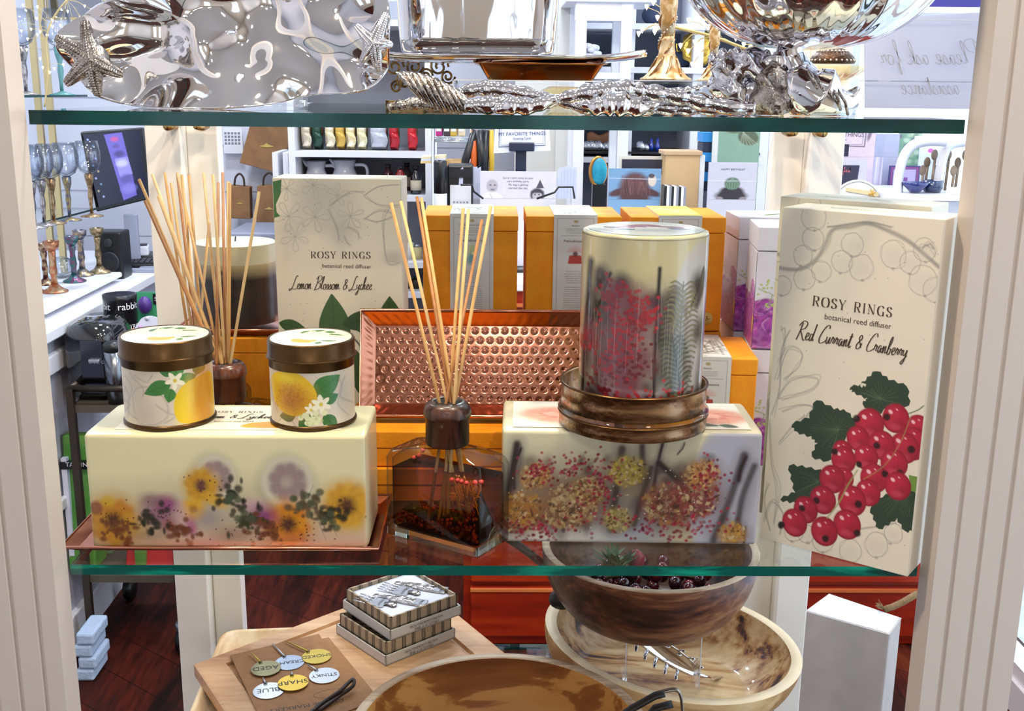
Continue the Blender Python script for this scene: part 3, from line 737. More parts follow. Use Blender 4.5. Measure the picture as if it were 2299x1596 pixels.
leaf(rA, (418, 850), (440, 822), 12, '#4c8c3f', '#1f4a22'); leaf(rA, (430, 862), (462, 850), 12, '#4a8a3d', '#1f4a22'); leaf(rA, (462, 850), (468, 815), 10, '#356e30', '#1f4a22')
rA.poly([(458, 858), (430, 880), (416, 915), (420, 950), (440, 962), (480, 962), (480, 850)], '#e9c31f', 1, 3, .06); rA.ell((472, 905), 20, 52, 0, '#b9741d', .8, .5); rA.ell((437, 915), 14, 40, .2, '#f3d62c', .6, .6)
flowerlet(rA, (421, 862), 19, 5)
leaf(rA, (275, 840), (278, 900), 9, '#3c7a36', '#1f4a22')
rB = Ras(300, 120, '#d9cdb8', tinmap(697, 97, 820, 952)); rB.noise(.05, 25)
for q in ([(620, 830), (612, 870), (625, 920)], [(760, 830), (775, 860), (765, 900), (785, 930)], [(780, 840), (770, 880), (790, 900)], [(630, 940), (650, 925), (670, 950)], [(606, 850), (615, 900), (606, 930)]): pencil(rB, q, 2.4, .3, 3)
rB.ell((775, 880), 18, 40, 0, '#aaa6a2', .35, .7); rB.ell((620, 900), 14, 40, 0, '#b0aca6', .4, .7)
leaf(rB, (715, 880), (770, 835), 22, '#3d7a37', '#1f4a22'); leaf(rB, (735, 895), (766, 878), 13, '#3a7434', '#1f4a22'); leaf(rB, (672, 925), (632, 928), 14, '#2f5e2c', '#173717'); leaf(rB, (680, 955), (715, 920), 15, '#356e30', '#173717'); leaf(rB, (735, 925), (762, 955), 15, '#356e30', '#173717')
lem = [(609, 850), (616, 836), (640, 827), (672, 828), (698, 842), (716, 862), (722, 885), (712, 908), (692, 922), (664, 926), (638, 916), (620, 895), (613, 868)]
rB.poly(lem, '#e3bd22', 1, 3, .08); rB.ell((660, 885), 46, 40, 0, '#cf8f1e', .65, .6); rB.ell((668, 892), 36, 26, .2, '#b5701c', .7, .6); rB.ell((650, 842), 34, 10, 0, '#ead12c', .7, .5)
for k in range(260): rB.ell((660+RNG.randn()*22, 885+RNG.randn()*18), 1.5, 1.3, 0, '#9a5a18', .35, .3)
flowerlet(rB, (730, 900), 20, 6); flowerlet(rB, (708, 912), 14, 6)
for k in range(16): rB.ell((710+RNG.randn()*13, 934+RNG.randn()*10), 6.5, 6, 0, '#dfe3b4', 1, .12); rB.ell((710+RNG.randn()*12, 934+RNG.randn()*9), 3, 3, 0, '#b9c47c', .7, .3)
zt = ZL+.0018+2*H[2]+.0004
tA = tin('round lemon print candle tin standing on the left end of the block candle', rA, (-.3378, .0845, zt), R(10))
tB = tin('round candle tin with a whole lemon, on the right end of the block candle', rB, (-.1905, .0840, zt), R(-10))
tB.scale = (.96, .96, .98)

# ------------------------------------------------------------------ right block candle with rosehips and twigs
def brickR():
    r = Ras(420, 190, '#d6cfb0', hom([(1115, 965), (1714, 985), (1690, 1228), (1148, 1214)]))
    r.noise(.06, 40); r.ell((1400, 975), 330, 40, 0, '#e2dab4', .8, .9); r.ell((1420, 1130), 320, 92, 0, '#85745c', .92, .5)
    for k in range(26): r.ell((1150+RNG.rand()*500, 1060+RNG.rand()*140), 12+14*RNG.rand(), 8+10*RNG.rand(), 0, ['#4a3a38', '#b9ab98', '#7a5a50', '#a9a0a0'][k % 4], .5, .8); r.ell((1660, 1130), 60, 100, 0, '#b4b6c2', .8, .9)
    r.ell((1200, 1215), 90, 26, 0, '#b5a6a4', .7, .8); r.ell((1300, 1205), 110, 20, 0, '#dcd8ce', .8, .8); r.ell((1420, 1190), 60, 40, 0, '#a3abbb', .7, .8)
    def twig(p, q, wd, al=.75, c='#2b2320'):
        r.line([p, ((p[0]+q[0])/2+RNG.randn()*3, (p[1]+q[1])/2), q], wd*2.1, '#4a4450', al*.75, .8); r.line([p, ((p[0]+q[0])/2+RNG.randn()*3, (p[1]+q[1])/2), q], wd*1.1, c, min(1, al*1.4), .5)
    for p, q, w_, al in (((1155, 1000), (1150, 1180), 16, .7), ((1165, 1010), (1162, 1100), 6, .8), ((1395, 1015), (1382, 1190), 15, .6), ((1440, 1010), (1446, 1080), 12, .6), ((1462, 1060), (1430, 1180), 12, .6), ((1487, 1000), (1470, 1100), 7, .7),
        ((1668, 1035), (1600, 1215), 15, .55), ((1690, 1060), (1650, 1190), 13, .55), ((1672, 1040), (1655, 1090), 8, .75), ((1480, 1050), (1535, 1100), 13, .75), ((1535, 1005), (1520, 1030), 2.5, .8), ((1668, 1190), (1664, 1222), 3, .9)):
        twig(p, q, w_, al)
    def petals(cx, cy, s, c1, c2, n=26):
        s *= 1.15; r.ell((cx, cy), s*1.35, s*1.1, 0, '#5c4438', .55, .5); r.ell((cx, cy), s*1.05, s*.9, 0, c2, .85, .35)
        for k in range(int(n*3.2)):
            a = RNG.rand()*2*PI; d = s*math.sqrt(RNG.rand())
            r.ell((cx+math.cos(a)*d*1.15, cy+math.sin(a)*d), 2+s*.13*RNG.rand(), 1.5+s*.08*RNG.rand(), RNG.rand()*3, [c1, c2, '#c8b186', '#6d4c30', '#3c281e', c1, '#a58a5c'][k % 7], .75, .25)
        for k in range(int(n*1.6)):
            a = RNG.rand()*2*PI; d = s*RNG.rand(); x, y = cx+math.cos(a)*d*1.1, cy+math.sin(a)*d; q = RNG.rand()*6
            r.line([(x, y), (x+5*math.cos(q), y+5*math.sin(q)), (x+8*math.cos(q+.8), y+8*math.sin(q+.8))], 1.3, ['#4a3020', '#dccba0'][k % 2], .6, sm=3)
    for k in range(40): r.ell((1150+RNG.rand()*520, 1030+RNG.rand()*175), 4+10*RNG.rand(), 5+14*RNG.rand(), RNG.randn()*.5, ['#2a1e20', '#3c2a2c', '#1c1416'][k % 3], .5, .6)
    petals(1205, 1075, 26, '#b58a4a', '#a5763c'); petals(1185, 1150, 38, '#b2822f', '#a06a2a'); petals(1290, 1140, 44, '#b39a68', '#8a5c38', 60); petals(1325, 1110, 30, '#bca26c', '#96723e', 30)
    petals(1410, 1065, 30, '#bba03a', '#a08c32', 24); petals(1500, 1140, 40, '#a8703c', '#8a4a34', 40); petals(1560, 1125, 40, '#9a4c40', '#7d3434', 36); petals(1575, 1075, 28, '#c49a5e', '#b57a3a', 26); petals(1395, 1170, 24, '#b8a45e', '#9a8a4a', 18)
    petals(1640, 1205, 22, '#c79a42', '#b58432', 12)
    for k in range(520):
        c0, sx, sy = [((1290, 1050), 30, 14), ((1210, 1060), 22, 14), ((1160, 1190), 30, 14), ((1330, 1140), 30, 30), ((1560, 1180), 45, 18), ((1590, 1080), 28, 22), ((1230, 1190), 30, 12), ((1480, 1190), 50, 14), ((1360, 1080), 16, 26)][k % 9]
        r.ell((c0[0]+RNG.randn()*sx, c0[1]+RNG.randn()*sy), 3.4, 3.2, 0, ['#8c1232', '#a31c34', '#6a0f2a', '#9c3850', '#741420'][k % 5], .6+.4*RNG.rand(), .35)
    for k in range(90): r.ell((1150+RNG.rand()*480, 1060+RNG.rand()*150), 1.6, 1.4, 0, ['#e0d8c8', '#2a1a16', '#d7b678'][k % 3], .7, .3)
    return r
Zr = ZL+.0003
base = thing('block_candle', 'wide block candle with twigs, dried roses and red berries right of the bottle', 'candle', (.1385, .109, Zr), R(-1.5))
H2 = (.1330, .056, .0615); rR = brickR()
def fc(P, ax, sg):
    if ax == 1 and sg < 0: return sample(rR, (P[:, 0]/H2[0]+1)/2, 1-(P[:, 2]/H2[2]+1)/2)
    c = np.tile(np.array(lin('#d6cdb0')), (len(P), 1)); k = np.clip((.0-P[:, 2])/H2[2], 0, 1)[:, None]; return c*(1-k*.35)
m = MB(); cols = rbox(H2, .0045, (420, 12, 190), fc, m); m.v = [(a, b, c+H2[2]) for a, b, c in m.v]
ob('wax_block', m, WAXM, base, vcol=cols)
def toplabelR():
    r = Ras(300, 110, '#ece6d8'); r.noise(.03, 8)
    for cx in (52, 258):
        for k, (a, b, c) in enumerate(((46, 34, '#e8b49c'), (38, 28, '#e2937c'), (30, 22, '#e8a38a'), (22, 15, '#da7f6c'), (13, 9, '#efb09a'))):
            r.ell((cx+(k % 2)*3, 58-k), a, b, .1*k, c, .9, .25)
        for k in range(14): a = k*.45; r.line([(cx+12*math.cos(a), 56+8*math.sin(a)), (cx+30*math.cos(a+.5), 56+20*math.sin(a+.5)), (cx+44*math.cos(a+.7), 56+32*math.sin(a+.7))], 1.6, '#c9635a' if k % 2 else '#f2c6b0', .5)
    for a, b in (((230, 88), (262, 96)), ((235, 92), (225, 106)), ((262, 92), (285, 100))): leaf(r, a, b, 7, '#5f6f5c', '#3a463a')
    return r
m = MB(); c = ras_sheet(m, toplabelR(), lambda U, V: np.stack([(U-.5)*.244, (.5-V)*.094, .0005+U*0], -1))
ob('paper_label', m, attr_mat('print_paper', .45, .1), base, loc=(0, 0, 2*H2[2]), vcol=c)

# stacked bronze tin carrying the round candle
WOODTIN = wood('brushed_bronze_tin', [(.3, '#5a3c22'), (.5, '#86613c'), (.7, '#a8825a')], 'X', 8, .3, .4, rings=3)
WOODTIN.node_tree.nodes['Principled BSDF'].inputs['Metallic'].default_value = .75
zt = Zr+2*H2[2]+.0006
LIDC = (.1400, .0835)
def pan(name, label, z, r0, h, inner=False):
    t = thing(name, label, 'tin lid', (*LIDC, z), 0)
    ob('pan_wall', MB().lathe([(r0-.003, 0), (r0, .001), (r0+.0004, h*.5), (r0, h-.001), (r0+.0012, h), (r0-.0012, h+.0006), (r0-.002, h-.001), (r0-.0025, .002), (0, .002)], 96), WOODTIN, t)
    ob('rolled_rim', MB().lathe([(r0-.0006, h-.0018), (r0+.0018, h-.001), (r0+.0016, h+.0004), (r0-.0006, h+.001)], 96, cap=False), mat('bronze_rim', '#5c4127', .3, .9), t)
    return t
pan('bronze_dish', 'shallow bronze dish lying on the twig block candle, under the other dish', zt, .0760, .0150)
ob('glass_liner', MB().lathe([(0, 0), (.0768, 0), (.078, .0018), (.0775, .003), (0, .003)], 64), glass('liner_glass', (.85, .88, .88), 1.5), label='thin clear round liner between the two bronze dishes', cat='dish', loc=(*LIDC, zt+.0158))
pan('bronze_dish', 'taller bronze dish directly under the round berry candle', zt+.0190, .0745, .0265)
def roundc():
    r = Ras(460, 420, '#bdb594', None)
    cx, hw, yt, yb = 1452, 146, 520, 862
    def mp(x, y):
        s = np.clip((x-cx)/(hw-(y-520)*.022), -1, 1); a = np.arcsin(s); yy = y-18*np.cos(a); return (a+R(95))/R(190), (yy-yt+18)/(yb-yt)
    r.mp = mp; r.noise(.06, 50)
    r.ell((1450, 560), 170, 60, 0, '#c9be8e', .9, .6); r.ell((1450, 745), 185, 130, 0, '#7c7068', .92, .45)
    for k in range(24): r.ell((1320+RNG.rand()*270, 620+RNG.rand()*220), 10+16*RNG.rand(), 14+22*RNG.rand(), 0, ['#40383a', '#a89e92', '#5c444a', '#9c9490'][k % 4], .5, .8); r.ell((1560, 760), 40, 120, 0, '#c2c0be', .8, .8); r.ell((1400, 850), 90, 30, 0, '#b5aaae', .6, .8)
    for p, q, w_, al in (((1322, 560), (1318, 850), 12, .7), ((1340, 580), (1330, 660), 14, .6), ((1362, 580), (1328, 680), 5, .8), ((1466, 570), (1464, 870), 6, .85), ((1462, 620), (1480, 760), 8, .4), ((1578, 580), (1558, 640), 10, .6), ((1575, 570), (1545, 640), 5, .7),
        ((1490, 650), (1500, 860), 18, .35), ((1350, 840), (1345, 780), 14, .5), ((1522, 860), (1500, 780), 5, .8), ((1590, 640), (1560, 860), 8, .4)): r.line([p, ((p[0]+q[0])/2+RNG.randn()*3, (p[1]+q[1])/2), q], w_*1.35, '#140e0e', min(1, al*1.5), .6)
    for p in ((1345, 590), (1385, 600), (1358, 640), (1455, 635), (1495, 630), (1490, 665), (1560, 600), (1570, 690), (1480, 700), (1350, 750), (1335, 820), (1480, 840)): r.ell(p, 17, 21, 0, '#1a1418', .95, .6)
    for k in range(46): x = 1318+RNG.rand()*270; r.ell((x, 610+RNG.rand()*240), 4+7*RNG.rand(), 8+16*RNG.rand(), RNG.randn()*.3, ['#1c1618', '#2e2226', '#141012'][k % 3], .6, .6)
    # fern
    def fern(b, t, n, wd, c, al):
        b, t = np.array(b, float), np.array(t, float); d = t-b; L = np.linalg.norm(d); nn = np.array([-d[1], d[0]])/L; dd = d/L
        r.line([b, t], 3, c, al)
        for k in range(n):
            u = k/n; p = b+d*u; s = wd*(math.sin(PI*(.15+.85*(1-u)))**.7)
            for sg in (-1, 1): r.line([p, p+nn*sg*s*.6+dd*s*.35, p+nn*sg*s+dd*s*.25], 4.2, c, al*.9)
    r.ell((1515, 760), 34, 110, 0, '#55563e', .75, .5); fern((1515, 850), (1522, 595), 26, 44, '#63603c', .95); fern((1540, 870), (1500, 700), 18, 34, '#2c3a2c', .9); fern((1478, 870), (1505, 825), 10, 14, '#3c4630', .9); fern((1500, 690), (1530, 610), 9, 30, '#7d784c', .9)
    for c0, s in (((1405, 640), 34), ((1395, 700), 36), ((1360, 760), 26), ((1420, 750), 30), ((1330, 700), 18), ((1370, 610), 16), ((1395, 830), 36), ((1445, 665), 16), ((1400, 790), 20)):
        r.ell(c0, s*1.2, s*1.1, 0, '#7d3444', .75, .6)
    for k in range(620):
        c0, s = [((1405, 635), 24), ((1420, 665), 22), ((1395, 700), 24), ((1410, 750), 26), ((1375, 745), 22), ((1328, 715), 12), ((1400, 835), 24), ((1350, 800), 24), ((1445, 660), 12), ((1365, 625), 14), ((1500, 850), 30)][min(k % 12, 10) if k % 40 else 10]
        r.ell((c0[0]+RNG.randn()*s, c0[1]+RNG.randn()*s*.9), 3.8, 3.6, 0, ['#a40c1e', '#85101e', '#b81c28', '#650c18'][k % 4], .7+.3*RNG.rand(), .3)
    for k in range(60):
        x = 1320+RNG.rand()*270; y = 590+RNG.rand()*180; r.line([(x, y), (x+RNG.randn()*3, y+60+RNG.rand()*60)], 1.2, '#e2e0d8' if k % 2 else '#6a605c', .25, sm=0)
    return r
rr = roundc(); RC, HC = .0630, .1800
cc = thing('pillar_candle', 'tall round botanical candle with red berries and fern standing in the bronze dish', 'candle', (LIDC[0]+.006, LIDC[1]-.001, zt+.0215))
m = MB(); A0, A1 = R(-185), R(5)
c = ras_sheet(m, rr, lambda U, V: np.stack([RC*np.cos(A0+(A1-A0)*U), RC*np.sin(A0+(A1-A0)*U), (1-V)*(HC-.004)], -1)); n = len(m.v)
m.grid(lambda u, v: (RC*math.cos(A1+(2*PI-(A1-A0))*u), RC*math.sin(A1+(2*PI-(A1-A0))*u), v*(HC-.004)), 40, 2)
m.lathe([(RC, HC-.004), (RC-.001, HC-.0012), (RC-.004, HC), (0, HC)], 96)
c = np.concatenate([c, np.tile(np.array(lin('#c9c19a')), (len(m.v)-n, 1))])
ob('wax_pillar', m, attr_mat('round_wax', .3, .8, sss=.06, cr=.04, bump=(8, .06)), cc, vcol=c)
r2 = Ras(160, 160, '#dfe3d8'); r2.noise(.04, 10); r2.ell((80, 80), 62, 62, 0, '#ece8d2', 1, .03)
r2.poly([(30, 70), (60, 40), (100, 34), (135, 60), (128, 80), (100, 62), (60, 62), (40, 82)], '#8c2434', .95, 3, .4)
for a, b in (((40, 78), (20, 60)), ((60, 90), (34, 98)), ((110, 76), (140, 92))): leaf(r2, a, b, 9, '#3d5040', '#223022')
for k in range(20): r2.ell((80+RNG.randn()*26, 52+RNG.randn()*8), 5, 5, 0, '#a52a3c', .8, .2)
m = MB()
def disc(U, V):
    x, y = U*2-1, 1-V*2; a = np.maximum(abs(x), abs(y))+1e-9; L = np.hypot(x, y)+1e-9; k = a/L*(RC-.006); return np.stack([x*k, y*k, HC+.0004+0*x], -1)
c = ras_sheet(m, r2, disc); ob('top_label', m, attr_mat('gloss_label', .2, .8), cc, vcol=c)

# ------------------------------------------------------------------ reed diffusers
DARKW = wood('dark_cap_wood', [(.3, '#140b08'), (.55, '#3a2016'), (.75, '#54301f')], 'Z', 30, .35, .2)
BROWNW = wood('brown_cap_wood', [(.3, '#2a1209'), (.55, '#54291a'), (.75, '#6d3a22')], 'Z', 30, .3, .3)
REEDS = [mat('reed_%d' % i, c, .55, var=(200, c2, .3, .7), stretch=(1, 1, .05)) for i, (c, c2) in enumerate((('#d2a468', '#c08a4c'), ('#e0bc84', '#cda066'), ('#b37a48', '#a2683a'), ('#d9ae74', '#c9985a')))]
BG = glass('bottle_glass', (.96, .98, .96), 1.4, .015, .8, edge=('#3c463c', 2.2))
BGI = glass('bottle_inner_glass', (.98, .99, .98), 1.1, .03, .25, edge=('#5a6457', 3))
BASEG = mat('bottle_base_glass', '#f2f6f2', .02); BASEG.node_tree.nodes['Principled BSDF'].inputs['Transmission Weight'].default_value = 1; BASEG.node_tree.nodes['Principled BSDF'].inputs['IOR'].default_value = 1.5
def rrect(w, d, r, n=5):
    P = []
    for sx, sy, a0 in ((1, 1, 0), (-1, 1, 90), (-1, -1, 180), (1, -1, 270)):
        for k in range(n+1): a = R(a0+90*k/n); P.append((sx*(w/2-r)+r*math.cos(a), sy*(d/2-r)+r*math.sin(a)))
    return P
def loft(m, secs, mi=0, cap=True, sm=True):
    n = len(secs[0][0]); v = []; f = []
    for P, z in secs: v += [(x, y, z) for x, y in P]
    for i in range(len(secs)-1):
        for k in range(n): f.append((i*n+k, i*n+(k+1) % n, (i+1)*n+(k+1) % n, (i+1)*n+k))
    if cap: f += [tuple(range(n-1, -1, -1)), tuple((len(secs)-1)*n+k for k in range(n))]
    return m.add(v, f, mi, sm)
def diffuser(label, loc, rz, cap_m, reeds, liquid, W=.118, D=.062, Hb=.098, full=True):
    t = thing('reed_diffuser', label, 'diffuser', loc, rz, None)
    circ = lambda r, n=24: [(r*math.cos(R(a)), r*math.sin(R(a))) for a in [(-0)+360*k/n for k in range(n)]]
    # glass: outer shell
    m = MB(); sec = [(rrect(W-.010, D-.010, .004), 0), (rrect(W, D, .006), .004), (rrect(W, D, .007), Hb-.010), (rrect(W-.006, D-.006, .008), Hb-.003)]
    loft(m, sec, cap=False)
    m.add([(x, y, 0) for x, y in rrect(W-.010, D-.010, .004)], [tuple(range(23, -1, -1))], 0)
    # shoulder to neck
    P0 = rrect(W-.006, D-.006, .008); v = [(x, y, Hb-.003) for x, y in P0]
    v += [(x*.6, y*.7, Hb+.003) for x, y in P0]; v2 = []
    for x, y in P0: a = math.atan2(y/(D), x/(W)); v2.append((.0165*math.cos(a), .0165*math.sin(a), Hb+.006))
    v += v2; v += [(x, y, Hb+.020) for x, y, z in v2]; f = []
    for i in range(3):
        for k in range(24): f.append((i*24+k, i*24+(k+1) % 24, (i+1)*24+(k+1) % 24, (i+1)*24+k))
    m.add(v, f, 0, True)
    # inner wall and thick base
    w2, d2 = W-.009, D-.009
    m2 = MB(); loft(m2, [(rrect(w2-.006, d2-.006, .004), .011), (rrect(w2, d2, .006), .015), (rrect(w2, d2, .006), Hb-.012), (rrect(w2-.014, d2-.012, .006), Hb-.005)], cap=False)
    m2.add([(x, y, .011) for x, y in rrect(w2-.006, d2-.006, .004)], [tuple(range(24))], 0)
    b = ob('glass_bottle', m, BG, t); ob('inner_wall', m2, BGI, b)
    ob('glass_base', MB().prism(rrect(W-.012, D-.012, .004), .0006, .0104), BASEG, b, bevel=.001)
    if liquid:
        hl = .076; w3, d3 = w2-.0006, d2-.0006
        ml = MB(); loft(ml, [(rrect(w3-.006, d3-.006, .004), .0113), (rrect(w3, d3, .006), .0155), (rrect(w3, d3, .006), hl)], cap=True)
        ob('scented_oil', ml, glass('amber_oil', (.78, .54, .15), 1.05, .03, .05, edge=('#3a1c06', 2.0)), t)
    cp = ob('wooden_cap', MB().lathe([(.0125, .036), (.0125, .040), (.016, .0412), (.0205, .039), (.0238, .035), (.0246, .030), (.0246, .0265), (.0236, .0245), (.0225, .024), (.0225, -.003), (.0215, -.0045), (.0165, -.0045)], 48), cap_m, t, loc=(0, 0, Hb+.0115))
    ob('cap_opening', MB().lathe([(.0128, .0395), (.0122, .030), (0, .030)], 24), mat('cap_hole', '#0c0705', .8), cp)
    for i, (a, b_, rr_) in enumerate(reeds):
        ob('reed', MB().tube([a, b_], rr_, 8), REEDS[i % 4], t, world=True)
    return t
# front bottle
bloc = Vector((-.0515, .0670, ZL+.0002)); topz = bloc.z+.098+.0515
reeds = []
rnd = random.Random(3)
F = [(878, 455, 990, 852, .02), (900, 452, 1005, 852, .09), (936, 442, 1012, 852, .10), (946, 444, 1018, 852, .06), (1040, 468, 1010, 852, .08), (1052, 470, 1020, 852, .05), (1082, 494, 1004, 852, .10), (1102, 462, 1022, 852, .03)]
mouth = Vector((bloc.x, bloc.y, topz))
def reedset(F, mouth, btm_z, spread, jit=.5):
    out = []
    for i, (x, y, x2, y2, dy) in enumerate(F):
        top = aY(x, y, mouth.y+dy)
        g = Vector((mouth.x+spread*((x2-F[0][2])/(max(1, max(q[2] for q in F)-F[0][2]))-.5), mouth.y+(rnd.random()-.5)*spread*.8, mouth.z))
        d = g-top; k = (btm_z-g.z)/d.z; e = g+d*k*jit; e.z = btm_z; e.x = mouth.x+max(-.030, min(.030, e.x-mouth.x)); e.y = mouth.y+max(-.008, min(.008, e.y-mouth.y))
        out.append((top, g)); out.append((g, e))
    return out
rs = reedset(F, mouth, ZL+.020, .016, .75)
rs2 = [(a, b, .00165) for a, b in rs]
db = diffuser('clear glass reed diffuser with amber oil in front of the copper tray', bloc, R(-33), DARKW, [], True)
for i in range(0, len(rs), 2):
    g = rs[i][1]
    ob('reed', MB().tube([rs[i][0], g, rs[i+1][1]], .00175, 8), REEDS[(i//2) % 4], db, world=True)
# botanicals in the oil
def inb(x, y, z): # bottle-local
    return (x, y, z)
m = MB()
for k in range(520):
    x = .050*(rnd.random()*2-1); y = .022*(rnd.random()*2-1); z = .0145+rnd.random()*(.008+.016*max(0, (x+.02)/.07))
    m.ball((x, y, z), .0022, 6)
    if k % 3 == 0: m.mi[-24:] = [1]*24
ob('red_peppercorns', m, [mat('berry_dark', '#5a0f12', .3), mat('berry_mid', '#8c1d20', .3)], db, kind='stuff')
m = MB()
for k in range(9):
    x = -.045+k*.0085+.003*rnd.random(); m.ball((x, -.010+.012*rnd.random(), .022+.006*rnd.random()), (.011, .007, .006), 10, fn=lambda d: 1+.35*math.sin(9*d.x+7*d.z)*math.sin(8*d.y+3*d.x))
ob('dark_petals', m, mat('dark_petal', '#1a0b0c', .5), db, kind='stuff')
m = MB(); m.tube([(.047, -.006, .015), (.048, -.004, .035), (.040, -.004, .060)], [.008, .0085, .004], 12)
ob('seed_pod', m, mat('seed_pod', '#140c12', .5), db)
m = MB()
for k in range(34):
    a = -1+2*k/33; m.tube([(.032+.004*a, -.008, .050), (.033+.013*a, -.012+.01*rnd.random(), .064), (.030+.018*a, -.010, .070+.008*rnd.random())], .0006, 5)
    m.tube([(.030+.010*a, -.010, .046+.022*rnd.random()), (.030+.019*a, -.012, .040+.034*rnd.random())], .0005, 5)
ob('dried_blossom', m, mat('dried_blossom', '#c98a45', .5), db, kind='stuff')
m = MB()
for k, (x, y, z) in enumerate(((.020, -.021, .0755), (.026, -.019, .0755), (.032, -.021, .0762), (.038, -.021, .0758), (.046, -.018, .0768), (.050, -.012, .0765), (-.050, .018, .077), (-.046, .019, .083), (-.051, .010, .0765), (.048, -.020, .078))): m.ball((x, y, z), .0026, 8)
ob('floating_berries', m, mat('berry_bright', '#d9382c', .3), db, kind='stuff')

# rear diffusers
b2 = Vector((aY(505, 822, .225).x, .225, ZL+.0002))
F2 = [(312, 402, 488, 780, .02), (342, 392, 490, 780, .10), (325, 450, 486, 780, .0), (355, 440, 492, 780, .06), (398, 388, 496, 780, .14), (478, 392, 500, 780, .05), (500, 388, 502, 780, .12), (512, 408, 505, 780, .08), (516, 410, 508, 780, .03), (582, 430, 512, 780, .02), (490, 410, 488, 780, .10), (457, 390, 497, 775, .14)]
d2 = diffuser('brown capped reed diffuser with many reeds, behind the two lemon tins', b2, R(8), BROWNW, [], True)
mth = Vector((b2.x, b2.y, b2.z+.1495))
rs = reedset(F2, mth, ZL+.02, .016, .6)
for i in range(0, len(rs), 2): ob('reed', MB().tube([rs[i][0], rs[i][1], rs[i+1][1]], .0018, 8), REEDS[(i//2) % 4], d2, world=True)
b3 = Vector((aY(440, 760, .31).x, .31, ZL+.0002))
F3 = [(370, 388, 436, 728, .05), (384, 410, 438, 728, .0), (398, 390, 441, 728, .06), (408, 392, 443, 728, .02), (424, 392, 446, 728, .06), (470, 500, 442, 728, .02)]
d3 = diffuser('second brown capped reed diffuser, farthest back beside the rear post', b3, R(0), BROWNW, [], True)
mth = Vector((b3.x, b3.y, b3.z+.1495))
rs = reedset(F3, mth, ZL+.02, .014, .6)
for i in range(0, len(rs), 2): ob('reed', MB().tube([rs[i][0], rs[i][1], rs[i+1][1]], .0018, 8), REEDS[(i//2) % 4], d3, world=True)

# ================================================================== middle shelf, back row
CARD = mat('card_cream', '#e4ddcc', .55, bump=(300, .03))
def textured_box(name, label, cat, A, B, H, D, front, body_m, print_m, loc_z, group=None, side=None, top=None, extra=None):
    """box whose front bottom edge runs A->B (world xy); front carries raster"""
    A, B = Vector(A), Vector(B); d = (B-A); W_ = d.length; rz = math.atan2(d.y, d.x)
    t = thing(name, label, cat, (A.x, A.y, loc_z), rz, group)
    b = MB().box((W_/2, D/2, H/2), (W_, D, H)); ob('carton', b, body_m, t, bevel=.0012)
    m = MB(); c = ras_sheet(m, front, lambda U, V: np.stack([.0008+U*(W_-.0016), -.0004+U*0, .0008+(1-V)*(H-.0016)], -1))
    f = ob('front_print', m, print_m, t, vcol=c)
    return t, f, W_, rz
def inkplace(quad, W_, H):
    h = hom(quad)
    def f(x, y):
        u, v = h(x, y); return (u*W_, -.0008, (1-v)*H)
    return f
INK = mat('ink_brown', '#4a3a30', .7)
PR = attr_mat('printed_card', .42, .05)
# ---- red currant boxes
qR = [(1753, 473), (2151, 490), (2041, 1294), (1690, 1208)]
r = Ras(380, 760, '#e6dfcd', hom(qR)); r.noise(.03, 60)
SK = '#8d8a85'
def sk(pts, wd=3, al=.4, n=3, j=2): pencil(r, pts, wd, al, n, SK, j)
def skc(x, y, rr, al=.4): 
    for _ in range(2):
        a0 = RNG.rand()*6; sk([(x+rr*(1+RNG.randn()*.04)*math.cos(a0+k*.7), y+rr*(1+RNG.randn()*.04)*math.sin(a0+k*.7)) for k in range(10)], 2.2, al, 1, 1)
    r.ell((x, y+rr*.2), rr*.8, rr*.6, 0, '#c3c1bb', .25, .6); r.ell((x+RNG.randn()*6, y+rr), 4, 3, 0, SK, .6, .5)
sk([(1735, 610), (1790, 612), (1830, 590), (1855, 555), (1875, 520), (1915, 510), (1960, 505), (2010, 517), (2060, 540), (2100, 570), (2140, 600)], 7, .32, 4, 2)
sk([(1860, 515), (1890, 508), (1960, 500), (2020, 512)], 3, .5, 3, 2)
for x, y, rr in ((1828, 492, 30), (1825, 542, 26), (1800, 580, 24), (1803, 632, 26), (1844, 615, 24), (1895, 592, 26), (1922, 552, 27), (1943, 603, 30), (2022, 572, 33), (2064, 590, 26), (2100, 560, 28), (2095, 630, 36), (1748, 650, 22), (2125, 650, 30), (1770, 1195, 22), (1800, 1200, 20), (1840, 1215, 26), (1905, 1238, 26), (1968, 1225, 28), (2010, 1200, 22)): skc(x, y, rr)
for k in range(7): sk([(2090+RNG.randn()*12, 555), (2110+RNG.randn()*14, 545), (2125, 560+RNG.randn()*10)], 3, .4, 1)
for q in ([(1720, 940), (1740, 880), (1745, 800), (1765, 750)], [(1735, 860), (1760, 790), (1790, 800), (1785, 830), (1750, 860)], [(1735, 900), (1770, 860), (1832, 852), (1820, 880), (1760, 900), (1738, 905)], [(1715, 950), (1720, 1040), (1730, 1100), (1725, 1180)],
          [(1745, 930), (1790, 915), (1820, 925), (1800, 950), (1840, 1000)], [(1740, 1000), (1775, 960), (1800, 940)], [(1745, 750), (1755, 745), (1752, 790), (1740, 820)], [(1700, 1170), (1720, 1130), (1745, 1160), (1735, 1200)], [(1930, 1190), (1990, 1180), (2020, 1170)], [(1710, 1090), (1700, 1130), (1715, 1190)]): sk(q, 3, .38, 3, 3)
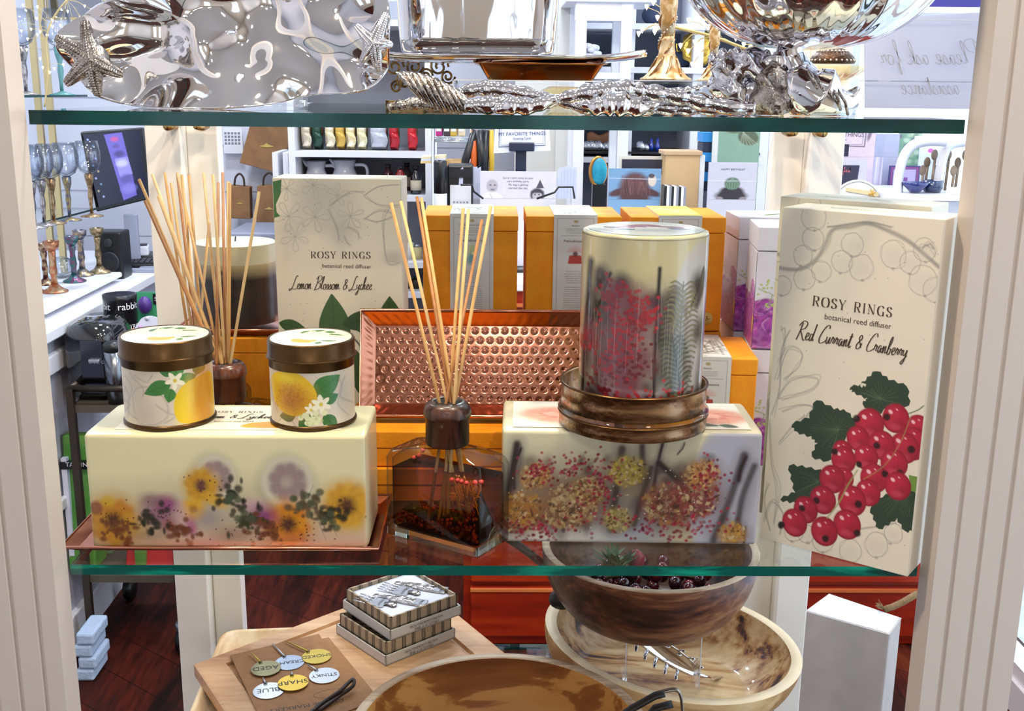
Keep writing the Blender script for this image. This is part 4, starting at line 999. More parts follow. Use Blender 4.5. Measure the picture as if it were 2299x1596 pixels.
# leaves
def currant_leaf(pts, c='#2f4230', vein=None, ctr=None):
    r.poly(pts, c, 1, 0, .35); 
    ctr = ctr or (sum(p[0] for p in pts)/len(pts), sum(p[1] for p in pts)/len(pts))
    for p in pts[::2]: r.line([ctr, (ctr[0]*.35+p[0]*.65, ctr[1]*.35+p[1]*.65)], 1.6, '#587050', .5, sm=0)
def lobed(pts, n=3, amp=5):
    out = []
    for i in range(len(pts)):
        a, b = np.array(pts[i], float), np.array(pts[(i+1) % len(pts)], float); d = b-a; nn = np.array([d[1], -d[0]])/(np.linalg.norm(d)+1e-6)
        m_ = max(2, int(np.linalg.norm(d)/16))
        for k in range(m_): out += [a+d*k/m_, a+d*(k+.55)/m_+nn*amp]
    return [tuple(p) for p in out]
currant_leaf(lobed([(1910, 876), (1950, 868), (1935, 872), (1975, 838), (2005, 858), (2050, 872), (2054, 915), (2010, 912), (1975, 935), (1940, 912), (1955, 900), (1920, 885)]), ctr=(1985, 900))
currant_leaf(lobed([(1768, 960), (1810, 945), (1828, 905), (1870, 925), (1900, 930), (1925, 955), (1900, 985), (1870, 1010), (1855, 1040), (1815, 1030), (1830, 1000), (1815, 985), (1780, 975)]), ctr=(1880, 970))
currant_leaf(lobed([(1738, 1125), (1775, 1110), (1760, 1050), (1800, 1055), (1845, 1065), (1840, 1100), (1810, 1130), (1770, 1130)]), ctr=(1830, 1085))
currant_leaf(lobed([(1955, 1145), (1985, 1120), (2040, 1100), (2066, 1110), (2062, 1190), (2040, 1195), (2020, 1165), (1975, 1190)]), ctr=(2030, 1110))
r.poly([(2050, 1070), (2075, 1075), (2070, 1110), (2055, 1105)], '#6f9140', 1)
r.line([(2045, 935), (2075, 925), (2090, 915)], 3, '#3c5a30', 1)
BER = [(2021, 944, 33, (1999, 941)), (1957, 957, 35, (1925, 945)), (2075, 965, 30, None), (2062, 1000, 38, None), (1928, 990, 28, None), (2040, 1010, 36, (2058, 1013)), (1890, 1018, 24, None), (1985, 1004, 33, (1973, 1005)), (2015, 1045, 33, (2029, 1066)), (1892, 1037, 30, (1871, 1019)), (1947, 1031, 29, (1929, 1047)),
       (1965, 1078, 33, (1992, 1068)), (1892, 1078, 24, None), (2023, 1095, 32, None), (1864, 1080, 31, None), (1950, 1110, 30, None), (1841, 1126, 31, (1825, 1127)), (1911, 1128, 34, (1926, 1135)), (1799, 1148, 29, (1790, 1144)), (1898, 1180, 33, (1922, 1199)), (1772, 1176, 30, (1741, 1180)), (1843, 1195, 32, (1845, 1211))]
def berry(x, y, s, dot, rr=r):
    rr.ell((x, y), s, s, 0, '#7d1226', 1, .03); rr.ell((x-1, y-1), s*.93, s*.93, 0, '#a81c36', 1, .15); rr.ell((x-s*.2, y-s*.1), s*.6, s*.62, 0, '#c12a44', .8, .5)
    rr.ell((x+s*.25, y+s*.35), s*.45, s*.35, 0, '#8c1a2c', .6, .7); rr.ell((x-s*.1, y+s*.55), s*.4, s*.2, 0, '#d2506a', .5, .6)
    for k in range(3): a = -.9+k*.9; rr.line([(x+s*.8*math.sin(a-.3), y-s*.75), (x+s*.3*math.sin(a), y), (x+s*.7*math.sin(a-.2), y+s*.75)], 1.5, '#7a1022', .25)
    rr.ell((x-s*.38, y-s*.45), s*.17, s*.12, .5, '#f6c3cc', .95, .3); rr.ell((x+s*.1, y-s*.6), s*.1, s*.05, .5, '#f1b4c0', .8, .4)
    if dot: rr.ell(dot, s*.26, s*.24, 0, '#24100f', .95, .25)
for b in BER: berry(*b)
r.line([(1925, 1060), (1900, 1095), (1880, 1130), (1850, 1165)], 4, '#93a05c', .8)
r.line([(2060, 935), (2030, 1000), (1990, 1050), (1940, 1080)], 3, '#8e9a5a', .5)
r.ell((1738, 1182), 6, 7, 0, '#1c1412', 1, .3)
for k in range(40): r.ell((1720+RNG.rand()*420, 490+RNG.rand()*790), 1.5, 1.2, 0, '#6b6560', .6, .3)
A = aZ(1690, 1208, ZL); B = aZ(2038, 1296, ZL); sx = .0075
A = Vector((A.x+sx, A.y)); B = Vector((B.x, B.y)); HB = .349
tb, f, Wb, rzb = textured_box('carton_box', 'tall white carton printed with red currants, leaning at the right end of the shelf', 'box', A, B, HB, .058, r, CARD, PR, ZL+.0003, 'white botanical cartons')
ip = inkplace(qR, Wb, HB); k = Ink()
k.serif('ROSY RINGS', (1822, 693), 22, ip, R(7.0), .24, .9); k.text('botanical reed diffuser', (1850, 723), 12.5, ip, R(7.0), 1.0); k.cursive('Red Currant & Cranberry', (1782, 768), 42, ip, R(8.2), .05, .78)
ob('lettering', k.m, INK, f)
k = Ink(); k.text('botanical reed diffuser', (0, 0), 1, lambda x, y: (Wb*.47+x*.0052, .024-y*.0052, HB+.0006), 0, 1, align=.5); ob('top_lettering', k.m, INK, tb)
dn = Vector((-math.sin(rzb), math.cos(rzb)))
t2 = dup(tb, (A.x+dn.x*.075-.030, A.y+dn.y*.075+.012, ZL+.0003), rzb, 'second white currant carton directly behind the front currant carton', scale=(1, 1, 1.012))

# ---- lemon blossom box
qL = [(608, 418), (897, 412), (914, 1025), (640, 1025)]
r = Ras(300, 620, '#dfd5c2', hom(qL)); r.noise(.03, 60)
fl = lambda x, y, s: [sk([(x, y), (x+s*math.cos(a-.25), y+s*math.sin(a-.25)), (x+1.3*s*math.cos(a), y+1.3*s*math.sin(a)), (x+s*math.cos(a+.25), y+s*math.sin(a+.25)), (x, y)], 1.8, .38, 2, 1.5) for a in [q*1.256+x for q in range(5)]]
for p in ((645, 500, 26), (705, 500, 26), (785, 495, 24), (660, 545, 26), (700, 430, 22), (755, 450, 20), (640, 440, 20)): fl(*p)
for x, y, rx_, ry_ in ((690, 480, 50, 40), (760, 500, 40, 45), (650, 540, 30, 35), (720, 440, 60, 30), (765, 540, 18, 26)): r.ell((x, y), rx_, ry_, 0, '#b5b1ac', .45, .7)
for q in ([(815, 452), (850, 430), (895, 425)], [(815, 452), (850, 470), (895, 470)], [(818, 500), (850, 480), (880, 490), (850, 505), (818, 500)], [(735, 480), (755, 520), (760, 550)], [(875, 470), (860, 500), (862, 560), (868, 590), (880, 597), (898, 595)], [(738, 475), (780, 445), (815, 440)], [(780, 520), (800, 530), (806, 545)], [(770, 540), (778, 555), (785, 560)]): sk(q, 2.2, .45, 3, 2)
r.ell((885, 585), 20, 14, 0, '#a9a5a0', .5, .6)
r.poly([(608, 425), (628, 420), (627, 450), (616, 475), (618, 492), (626, 500), (612, 505)], '#3c6a34', 1, 0, .3)
leaf(r, (758, 800), (744, 668), 36, '#3a5a2c', '#22381c'); leaf(r, (880, 760), (876, 670), 28, '#35522a', '#1d3218'); leaf(r, (770, 735), (880, 712), 22, '#2c4526', '#1a2c18'); leaf(r, (800, 745), (905, 740), 16, '#33502b', '#1d3018')
leaf(r, (626, 735), (690, 750), 14, '#38582c', '#20361a'); leaf(r, (830, 900), (800, 790), 24, '#35522a', '#1d3218'); leaf(r, (815, 860), (880, 830), 24, '#35522a', '#1d3218')
r.line([(790, 760), (815, 790), (825, 850), (835, 920)], 4, '#23301c', 1)
for k in range(60): r.ell((620+RNG.rand()*280, 420+RNG.rand()*600), 1.2, 1, 0, '#5a5450', .7, .3)
Al = aY(625, 745, .335); Bl = aY(905, 745, .330)
tl, f, Wl, rzl = textured_box('carton_box', 'white lemon blossom carton with green leaves standing behind the tins', 'box', (Al.x, .335), (Bl.x, .328), .352, .060, r, CARD, PR, ZL+.0003, 'white botanical cartons')
ip = inkplace(qL, Wl, .352); k = Ink()
k.serif('ROSY RINGS', (697, 591), 14.5, ip, R(-1.2), .24, .96); k.text('botanical reed diffuser', (722, 611), 8.5, ip, R(-.5), 1.0); k.cursive('Lemon Blossom & Lychee', (652, 660), 29, ip, R(-1), .05, .76)
ob('lettering', k.m, INK, f)
m = MB().add([(-.0006, .008, .352), (-.0006, .024, .352), (-.0006, .028, .300), (-.0006, .012, .285), (-.0006, .006, .300)], [(0, 4, 3, 2, 1)]); m.add([(-.0006, .006, .26), (-.0006, .02, .27), (-.0006, .03, .22), (-.0006, .012, .17)], [(0, 3, 2, 1)])
ob('side_leaf_print', m, mat('leaf_print', '#3c6a34', .5), tl)

# ---- orange boxes
OR = mat('orange_linen', '#f59e22', .55, var=(30, '#ee8c18', .35, .7), bump=(260, .12), spec=.25)
SLV = attr_mat('sleeve_print', .4, .1)
def sleeve_ras(pic, hdr, topc):
    r = Ras(60, 190, '#d8d4d2'); r.noise(.02, 20)
    for a in (((5, 4), (5, 189)), ((54, 4), (54, 189)), ((5, 4), (54, 4)), ((10, 32), (50, 32))): r.line(a, 1.1, '#8a8684', .8, sm=0)
    r.ell((30, 9), 3.2, 2.4, 0, '#b09a62', 1, .3)
    if pic == 'g': r.ell((30, 56), 5, 9, .1, '#b9c77a', .8, .5); r.ell((29, 70), 5, 10, .2, '#5aa0a6', .9, .4); r.ell((32, 62), 3, 3, 0, '#e8dca0', .9, .3)
    else: 
        for k in range(9): a = PI+k*PI/8; r.line([(30, 58), (30+11*math.cos(a), 58+9*math.sin(a))], 2.2, '#d9a59c', .8, sm=0)
        r.poly([(22, 64), (38, 64), (40, 78), (20, 78)], '#b23a34', 1); r.ell((30, 62), 3.5, 4, 0, '#5a2a24', .9, .3)
    return r
def gift_box(label, loc, rz=0, w=.122, d=.122, h=.150, pic='r', hdr='Balsam', topstyle=0, sticker=False, sleeve=True):
    t = thing('gift_box', label, 'box', loc, rz, 'orange gift boxes at the back of the shelf')
    ls = .021
    ob('box_body', MB().box((w/2, d/2, (h-ls)/2), (w, d, h-ls)), OR, t, bevel=.0012)
    ob('lid', MB().box((w/2, d/2, h-ls/2), (w+.0012, d+.0012, ls-.0012)), OR, t, bevel=.0012)
    if sleeve:
        s = thing_part = None
        sw = .056; x0 = w/2-sw/2+.002
        sl = ob('sleeve', MB().box((x0+sw/2, d/2, h/2+.0005), (sw, d+.0022, h+.0012)), mat('sleeve_paper', '#d8d4d2', .5), t)
        m = MB(); c = ras_sheet(m, sleeve_ras(pic, hdr, 0), lambda U, V: np.stack([x0+U*sw, -.0014+U*0, (1-V)*h], -1)); ob('sleeve_print', m, SLV, sl, vcol=c)
        rt = Ras(60, 110, '#e3dfdc' if topstyle != 2 else '#ecd04a')
        for k in range(30): rt.line([(RNG.rand()*60, RNG.rand()*110), (RNG.rand()*60, RNG.rand()*110)], 3, {0: '#5c6058', 1: '#2c1a10', 2: '#f6ec9a'}[topstyle], .55)
        m = MB(); c = ras_sheet(m, rt, lambda U, V: np.stack([x0+U*sw, (1-V)*d, h+.0014+U*0], -1)); ob('sleeve_top_print', m, SLV, sl, vcol=c)
        k = Ink(); P = lambda x, y: (x0+x/60*sw, -.0018, (1-y/190)*h)
        k.text(hdr, (30, 17), 2.6, P, align=.5); k.text('PetiteEssence', (30, 43), 4.2, P, align=.5, xs=.95)
        for i, s_ in enumerate(('A captivating and romantic message that', 'combines the mystery of sweet balsam', 'to create a fresh and lasting aroma')): k.text(s_, (30, 21.5+i*3.2), 1.4, P, align=.5, xs=.82)
        for i, s_ in enumerate(('PetiteEssence diffuses through', 'our handcrafted flower. Cotton wick', 'absorb the scent and color of our', 'fragrant oils through the cotton', 'into the petals. Over time, the', 'turns to a seasoned color.', '', 'Directions: Carefully remove the', 'flower from packaging and insert', 'into the oil. Place the bottle on glass', 'may located in the bottom of the box.', 'Within 24 hours, the flower will absorb', 'the perfume oil through the wick and', 'flower petals, and the scent will begin', 'to diffuse into the air. Keep away from', 'children, pets and open flame or heat.', 'Do not allow the soaked flower to come', 'into contact with lacquered, polished or', 'painted surfaces and fabrics.')):
            if s_: k.text(s_, (30, 92+i*3.7), 1.55, P, align=.5, xs=.86)
        k.text('Handcrafted - Glass', (30, 170), 1.6, P, align=.5); k.text('1.7 fl. oz./50ml', (30, 180), 2.0, P, align=.5)
        ob('sleeve_lettering', k.m, mat('ink_grey', '#6a6664', .7), sl)
    if sticker:
        ob('price_sticker', MB().lathe([(.0085, 0), (.0085, .0005), (0, .0005)], 24), mat('price_sticker', '#d9b452', .4), t).matrix_basis = Matrix.Translation((w-.019, -.0006, .017)) @ Matrix.Rotation(PI/2, 4, 'X')
        k = Ink(); k.text('55-', (0, 0), 5.5, lambda x, y: (w-.019+x*.001, -.0016, .0148-y*.001), 0, .9, align=.5); ob('price_lettering', k.m, mat('ink_black', '#221e1a', .6), t)
    return t
Yo = .40
gx = [aY(p, 600, Yo).x for p in (950, 1181, 1414)]
z1 = ZL+.0004; z2 = ZL+.1520
gift_box('leftmost orange gift box in the top row, with a green figure on its sleeve', (gx[0], Yo, z2), 0, pic='g', hdr='Mediterranean Jasmine', topstyle=0)
gift_box('orange gift box in the top row, middle one, beside the round candle', (gx[1], Yo, z2), 0, topstyle=0)
gift_box('orange gift box with a yellow topped sleeve and a price sticker', (gx[2], Yo, z2), 0, hdr='Golden Cassis', topstyle=2, sticker=True)
gift_box('orange gift box in the lower row under the left upright one', (gx[0]+.002, Yo+.003, z1), 0, pic='g', hdr='Mediterranean Jasmine')
gift_box('orange gift box in the lower row under the middle upright one', (gx[1]+.002, Yo+.003, z1), 0)
gift_box('orange gift box in the lower row under the one with the price sticker', (gx[2]+.002, Yo+.003, z1), 0)
p = aY(1562, 820, .275)
gift_box('orange gift box standing forward, half hidden behind the round berry candle', (p.x-.052, .262, z1), R(-4), topstyle=1)
for i, (zz, hh) in enumerate(((ZL+.0004, .040), (ZL+.0410, .042))):
    gift_box('flat orange carton lying under the hammered copper tray, %s of the two' % ('lower', 'upper')[i], (-.172, .172+.004*i, zz), 0, w=.240, d=.116, h=hh, sleeve=False)
p = aY(478, 800, .385)
tb_ = gift_box('bronze orange carton under the dark pillar candle behind the reeds', (p.x, .385, z1), 0, w=.124, d=.122, h=.142, sleeve=False)

# ---- peony boxes
def peony():
    r = Ras(110, 190, '#d6d0da'); r.noise(.04, 14)
    r.poly([(40, 30), (100, 30), (100, 100), (10, 100)], '#c5c0c8', .5)
    for cx, cy, s in ((20, 118, 30), (62, 120, 34), (98, 105, 30), (30, 160, 42), (85, 160, 42), (84, 78, 22), (58, 150, 40)):
        r.ell((cx, cy), s, s*.9, 0, '#8c2a92', .9, .15)
        for k in range(90):
            a = RNG.rand()*6.3; d = s*math.sqrt(RNG.rand()); r.ell((cx+d*math.cos(a), cy+d*math.sin(a)*.9), 3+4*RNG.rand(), 1.5+2.5*RNG.rand(), a+1.5, ['#8c2a92', '#a83aa2', '#6a1a72', '#c870b8', '#b04c9c', '#942878'][int(RNG.rand()*6)], .8, .3)
        for k in range(16): a = RNG.rand()*6.3; r.line([(cx+s*.2*math.cos(a), cy+s*.2*math.sin(a)), (cx+s*.6*math.cos(a+.5), cy+s*.6*math.sin(a+.5)), (cx+s*.8*math.cos(a+1), cy+s*.8*math.sin(a+1))], 1.5, '#e2a8d4', .5)
    for q in ([(5, 70), (14, 76), (26, 82), (22, 100)], [(26, 82), (34, 84)], [(60, 78), (70, 72), (84, 84)]): r.line(q, 2, '#7b9440', .9)
    for k in range(24): r.ell(([12, 24, 66, 20][k % 4]+RNG.randn()*5, [72, 98, 74, 60][k % 4]+RNG.randn()*6), 2.6, 1.6, RNG.rand()*3, '#a9b858', .9)
    r.ell((104, 140), 8, 16, 0, '#dcb43c', .9, .3)
    return r
PB = mat('lilac_card', '#d6d0da', .45)
rp = peony()
def peony_box(label, loc, rz, pict=True):
    t = thing('flower_box', label, 'box', loc, rz, 'peony printed boxes')
    w, h = .086, .150
    ob('box_body', MB().box((w/2, w/2, (h-.03)/2), (w, w, h-.03)), PB, t, bevel=.001); l = ob('lid', MB().box((w/2, w/2, h-.0147), (w+.001, w+.001, .0285)), PB, t, bevel=.001)
    m = MB(); c = ras_sheet(m, rp, lambda U, V: np.stack([U*w, -.0005+U*0, (1-V)*(h-.031)], -1))
    n = len(m.v); c2 = ras_sheet(m, rp, lambda U, V: np.stack([-.0005+U*0, (1-U)*w, (1-V)*(h-.031)], -1)); ob('peony_print', m, SLV, t, vcol=np.concatenate([c, c2]))
    m = MB(); 
    for k in range(7): m.ball((w*.75+RNG.randn()*.006, -.0008, h-.012+RNG.randn()*.006), (.004, .0003, .0018), 6)
    m.box((w*.6, w*.4, h), (.03, .002, .0006), rz=.5)
    ob('sprig_print', m, mat('sprig_green', '#6e8a46', .5), l)
    return t
px_ = aY(1655, 600, .405)
peony_box('white box with purple peonies standing right of the orange boxes', (px_.x, .405, ZL+.1520), 0)
peony_box('white peony box in the bottom row under the other peony box', (px_.x+.001, .407, z1), 0)
px_ = aY(1722, 600, .30)
peony_box('upper white peony box turned sideways behind the currant cartons', (px_.x-.012, .302, ZL+.1520), R(-6))
peony_box('lower white peony box turned sideways behind the currant cartons', (px_.x-.012, .302, z1), R(-6))

# ---- hammered copper tray
t = thing('hammered_tray', 'hammered rose copper tray leaning against the orange boxes', 'tray', ((aY(812, 850, .24).x+.142)/2, .225, ZL+.0838+.0005), 0, rx=R(0))
TW, TH, ang = .142-aY(812, 850, .24).x, .124, R(70)
def tp(x, y, z): # x across, y up the tray, z out of the face (towards the viewer)
    return (x, y*math.cos(ang)-z*math.sin(ang), y*math.sin(ang)+z*math.cos(ang))
NX, NY = 23, 8
def dim(x, y):
    j = y*NY; i = x*NX+(.5 if int(j) % 2 else 0); fx, fy = (i % 1)-.5, (j % 1)-.5
    return max(0, 1-(fx*fx+fy*fy)/.10)
lipw = .016
m = MB().grid(lambda u, v: tp((u-.5)*(TW-2*lipw), lipw+v*(TH-2*lipw), .002-.0010*dim(u, v)), NX*9+1, NY*9+1)
ob('hammered_base', m, mat('rose_copper', '#bb7c64', .14, 1), t)
o = [(-TW/2, 0), (TW/2, 0), (TW/2, TH), (-TW/2, TH)]; i_ = [(-TW/2+lipw, lipw), (TW/2-lipw, lipw), (TW/2-lipw, TH-lipw), (-TW/2+lipw, TH-lipw)]
m = MB()
for k in range(4):
    a, b, c_, d_ = i_[k], i_[(k+1) % 4], o[(k+1) % 4], o[k]
    nn = 60 if k % 2 == 0 else 30
    def g(u, v, a=a, b=b, c_=c_, d_=d_, nn=nn):
        x = (a[0]*(1-u)+b[0]*u)*(1-v)+(d_[0]*(1-u)+c_[0]*u)*v; y = (a[1]*(1-u)+b[1]*u)*(1-v)+(d_[1]*(1-u)+c_[1]*u)*v
        q = max(0, 1-(((u*nn/2.6) % 1-.5)**2+(v-.5)**2)/.12); return tp(x, y, .002+.016*v-.0003*q)
    m.grid(g, nn*3, 12)
ob('sloping_rim', m, mat('rose_copper', '#bb7c64', .16, 1), t)
m = MB().tube([tp(x, y, .018) for x, y in o], .0022, 8, closed=True); ob('rolled_edge', m, mat('rose_copper', '#bb7c64', .16, 1), t)
m = MB().grid(lambda u, v: tp((u-.5)*TW*.9, TH*.06+v*TH*.88, -.001), 2, 2); m.v = m.v
ob('tray_back', m, mat('rose_copper', '#bb7c64', .16, 1), t)

# ---- dark pillar candle at the back
r = Ras(260, 150, '#2c1a0d'); r.noise(.5, 12); r.a[:34] = np.array(lin('#cfc6a4')); 
for k in range(34, 62): f_ = (k-34)/28; r.a[k] = r.a[k]*f_+np.array(lin('#b9a67a'))*(1-f_)
for k in range(40): r.ell((RNG.rand()*260, 85+RNG.rand()*50), 8+10*RNG.rand(), 6+12*RNG.rand(), 0, ['#1c120c', '#2a1a10', '#3c2614'][k % 3], .7, .5)
for k in range(90): r.ell((60+RNG.rand()*140, 80+RNG.randn()*14), 4, 4, 0, '#120c0a', .8, .4)
pc = aY(533, 650, .450)
dc = thing('pillar_candle', 'dark brown pillar candle with cream top standing behind the many reeds', 'candle', (pc.x, .450, z1+.1520+.001))
RD, HD = .054, .104
m = MB(); c = ras_sheet(m, r, lambda U, V: np.stack([RD*np.cos(2*PI*U), RD*np.sin(2*PI*U), (1-V)*HD], -1)); n = len(m.v)
m.lathe([(RD, HD), (RD-.002, HD+.0015), (0, HD+.0015)], 48); c = np.concatenate([c, np.tile(np.array(lin('#dcd6c4')), (len(m.v)-n, 1))])
ob('wax_pillar', m, attr_mat('dark_wax', .4, .15), dc, vcol=c)
ob('wick', MB().tube([(0, 0, HD), (.001, 0, HD+.008)], .0009, 6), mat('wick', '#3a3028', .9), dc)
ct = thing('copper_tray', 'narrow copper tray under the dark pillar candle', 'tray', (pc.x+.005, .4505, z1+.1425))
ob('tray_body', tray_mb(.150, .120, .008, .006), COPPER, ct)

# ================================================================== upper shelf: silver ware
CHROME = mat('polished_aluminium', '#e6e6ea', .045, 1)
CHROME2 = mat('polished_aluminium_rippled', '#dcdce2', .07, 1, bump=(28, .9))
ANTIQ = mat('antiqued_aluminium', '#b9b2ac', .2, 1, bump=(120, .8), var=(60, '#6d655e', .45, .75))
ACR = glass('clear_acrylic', (.96, .97, .99), 1.5, .02)
GOLDT = mat('champagne_gold', '#b98a5e', .18, 1)
def riser(label, px0, px1, Y, D, z0, z1, th=.004):
    a, b = aY(px0, 220, Y).x, aY(px1, 220, Y).x
    t = thing('acrylic_riser', label, 'display riser', ((a+b)/2, Y, z0)); W_ = b-a; H_ = z1-z0
    ob('riser_top', MB().box((0, D/2, H_-th/2), (W_, D, th)), ACR, t, bevel=.001)
    ob('riser_side', MB().box((-W_/2+th/2, D/2, (H_-th)/2), (th, D, H_-th)), ACR, t, bevel=.001)
    ob('riser_side', MB().box((W_/2-th/2, D/2, (H_-th)/2), (th, D, H_-th)), ACR, t, bevel=.001)
    for c_, d_ in [((s*(W_/2-.0006), y_, H_/2), (.0012, .0012, H_)) for s in (-1, 1) for y_ in (0, D)]+[((0, 0, H_-.0006), (W_, .0012, .0012))]: ob('riser_edge', MB().box(c_, d_), mat('acrylic_edge', '#dfe6f2', .1, coat=1), t)
    return t
ZS = ZU+.0003
# ---- ruffled starfish platter
Yp = .165
cpt = aY(512, 70, Yp)
outl = [(150, 110), (158, 60), (205, 22), (290, -2), (420, -50), (600, -90), (760, -80), (850, -40), (880, 30), (878, 110), (866, 165), (815, 205), (700, 214), (600, 236), (450, 244), (330, 240), (250, 222), (195, 180), (165, 150)]
OP = spline([tuple(aY(x, y, Yp)-cpt)[0::2] for x, y in outl], 10, True)
zlow = min(p[1] for p in OP)
pt = thing('ruffled_platter', 'large polished silver platter with ruffled rim and starfish handles', 'platter', (cpt.x, Yp, cpt.z))
NT = len(OP)
def plat(u, v):
    p = OP[int(round(u*NT)) % NT]; r_ = .02+.98*v; th = 2*PI*u
    x, z = p[0]*r_, p[1]*r_
    y = .010-.055*max(0, r_-.45)**1.6 - .010*r_**3*math.sin(7*th+1)+.007*math.sin(38*x+24*z)*(1-r_*.5)+.009*math.sin(-22*x+52*z+1.3)*r_+.0022*math.sin(95*x+60*z+2)+.0035*math.sin(70*x-40*z)
    return (x, y+z*.14, z)
ob('platter_body', MB().grid(plat, NT, 70, closed_u=True), CHROME, pt, solid=.002)
def starfish(mb, c, tips, r0, Y):
    cw = aY(*c, Y)
    for tx, ty in tips:
        tw = aY(tx, ty, Y); d = tw-cw
        mid = cw+d*.5+Vector((0, -.006, 0))
        P = spline([cw+Vector((0, -.006, 0)), mid, tw], 8); n_ = len(P)
        mb.tube([Vector(p) for p in P], [r0*(1-.72*i/(n_-1)) for i in range(n_)], 12)
        for i in range(1, n_-1):
            for s in (-1, 0, 1):
                nn = Vector((-d.z, 0, d.x)).normalized(); q = Vector(P[i])+nn*s*r0*.5*(1-.7*i/n_)+Vector((0, -r0*(1-.72*i/n_)*(.95 if s == 0 else .75), 0)); mb.ball(q, r0*.16, 6)
    mb.ball(cw+Vector((0, -.005, 0)), (r0*1.3, r0, r0*1.3), 14)
m = MB(); starfish(m, (214, 135), ((128, 84), (192, 48), (276, 168), (222, 214), (150, 188)), .0125, Yp-.040); ob('starfish_handle', m, ANTIQ, pt, world=True)
m = MB(); starfish(m, (842, 98), ((800, 58), (868, 30), (880, 100), (850, 160), (812, 140)), .0095, Yp-.038); ob('starfish_handle', m, CHROME2, pt, world=True)
m = MB()
for s in (-.05, .05):
    m.tube([(s, -.015, 0), (s, .03, .002), (s, .07, .002)], .003, 8); m.tube([(s, -.012, 0), (s, -.014, .012)], .003, 8); m.tube([(s, .035, 0), (s, .055, .14)], .003, 8)
m.tube([(-.05, .05, .002), (.05, .05, .002)], .003, 8)
ob('acrylic_easel', m, ACR, label='clear acrylic easel holding the ruffled silver platter', cat='easel', loc=(cpt.x+.02, Yp-.0, ZS+.003))
# ---- silver bucket on boat tray on riser
zb = aY(1080, 128, .235).z
a, b = aY(880, 60, .235).x, aY(1262, 60, .235).x
bk = thing('silver_bucket', 'rectangular polished silver bucket standing on the long silver tray', 'bucket', ((a+b)/2, .30, zb+.0005))
wB, dB = (b-a)*.94, .13
secs = [(rrect(wB-.02, dB-.02, .02), 0), (rrect(wB-.004, dB-.004, .026), .006), (rrect(wB, dB, .028), .02), (rrect(wB+.012, dB+.01, .03), .10), (rrect(wB+.03, dB+.02, .034), .165), (rrect(wB+.038, dB+.028, .036), .167), (rrect(wB+.022, dB+.012, .03), .164), (rrect(wB-.008, dB-.008, .024), .02), (rrect(wB-.03, dB-.03, .014), .008)]
m = MB(); loft(m, secs); ob('bucket_body', m, mat('polished_silver', '#d4d3d6', .05, 1, bump=(16, 1.0), stretch=(1, 1, .25)), bk)
m = MB(); 
for s in (-1, 1): m.tube([(s*(wB/2+.012), -.02, .13), (s*(wB/2+.035), -.012, .14), (s*(wB/2+.04), 0, .145), (s*(wB/2+.035), .012, .14), (s*(wB/2+.012), .02, .13)], .004, 8)
ob('bucket_handle', m, CHROME, bk)
def boat(label, name, c, L_, W_, h, m_, cat='tray', tipz=.012):
    def g(u, v):
        s = u*2-1; w_ = W_/2*(1-abs(s)**3)**.5 if abs(s) < 1 else 0; t_ = v*2-1
        return (s*L_/2, t_*w_, h*(abs(t_)**4*.8)+tipz*max(0, abs(s)-.5)**2*4)
    return ob(name, MB().grid(g, 60, 16), m_, label=label, cat=cat, loc=c, solid=.0025)
c_ = aY(1170, 130, .27)
boat('long silver boat shaped tray under the silver bucket', 'silver_tray', (c_.x-.025, .300, zb-.0045), .34, .15, .008, CHROME, tipz=.010)
z3 = aY(1200, 180, .23).z
t = thing('bronze_tray', 'deep bronze tray between the clear riser and the long silver tray', 'tray', (aY(1215, 160, .24).x, .305, z3+.0006))
w3 = .138; h3 = zb-.006-z3
m = MB(); loft(m, [(rrect(w3-.02, .11, .008), 0), (rrect(w3, .13, .008), h3*.9), (rrect(w3+.012, .138, .01), h3), (rrect(w3, .128, .008), h3-.001), (rrect(w3-.024, .105, .006), .003)]); ob('tray_body', m, mat('bronze_polish', '#a06a3c', .12, 1), t)
ob('beaded_foot', MB().tube([(-w3*.42, -.052, .0005), (w3*.42, -.052, .0005)], .0012, 8), GOLDT, t)
riser('clear acrylic riser under the bronze tray and silver bucket', 1016, 1402, .235, .14, ZS, z3)
# ---- clear bowl under riser
ob('glass_votive', MB().lathe([(.0, 0), (.018, 0), (.026, .010), (.024, .022), (.016, .026), (.014, .026), (.022, .020), (.022, .010), (.015, .003), (0, .003)], 24, fn=lambda a, z: 1+.05*math.cos(8*a)), glass('amber_glass', (.97, .93, .80), 1.5, .03), label='small ribbed clear votive glass under the acrylic riser', cat='votive', loc=(aY(1265, 220, .29).x, .30, ZS))
# ---- knobbly silver centrepiece (two twisting branches with pods and a fin)
cw = aY(1300, 245, .02)
ce = thing('branch_centrepiece', 'long cast silver branch centrepiece with pods lying along the shelf front', 'centrepiece', (cw.x, .03, ZS))
def strand(pts, rr, Y0, dy=0, bumps=0):
    P = spline([tuple(aY(x, y, Y0+dy*i)) for i, (x, y) in enumerate(pts)], 8); n_ = len(P)
    R_ = np.interp(np.linspace(0, 1, n_), np.linspace(0, 1, len(rr)), rr)
    P = [np.array((p[0], p[1], max(p[2], ZS+R_[i]*.8+.0002))) for i, p in enumerate(P)]
    m = MB().tube([Vector(p) for p in P], list(R_*(1+.16*np.sin(np.arange(n_)*1.1))), 14, flat=.8)
    for i in range(2, n_-2):
        if i % 1 == 0 and bumps:
            for s in range(3): a_ = -PI/2+(s-1)*.8; m.ball((P[i][0], P[i][1]+math.sin(a_)*R_[i]*.9, P[i][2]+math.cos(a_)*R_[i]*.9*.8), R_[i]*.16, 6)
    return m
